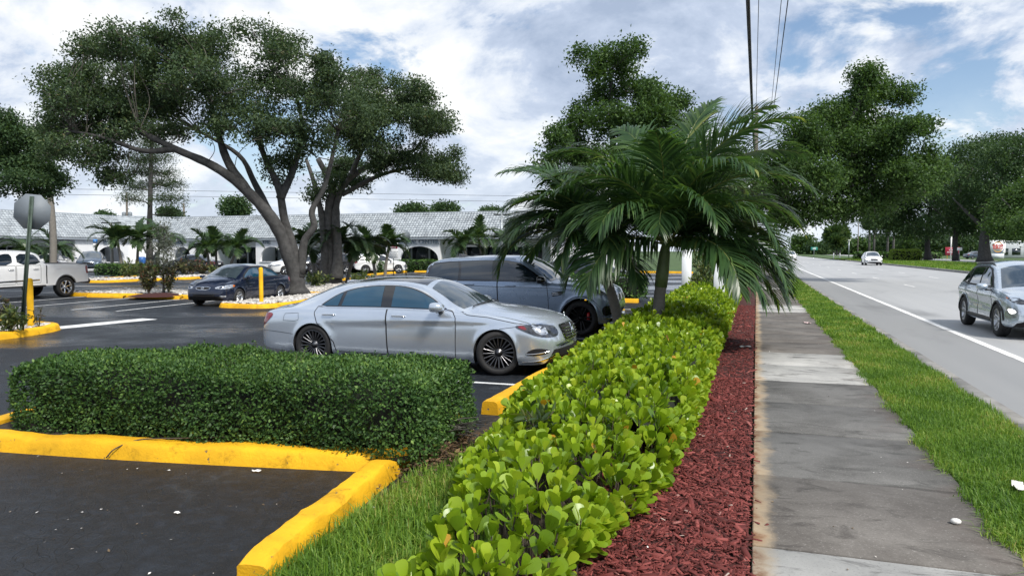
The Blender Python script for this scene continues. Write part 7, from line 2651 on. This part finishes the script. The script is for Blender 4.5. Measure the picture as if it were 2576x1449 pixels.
# median and far verges: tufts
n = 26000
yy = gg.uniform(60, 190, n)
xx = gg.uniform(17.3, 31, n)
grass('median_turf', 'mown grass on the far median', np.stack([xx, yy], 1), .16, .12, 81, z=.06, lean=.5)

# ------------------------------------------------------------------ red mulch chips
def chips(name, label, xy, seed, ln, z=.012):
    g = np.random.default_rng(seed)
    n = len(xy)
    tv = np.array([(-.5, -.5, 0), (.5, -.5, 0), (.42, .5, 0), (-.45, .5, 0), (-.45, -.42, 1), (.44, -.46, 1), (.36, .44, 1), (-.4, .4, 1)], float)
    tf = [np.array([[4, 5, 6, 7], [0, 1, 5, 4], [1, 2, 6, 5], [2, 3, 7, 6], [3, 0, 4, 7]])]
    a = g.uniform(0, 2 * np.pi, n)
    tilt = g.normal(0, .28, n)
    fwd = np.stack([np.cos(a) * np.cos(tilt), np.sin(a) * np.cos(tilt), np.sin(tilt)], 1)
    up = np.stack([g.normal(0, .3, n), g.normal(0, .3, n), np.ones(n)], 1)
    R = rot_frames(fwd, up)
    L = ln * g.lognormal(0, .45, n)
    sc = np.stack([L * g.uniform(.14, .32, n), L, L * g.uniform(.06, .14, n)], 1)
    p = np.column_stack([xy, z + g.uniform(0, .022, n)])
    o = link(name, scatter(name, tv, tf, p, R, sc, np.clip(g.beta(2, 2.4, n) + (g.random(n) < .008) * .5, 0, 1)), M_CHIP)
    return tag(o, label, 'mulch', None, 'stuff')


def mulch_pts(ya, yb, de, g):
    n = int((yb - ya) * 1.2 * de)
    y = g.uniform(ya, yb, n)
    x = g.uniform(-1.22, .10, n)
    k = (x < -.02) | (g.random(n) < .10 * np.exp(-np.clip(x, 0, 1) / .025))
    return np.stack([x[k], y[k]], 1)


chips('bark_mulch', 'red wood chip mulch beside the pavement', np.vstack([mulch_pts(2.6, 6.5, 3600, gg), mulch_pts(6.5, 11, 2200, gg), mulch_pts(11, 26, 600, gg)]), 83, .034)
# brown leaf litter under the hedge end
n = 900
xx = gg.normal(-2.62, .14, n)
yy = gg.normal(5.95, .38, n)
lit = link('leaf_litter', scatter('leaf_litter', LEAF4, QUAD, np.column_stack([xx, yy, gg.uniform(.02, .12, n)]), rot_frames(rand_dirs(n, gg) * [1, 1, .3], rand_dirs(n, gg) * .4 + [0, 0, 1]), gg.uniform(.03, .075, n)[:, None] * [.5, 1, 1], gg.uniform(0, 1, n)), leaf_mat('dry_leaf', [(0, (.045, .028, .015)), (.6, (.11, .065, .03)), (1, (.22, .14, .07))], .8, .1))
tag(lit, 'brown leaf litter between hedge end and grass', 'leaf litter', None, 'stuff')


# ------------------------------------------------------------------ pebbles on the islands
def pebbles(name, label, poly, n, size, seed, z=.12):
    g = np.random.default_rng(seed)
    poly = np.asarray(poly, float)
    lo_, hi_ = poly.min(0), poly.max(0)
    p = g.uniform(lo_, hi_, (n * 3, 2))
    ins = np.zeros(len(p), bool)
    for a, b in zip(poly, np.roll(poly, -1, 0)):
        c = (a[1] > p[:, 1]) != (b[1] > p[:, 1])
        ins ^= c & (p[:, 0] < (b[0] - a[0]) * (p[:, 1] - a[1]) / (b[1] - a[1] + 1e-12) + a[0])
    p = p[ins][:n]
    m_ = len(p)
    oc_ = np.array([(1, 0, 0), (0, 1, 0), (-1, 0, 0), (0, -1, 0), (0, 0, .8), (.6, .5, .5), (-.6, .45, .5), (-.5, -.6, .5), (.5, -.55, .5)], float) * .5
    tf = [np.array([[4, 5, 6], [4, 6, 7], [4, 7, 8], [4, 8, 5]]), np.array([[0, 1, 6, 5], [1, 2, 7, 6], [2, 3, 8, 7], [3, 0, 5, 8]])]
    R = rot_frames(rand_dirs(m_, g) * [1, 1, .3], rand_dirs(m_, g) * .4 + [0, 0, 1])
    s = size * g.lognormal(0, .3, m_)
    o = link(name, scatter(name, oc_, tf, np.column_stack([p, z + g.uniform(0, size * .4, m_)]), R, s, g.uniform(0, 1, m_)), M_PEB)
    return tag(o, label, 'pebbles', None, 'stuff')


pebbles('pebbles', 'pale pebbles under the big oak', isl3_in, 9000, .085, 601)
pebbles('pebbles', 'pale pebbles round the sign post at left', [(-15.1, 9.0), (-15.15, 10.8), (-15.25, 11.9), (-15.75, 13.0), (-17.0, 13.2), (-19, 13.1), (-19, 9)], 4500, .06, 602)
pebbles('pebbles', 'tan pebbles behind the wheel stops', [(-20.0, 26.1), (-20.0, 23.25), (-27.4, 23.15), (-27.4, 26.1)], 4000, .09, 603)
pebbles('pebbles', 'pale pebbles on the far island with the hydrant', [(-37.6, 33.25), (-36.3, 33.25), (-35.8, 37), (-35.55, 43.2), (-38.4, 43.4), (-38.6, 33.8)], 2500, .12, 604)


# ------------------------------------------------------------------ crotons and other small shrubs
def shrub(name, label, base, r, h, n, leaf, m, seed, asp=.3, stems=6, cat='shrub', group=None):
    g = np.random.default_rng(seed)
    t = thing(name, label, cat, base, 0, group)
    sv = MB()
    tips = []
    for k in range(stems):
        a = 2 * np.pi * k / stems + g.normal(0, .3)
        rr = r * g.uniform(.3, .95)
        tip = np.array([math.cos(a) * rr, math.sin(a) * rr, h * g.uniform(.55, 1.0)])
        sv.tube(catmull([(0, 0, 0), tip * [.35, .35, .5], tip], 3), [.02 * h] * 7, 5, cap=False)
        tips.append(tip)
    sv.build('stems', M_STEM, t)
    tips = np.array(tips)
    q = tips[g.integers(0, stems, n)]
    f = g.uniform(.35, 1.08, n)[:, None]
    p = q * f * [1, 1, 1] + g.normal(0, .10 * r, (n, 3))
    p[:, 2] = np.maximum(p[:, 2], .04)
    d = rand_dirs(n, g) + np.array([0, 0, .35]) + (p - np.array([0, 0, h * .3])) * .5
    R = rot_frames(d, rand_dirs(n, g) + np.array([0, 0, .8]))
    s = leaf * g.uniform(.7, 1.3, n)
    link('foliage', scatter('foliage', LEAF6, LEAF6F, p, R, np.stack([s * asp, s, s], 1), g.uniform(0, 1, n)), m, t)['kind'] = 'stuff'
    return t


M_CROT = leaf_mat('croton_leaf', [(0, (.020, .030, .014)), (.5, (.05, .05, .022)), (.85, (.09, .10, .03)), (1, (.20, .05, .04))], .4, .2)
M_CROTG = leaf_mat('green_shrub_leaf', [(0, (.03, .055, .02)), (.6, (.07, .11, .03)), (1, (.20, .22, .06))], .4, .25)
M_SILVER_L = leaf_mat('grey_green_leaf', [(0, (.06, .075, .06)), (1, (.16, .18, .15))], .5, .25)
P1 = np.array(gp(2, 822, .12))
shrub('croton', 'reddish croton shrub at left edge by the sign post', (P1[0] - .3, P1[1], .1), .42, .62, 420, .13, M_CROT, 701)
P1 = np.array(gp(30, 836, .12))
shrub('croton', 'dark leafy shrub at the foot of the sign post', P1, .38, .50, 420, .12, M_CROTG, 702)
shrub('dry_weed', 'thin dry weed right of the left bollard', gp(97, 826, .1), .14, .42, 26, .12, M_CROT, 703, stems=4)
for px, py, h, r, lb, sd_ in ((375, 741, .95, .42, 'croton bush on the mulch mound, left one', 704), (425, 741, 1.15, .45, 'croton bush on the mulch mound, right one', 705)):
    shrub('croton', lb, gp(px, py, .12), r, h, 520, .16, M_CROT, sd_)
b = np.array(gp(412, 741, .12))
DD = float((b - np.array([0, 0, CAM_H])) @ _fw)
make_tree('young_tree', 'slender young tree with grey green leaves on the mulch mound', b, [([b, at(411, 690, DD), at(412, 640, DD), at(414, 590, DD)], .045, .02)],
          lob([(405, 610, 24, 20), (425, 625, 24, 18), (390, 630, 22, 18), (412, 590, 18, 16), (420, 655, 22, 14), (392, 655, 18, 12), (412, 570, 12, 12)], DD, .3, 33), 2000, .085, M_SILVER_L, M_BARKG, seed=706, gap=-.2, sig=.14, twigs=5, twig_r=.012)
mm = MB().lathe([(1.15, 0), (.8, .06), (.4, .10), (.001, .12)], 20).build('mulch_mound', M_MULCHBASE, loc=(*gp(402, 744, .10)[:2], .10))
tag(mm, 'dark red mulch mound under the crotons', 'mulch mound')
for k, (px, py, h, r, lb, m_) in enumerate(((510, 694, 1.0, .9, 'dark croton clump before the black sedan', M_CROT), (470, 696, 1.0, .8, 'dark shrub beside the hydrant', M_CROT), (545, 697, .7, .7, 'pale shrub below the palm clump', M_CROTG), (325, 702, 1.1, .9, 'shrub at the foot of the left lamp post', M_CROTG), (365, 700, 1.0, .9, 'dark shrub at the cypress foot', M_CROT),
                                              (292, 690, .8, .8, 'pale variegated shrub before the left arch', M_CROTG), (1455, 692, .9, .9, 'red leaved croton beyond the palm fronds', M_CROT), (905, 722, .6, .8, 'dry low plants right of the rear oak', M_CROTG), (800, 724, .55, .6, 'low plants left of the rear oak', M_CROTG))):
    shrub('shrub', lb, gp(px, py, .08), r, h, 420, .22, m_, 720 + k, group='shrubs in the lot islands')
shrub('shrub', 'leafy feather shrub behind the bright hedge by the tall white post', (-1.75, 26.2, 0), .7, 1.15, 700, .16, M_CROTG, 740)
shrub('shrub', 'dark shrub between the two white posts', (-1.9, 31.5, 0), 1.0, 2.3, 900, .2, M_CROTG, 741)
shrub('weed', 'small ragged weed growing out of the bright hedge', (-1.62, 5.55, .38), .14, .24, 70, .10, M_CROTG, 742)

# ------------------------------------------------------------------ litter and small bits
M_PAPER = mat('dirty_paper', (.70, .68, .65), .8, var=.15, scale=12)


def scrap(name, label, p, size, seed, m=M_PAPER, asp=.6, cat='litter'):
    g = np.random.default_rng(seed)
    n = 5
    V, F = [], []
    for i in range(n):
        for j in range(n):
            u_, v_ = i / (n - 1) - .5, j / (n - 1) - .5
            V.append((u_ * size * (1 + g.normal(0, .08)), v_ * size * asp * (1 + g.normal(0, .08)), .006 + abs(g.normal(0, .14)) * size * .5))
    for i in range(n - 1):
        for j in range(n - 1):
            F.append((i * n + j, (i + 1) * n + j, (i + 1) * n + j + 1, i * n + j + 1))
    o = link(name, new_mesh(name, V, F), m, None, p, (0, 0, g.uniform(0, 3)))
    return tag(o, label, cat)


scrap('paper_scrap', 'crumpled white paper lying in the grass at the right edge', (1.92, 6.45, .06), .20, 801, asp=.4)
scrap('paper_scrap', 'pinkish crumpled wrapper on the far pavement edge', (1.25, 20.0, .03), .24, 802, mat('pink_paper', (.65, .48, .47), .8, var=.2))
scrap('paper_scrap', 'white plastic scrap on the mulch under the palm fronds', (-.18, 14.6, .03), .20, 803, asp=.5)
scrap('paper_scrap', 'white scrap against the yellow kerb foot', (-3.95, 5.10, .005), .075, 804)
scrap('paper_scrap', 'small white flake in the middle of the dark asphalt', (-3.85, 4.1, .004), .045, 805)
scrap('paper_scrap', 'white scrap at the near end of the bright hedge', (-.93, 3.72, .03), .09, 806)
scrap('paper_scrap', 'small white scrap beside the kerb end near the grass', (-2.56, 4.6, .02), .06, 807)
st2 = ell(MB(), (0, 0, .015), (.035, .028, .02), 10, 6).build('pebble_stone', M_PAPER, None, True, loc=(1.30, 5.55, .025))
tag(st2, 'pale stone lying on the pavement near its right edge', 'stone')
n = 160
xx = np.concatenate([gg.uniform(-6.5, -2.9, 70), gg.uniform(.05, 1.5, 60), gg.uniform(-.9, -.05, 30)])
yy = np.concatenate([gg.uniform(3.2, 5.0, 70), gg.uniform(4.5, 16, 60), gg.uniform(3, 9, 30)])
zz = np.concatenate([np.full(70, .006), np.full(60, .026), np.full(30, .04)])
s = gg.uniform(.010, .028, n)
lit = link('tiny_debris', scatter('tiny_debris', LEAF4, QUAD, np.column_stack([xx, yy, zz]), rot_frames(rand_dirs(n, gg) * [1, 1, .15], rand_dirs(n, gg) * .3 + [0, 0, 1]), np.stack([s * .6, s, s], 1), gg.uniform(0, 1, n)), leaf_mat('debris', [(0, (.05, .035, .02)), (.5, (.16, .11, .06)), (.75, (.55, .53, .50)), (1, (.7, .69, .66))], .8, 0))
tag(lit, 'tiny bits of leaf and grit on asphalt and pavement', 'debris', None, 'stuff')
# cut frond lying at the hedge end and a dead twig over the kerb
tw = MB()
for k in range(16):
    a = np.array([-2.62 + gg.normal(0, .03), 6.35 + gg.normal(0, .1), .22 + gg.normal(0, .03)])
    e = a + np.array([.30 + gg.normal(0, .08), -.15 + gg.normal(0, .1), .05 + gg.normal(0, .07)])
    tw.tube([a - [.45, -.12, .16], a, e], [.008, .006, .002], 4, cap=False)
tag(tw.build('dead_branch', M_TWIG), 'dry grey fronds lying at the right end of the dark hedge', 'dead branch')
tw = MB().tube(catmull([(-4.42, 5.50, .17), (-4.9, 5.28, .168), (-5.25, 5.16, .155), (-5.38, 5.02, .10), (-5.45, 4.98, .02)], 5), .006, 5)
tag(tw.build('dead_branch', M_STEM), 'thin dark twig lying over the thick yellow kerb', 'dead branch')
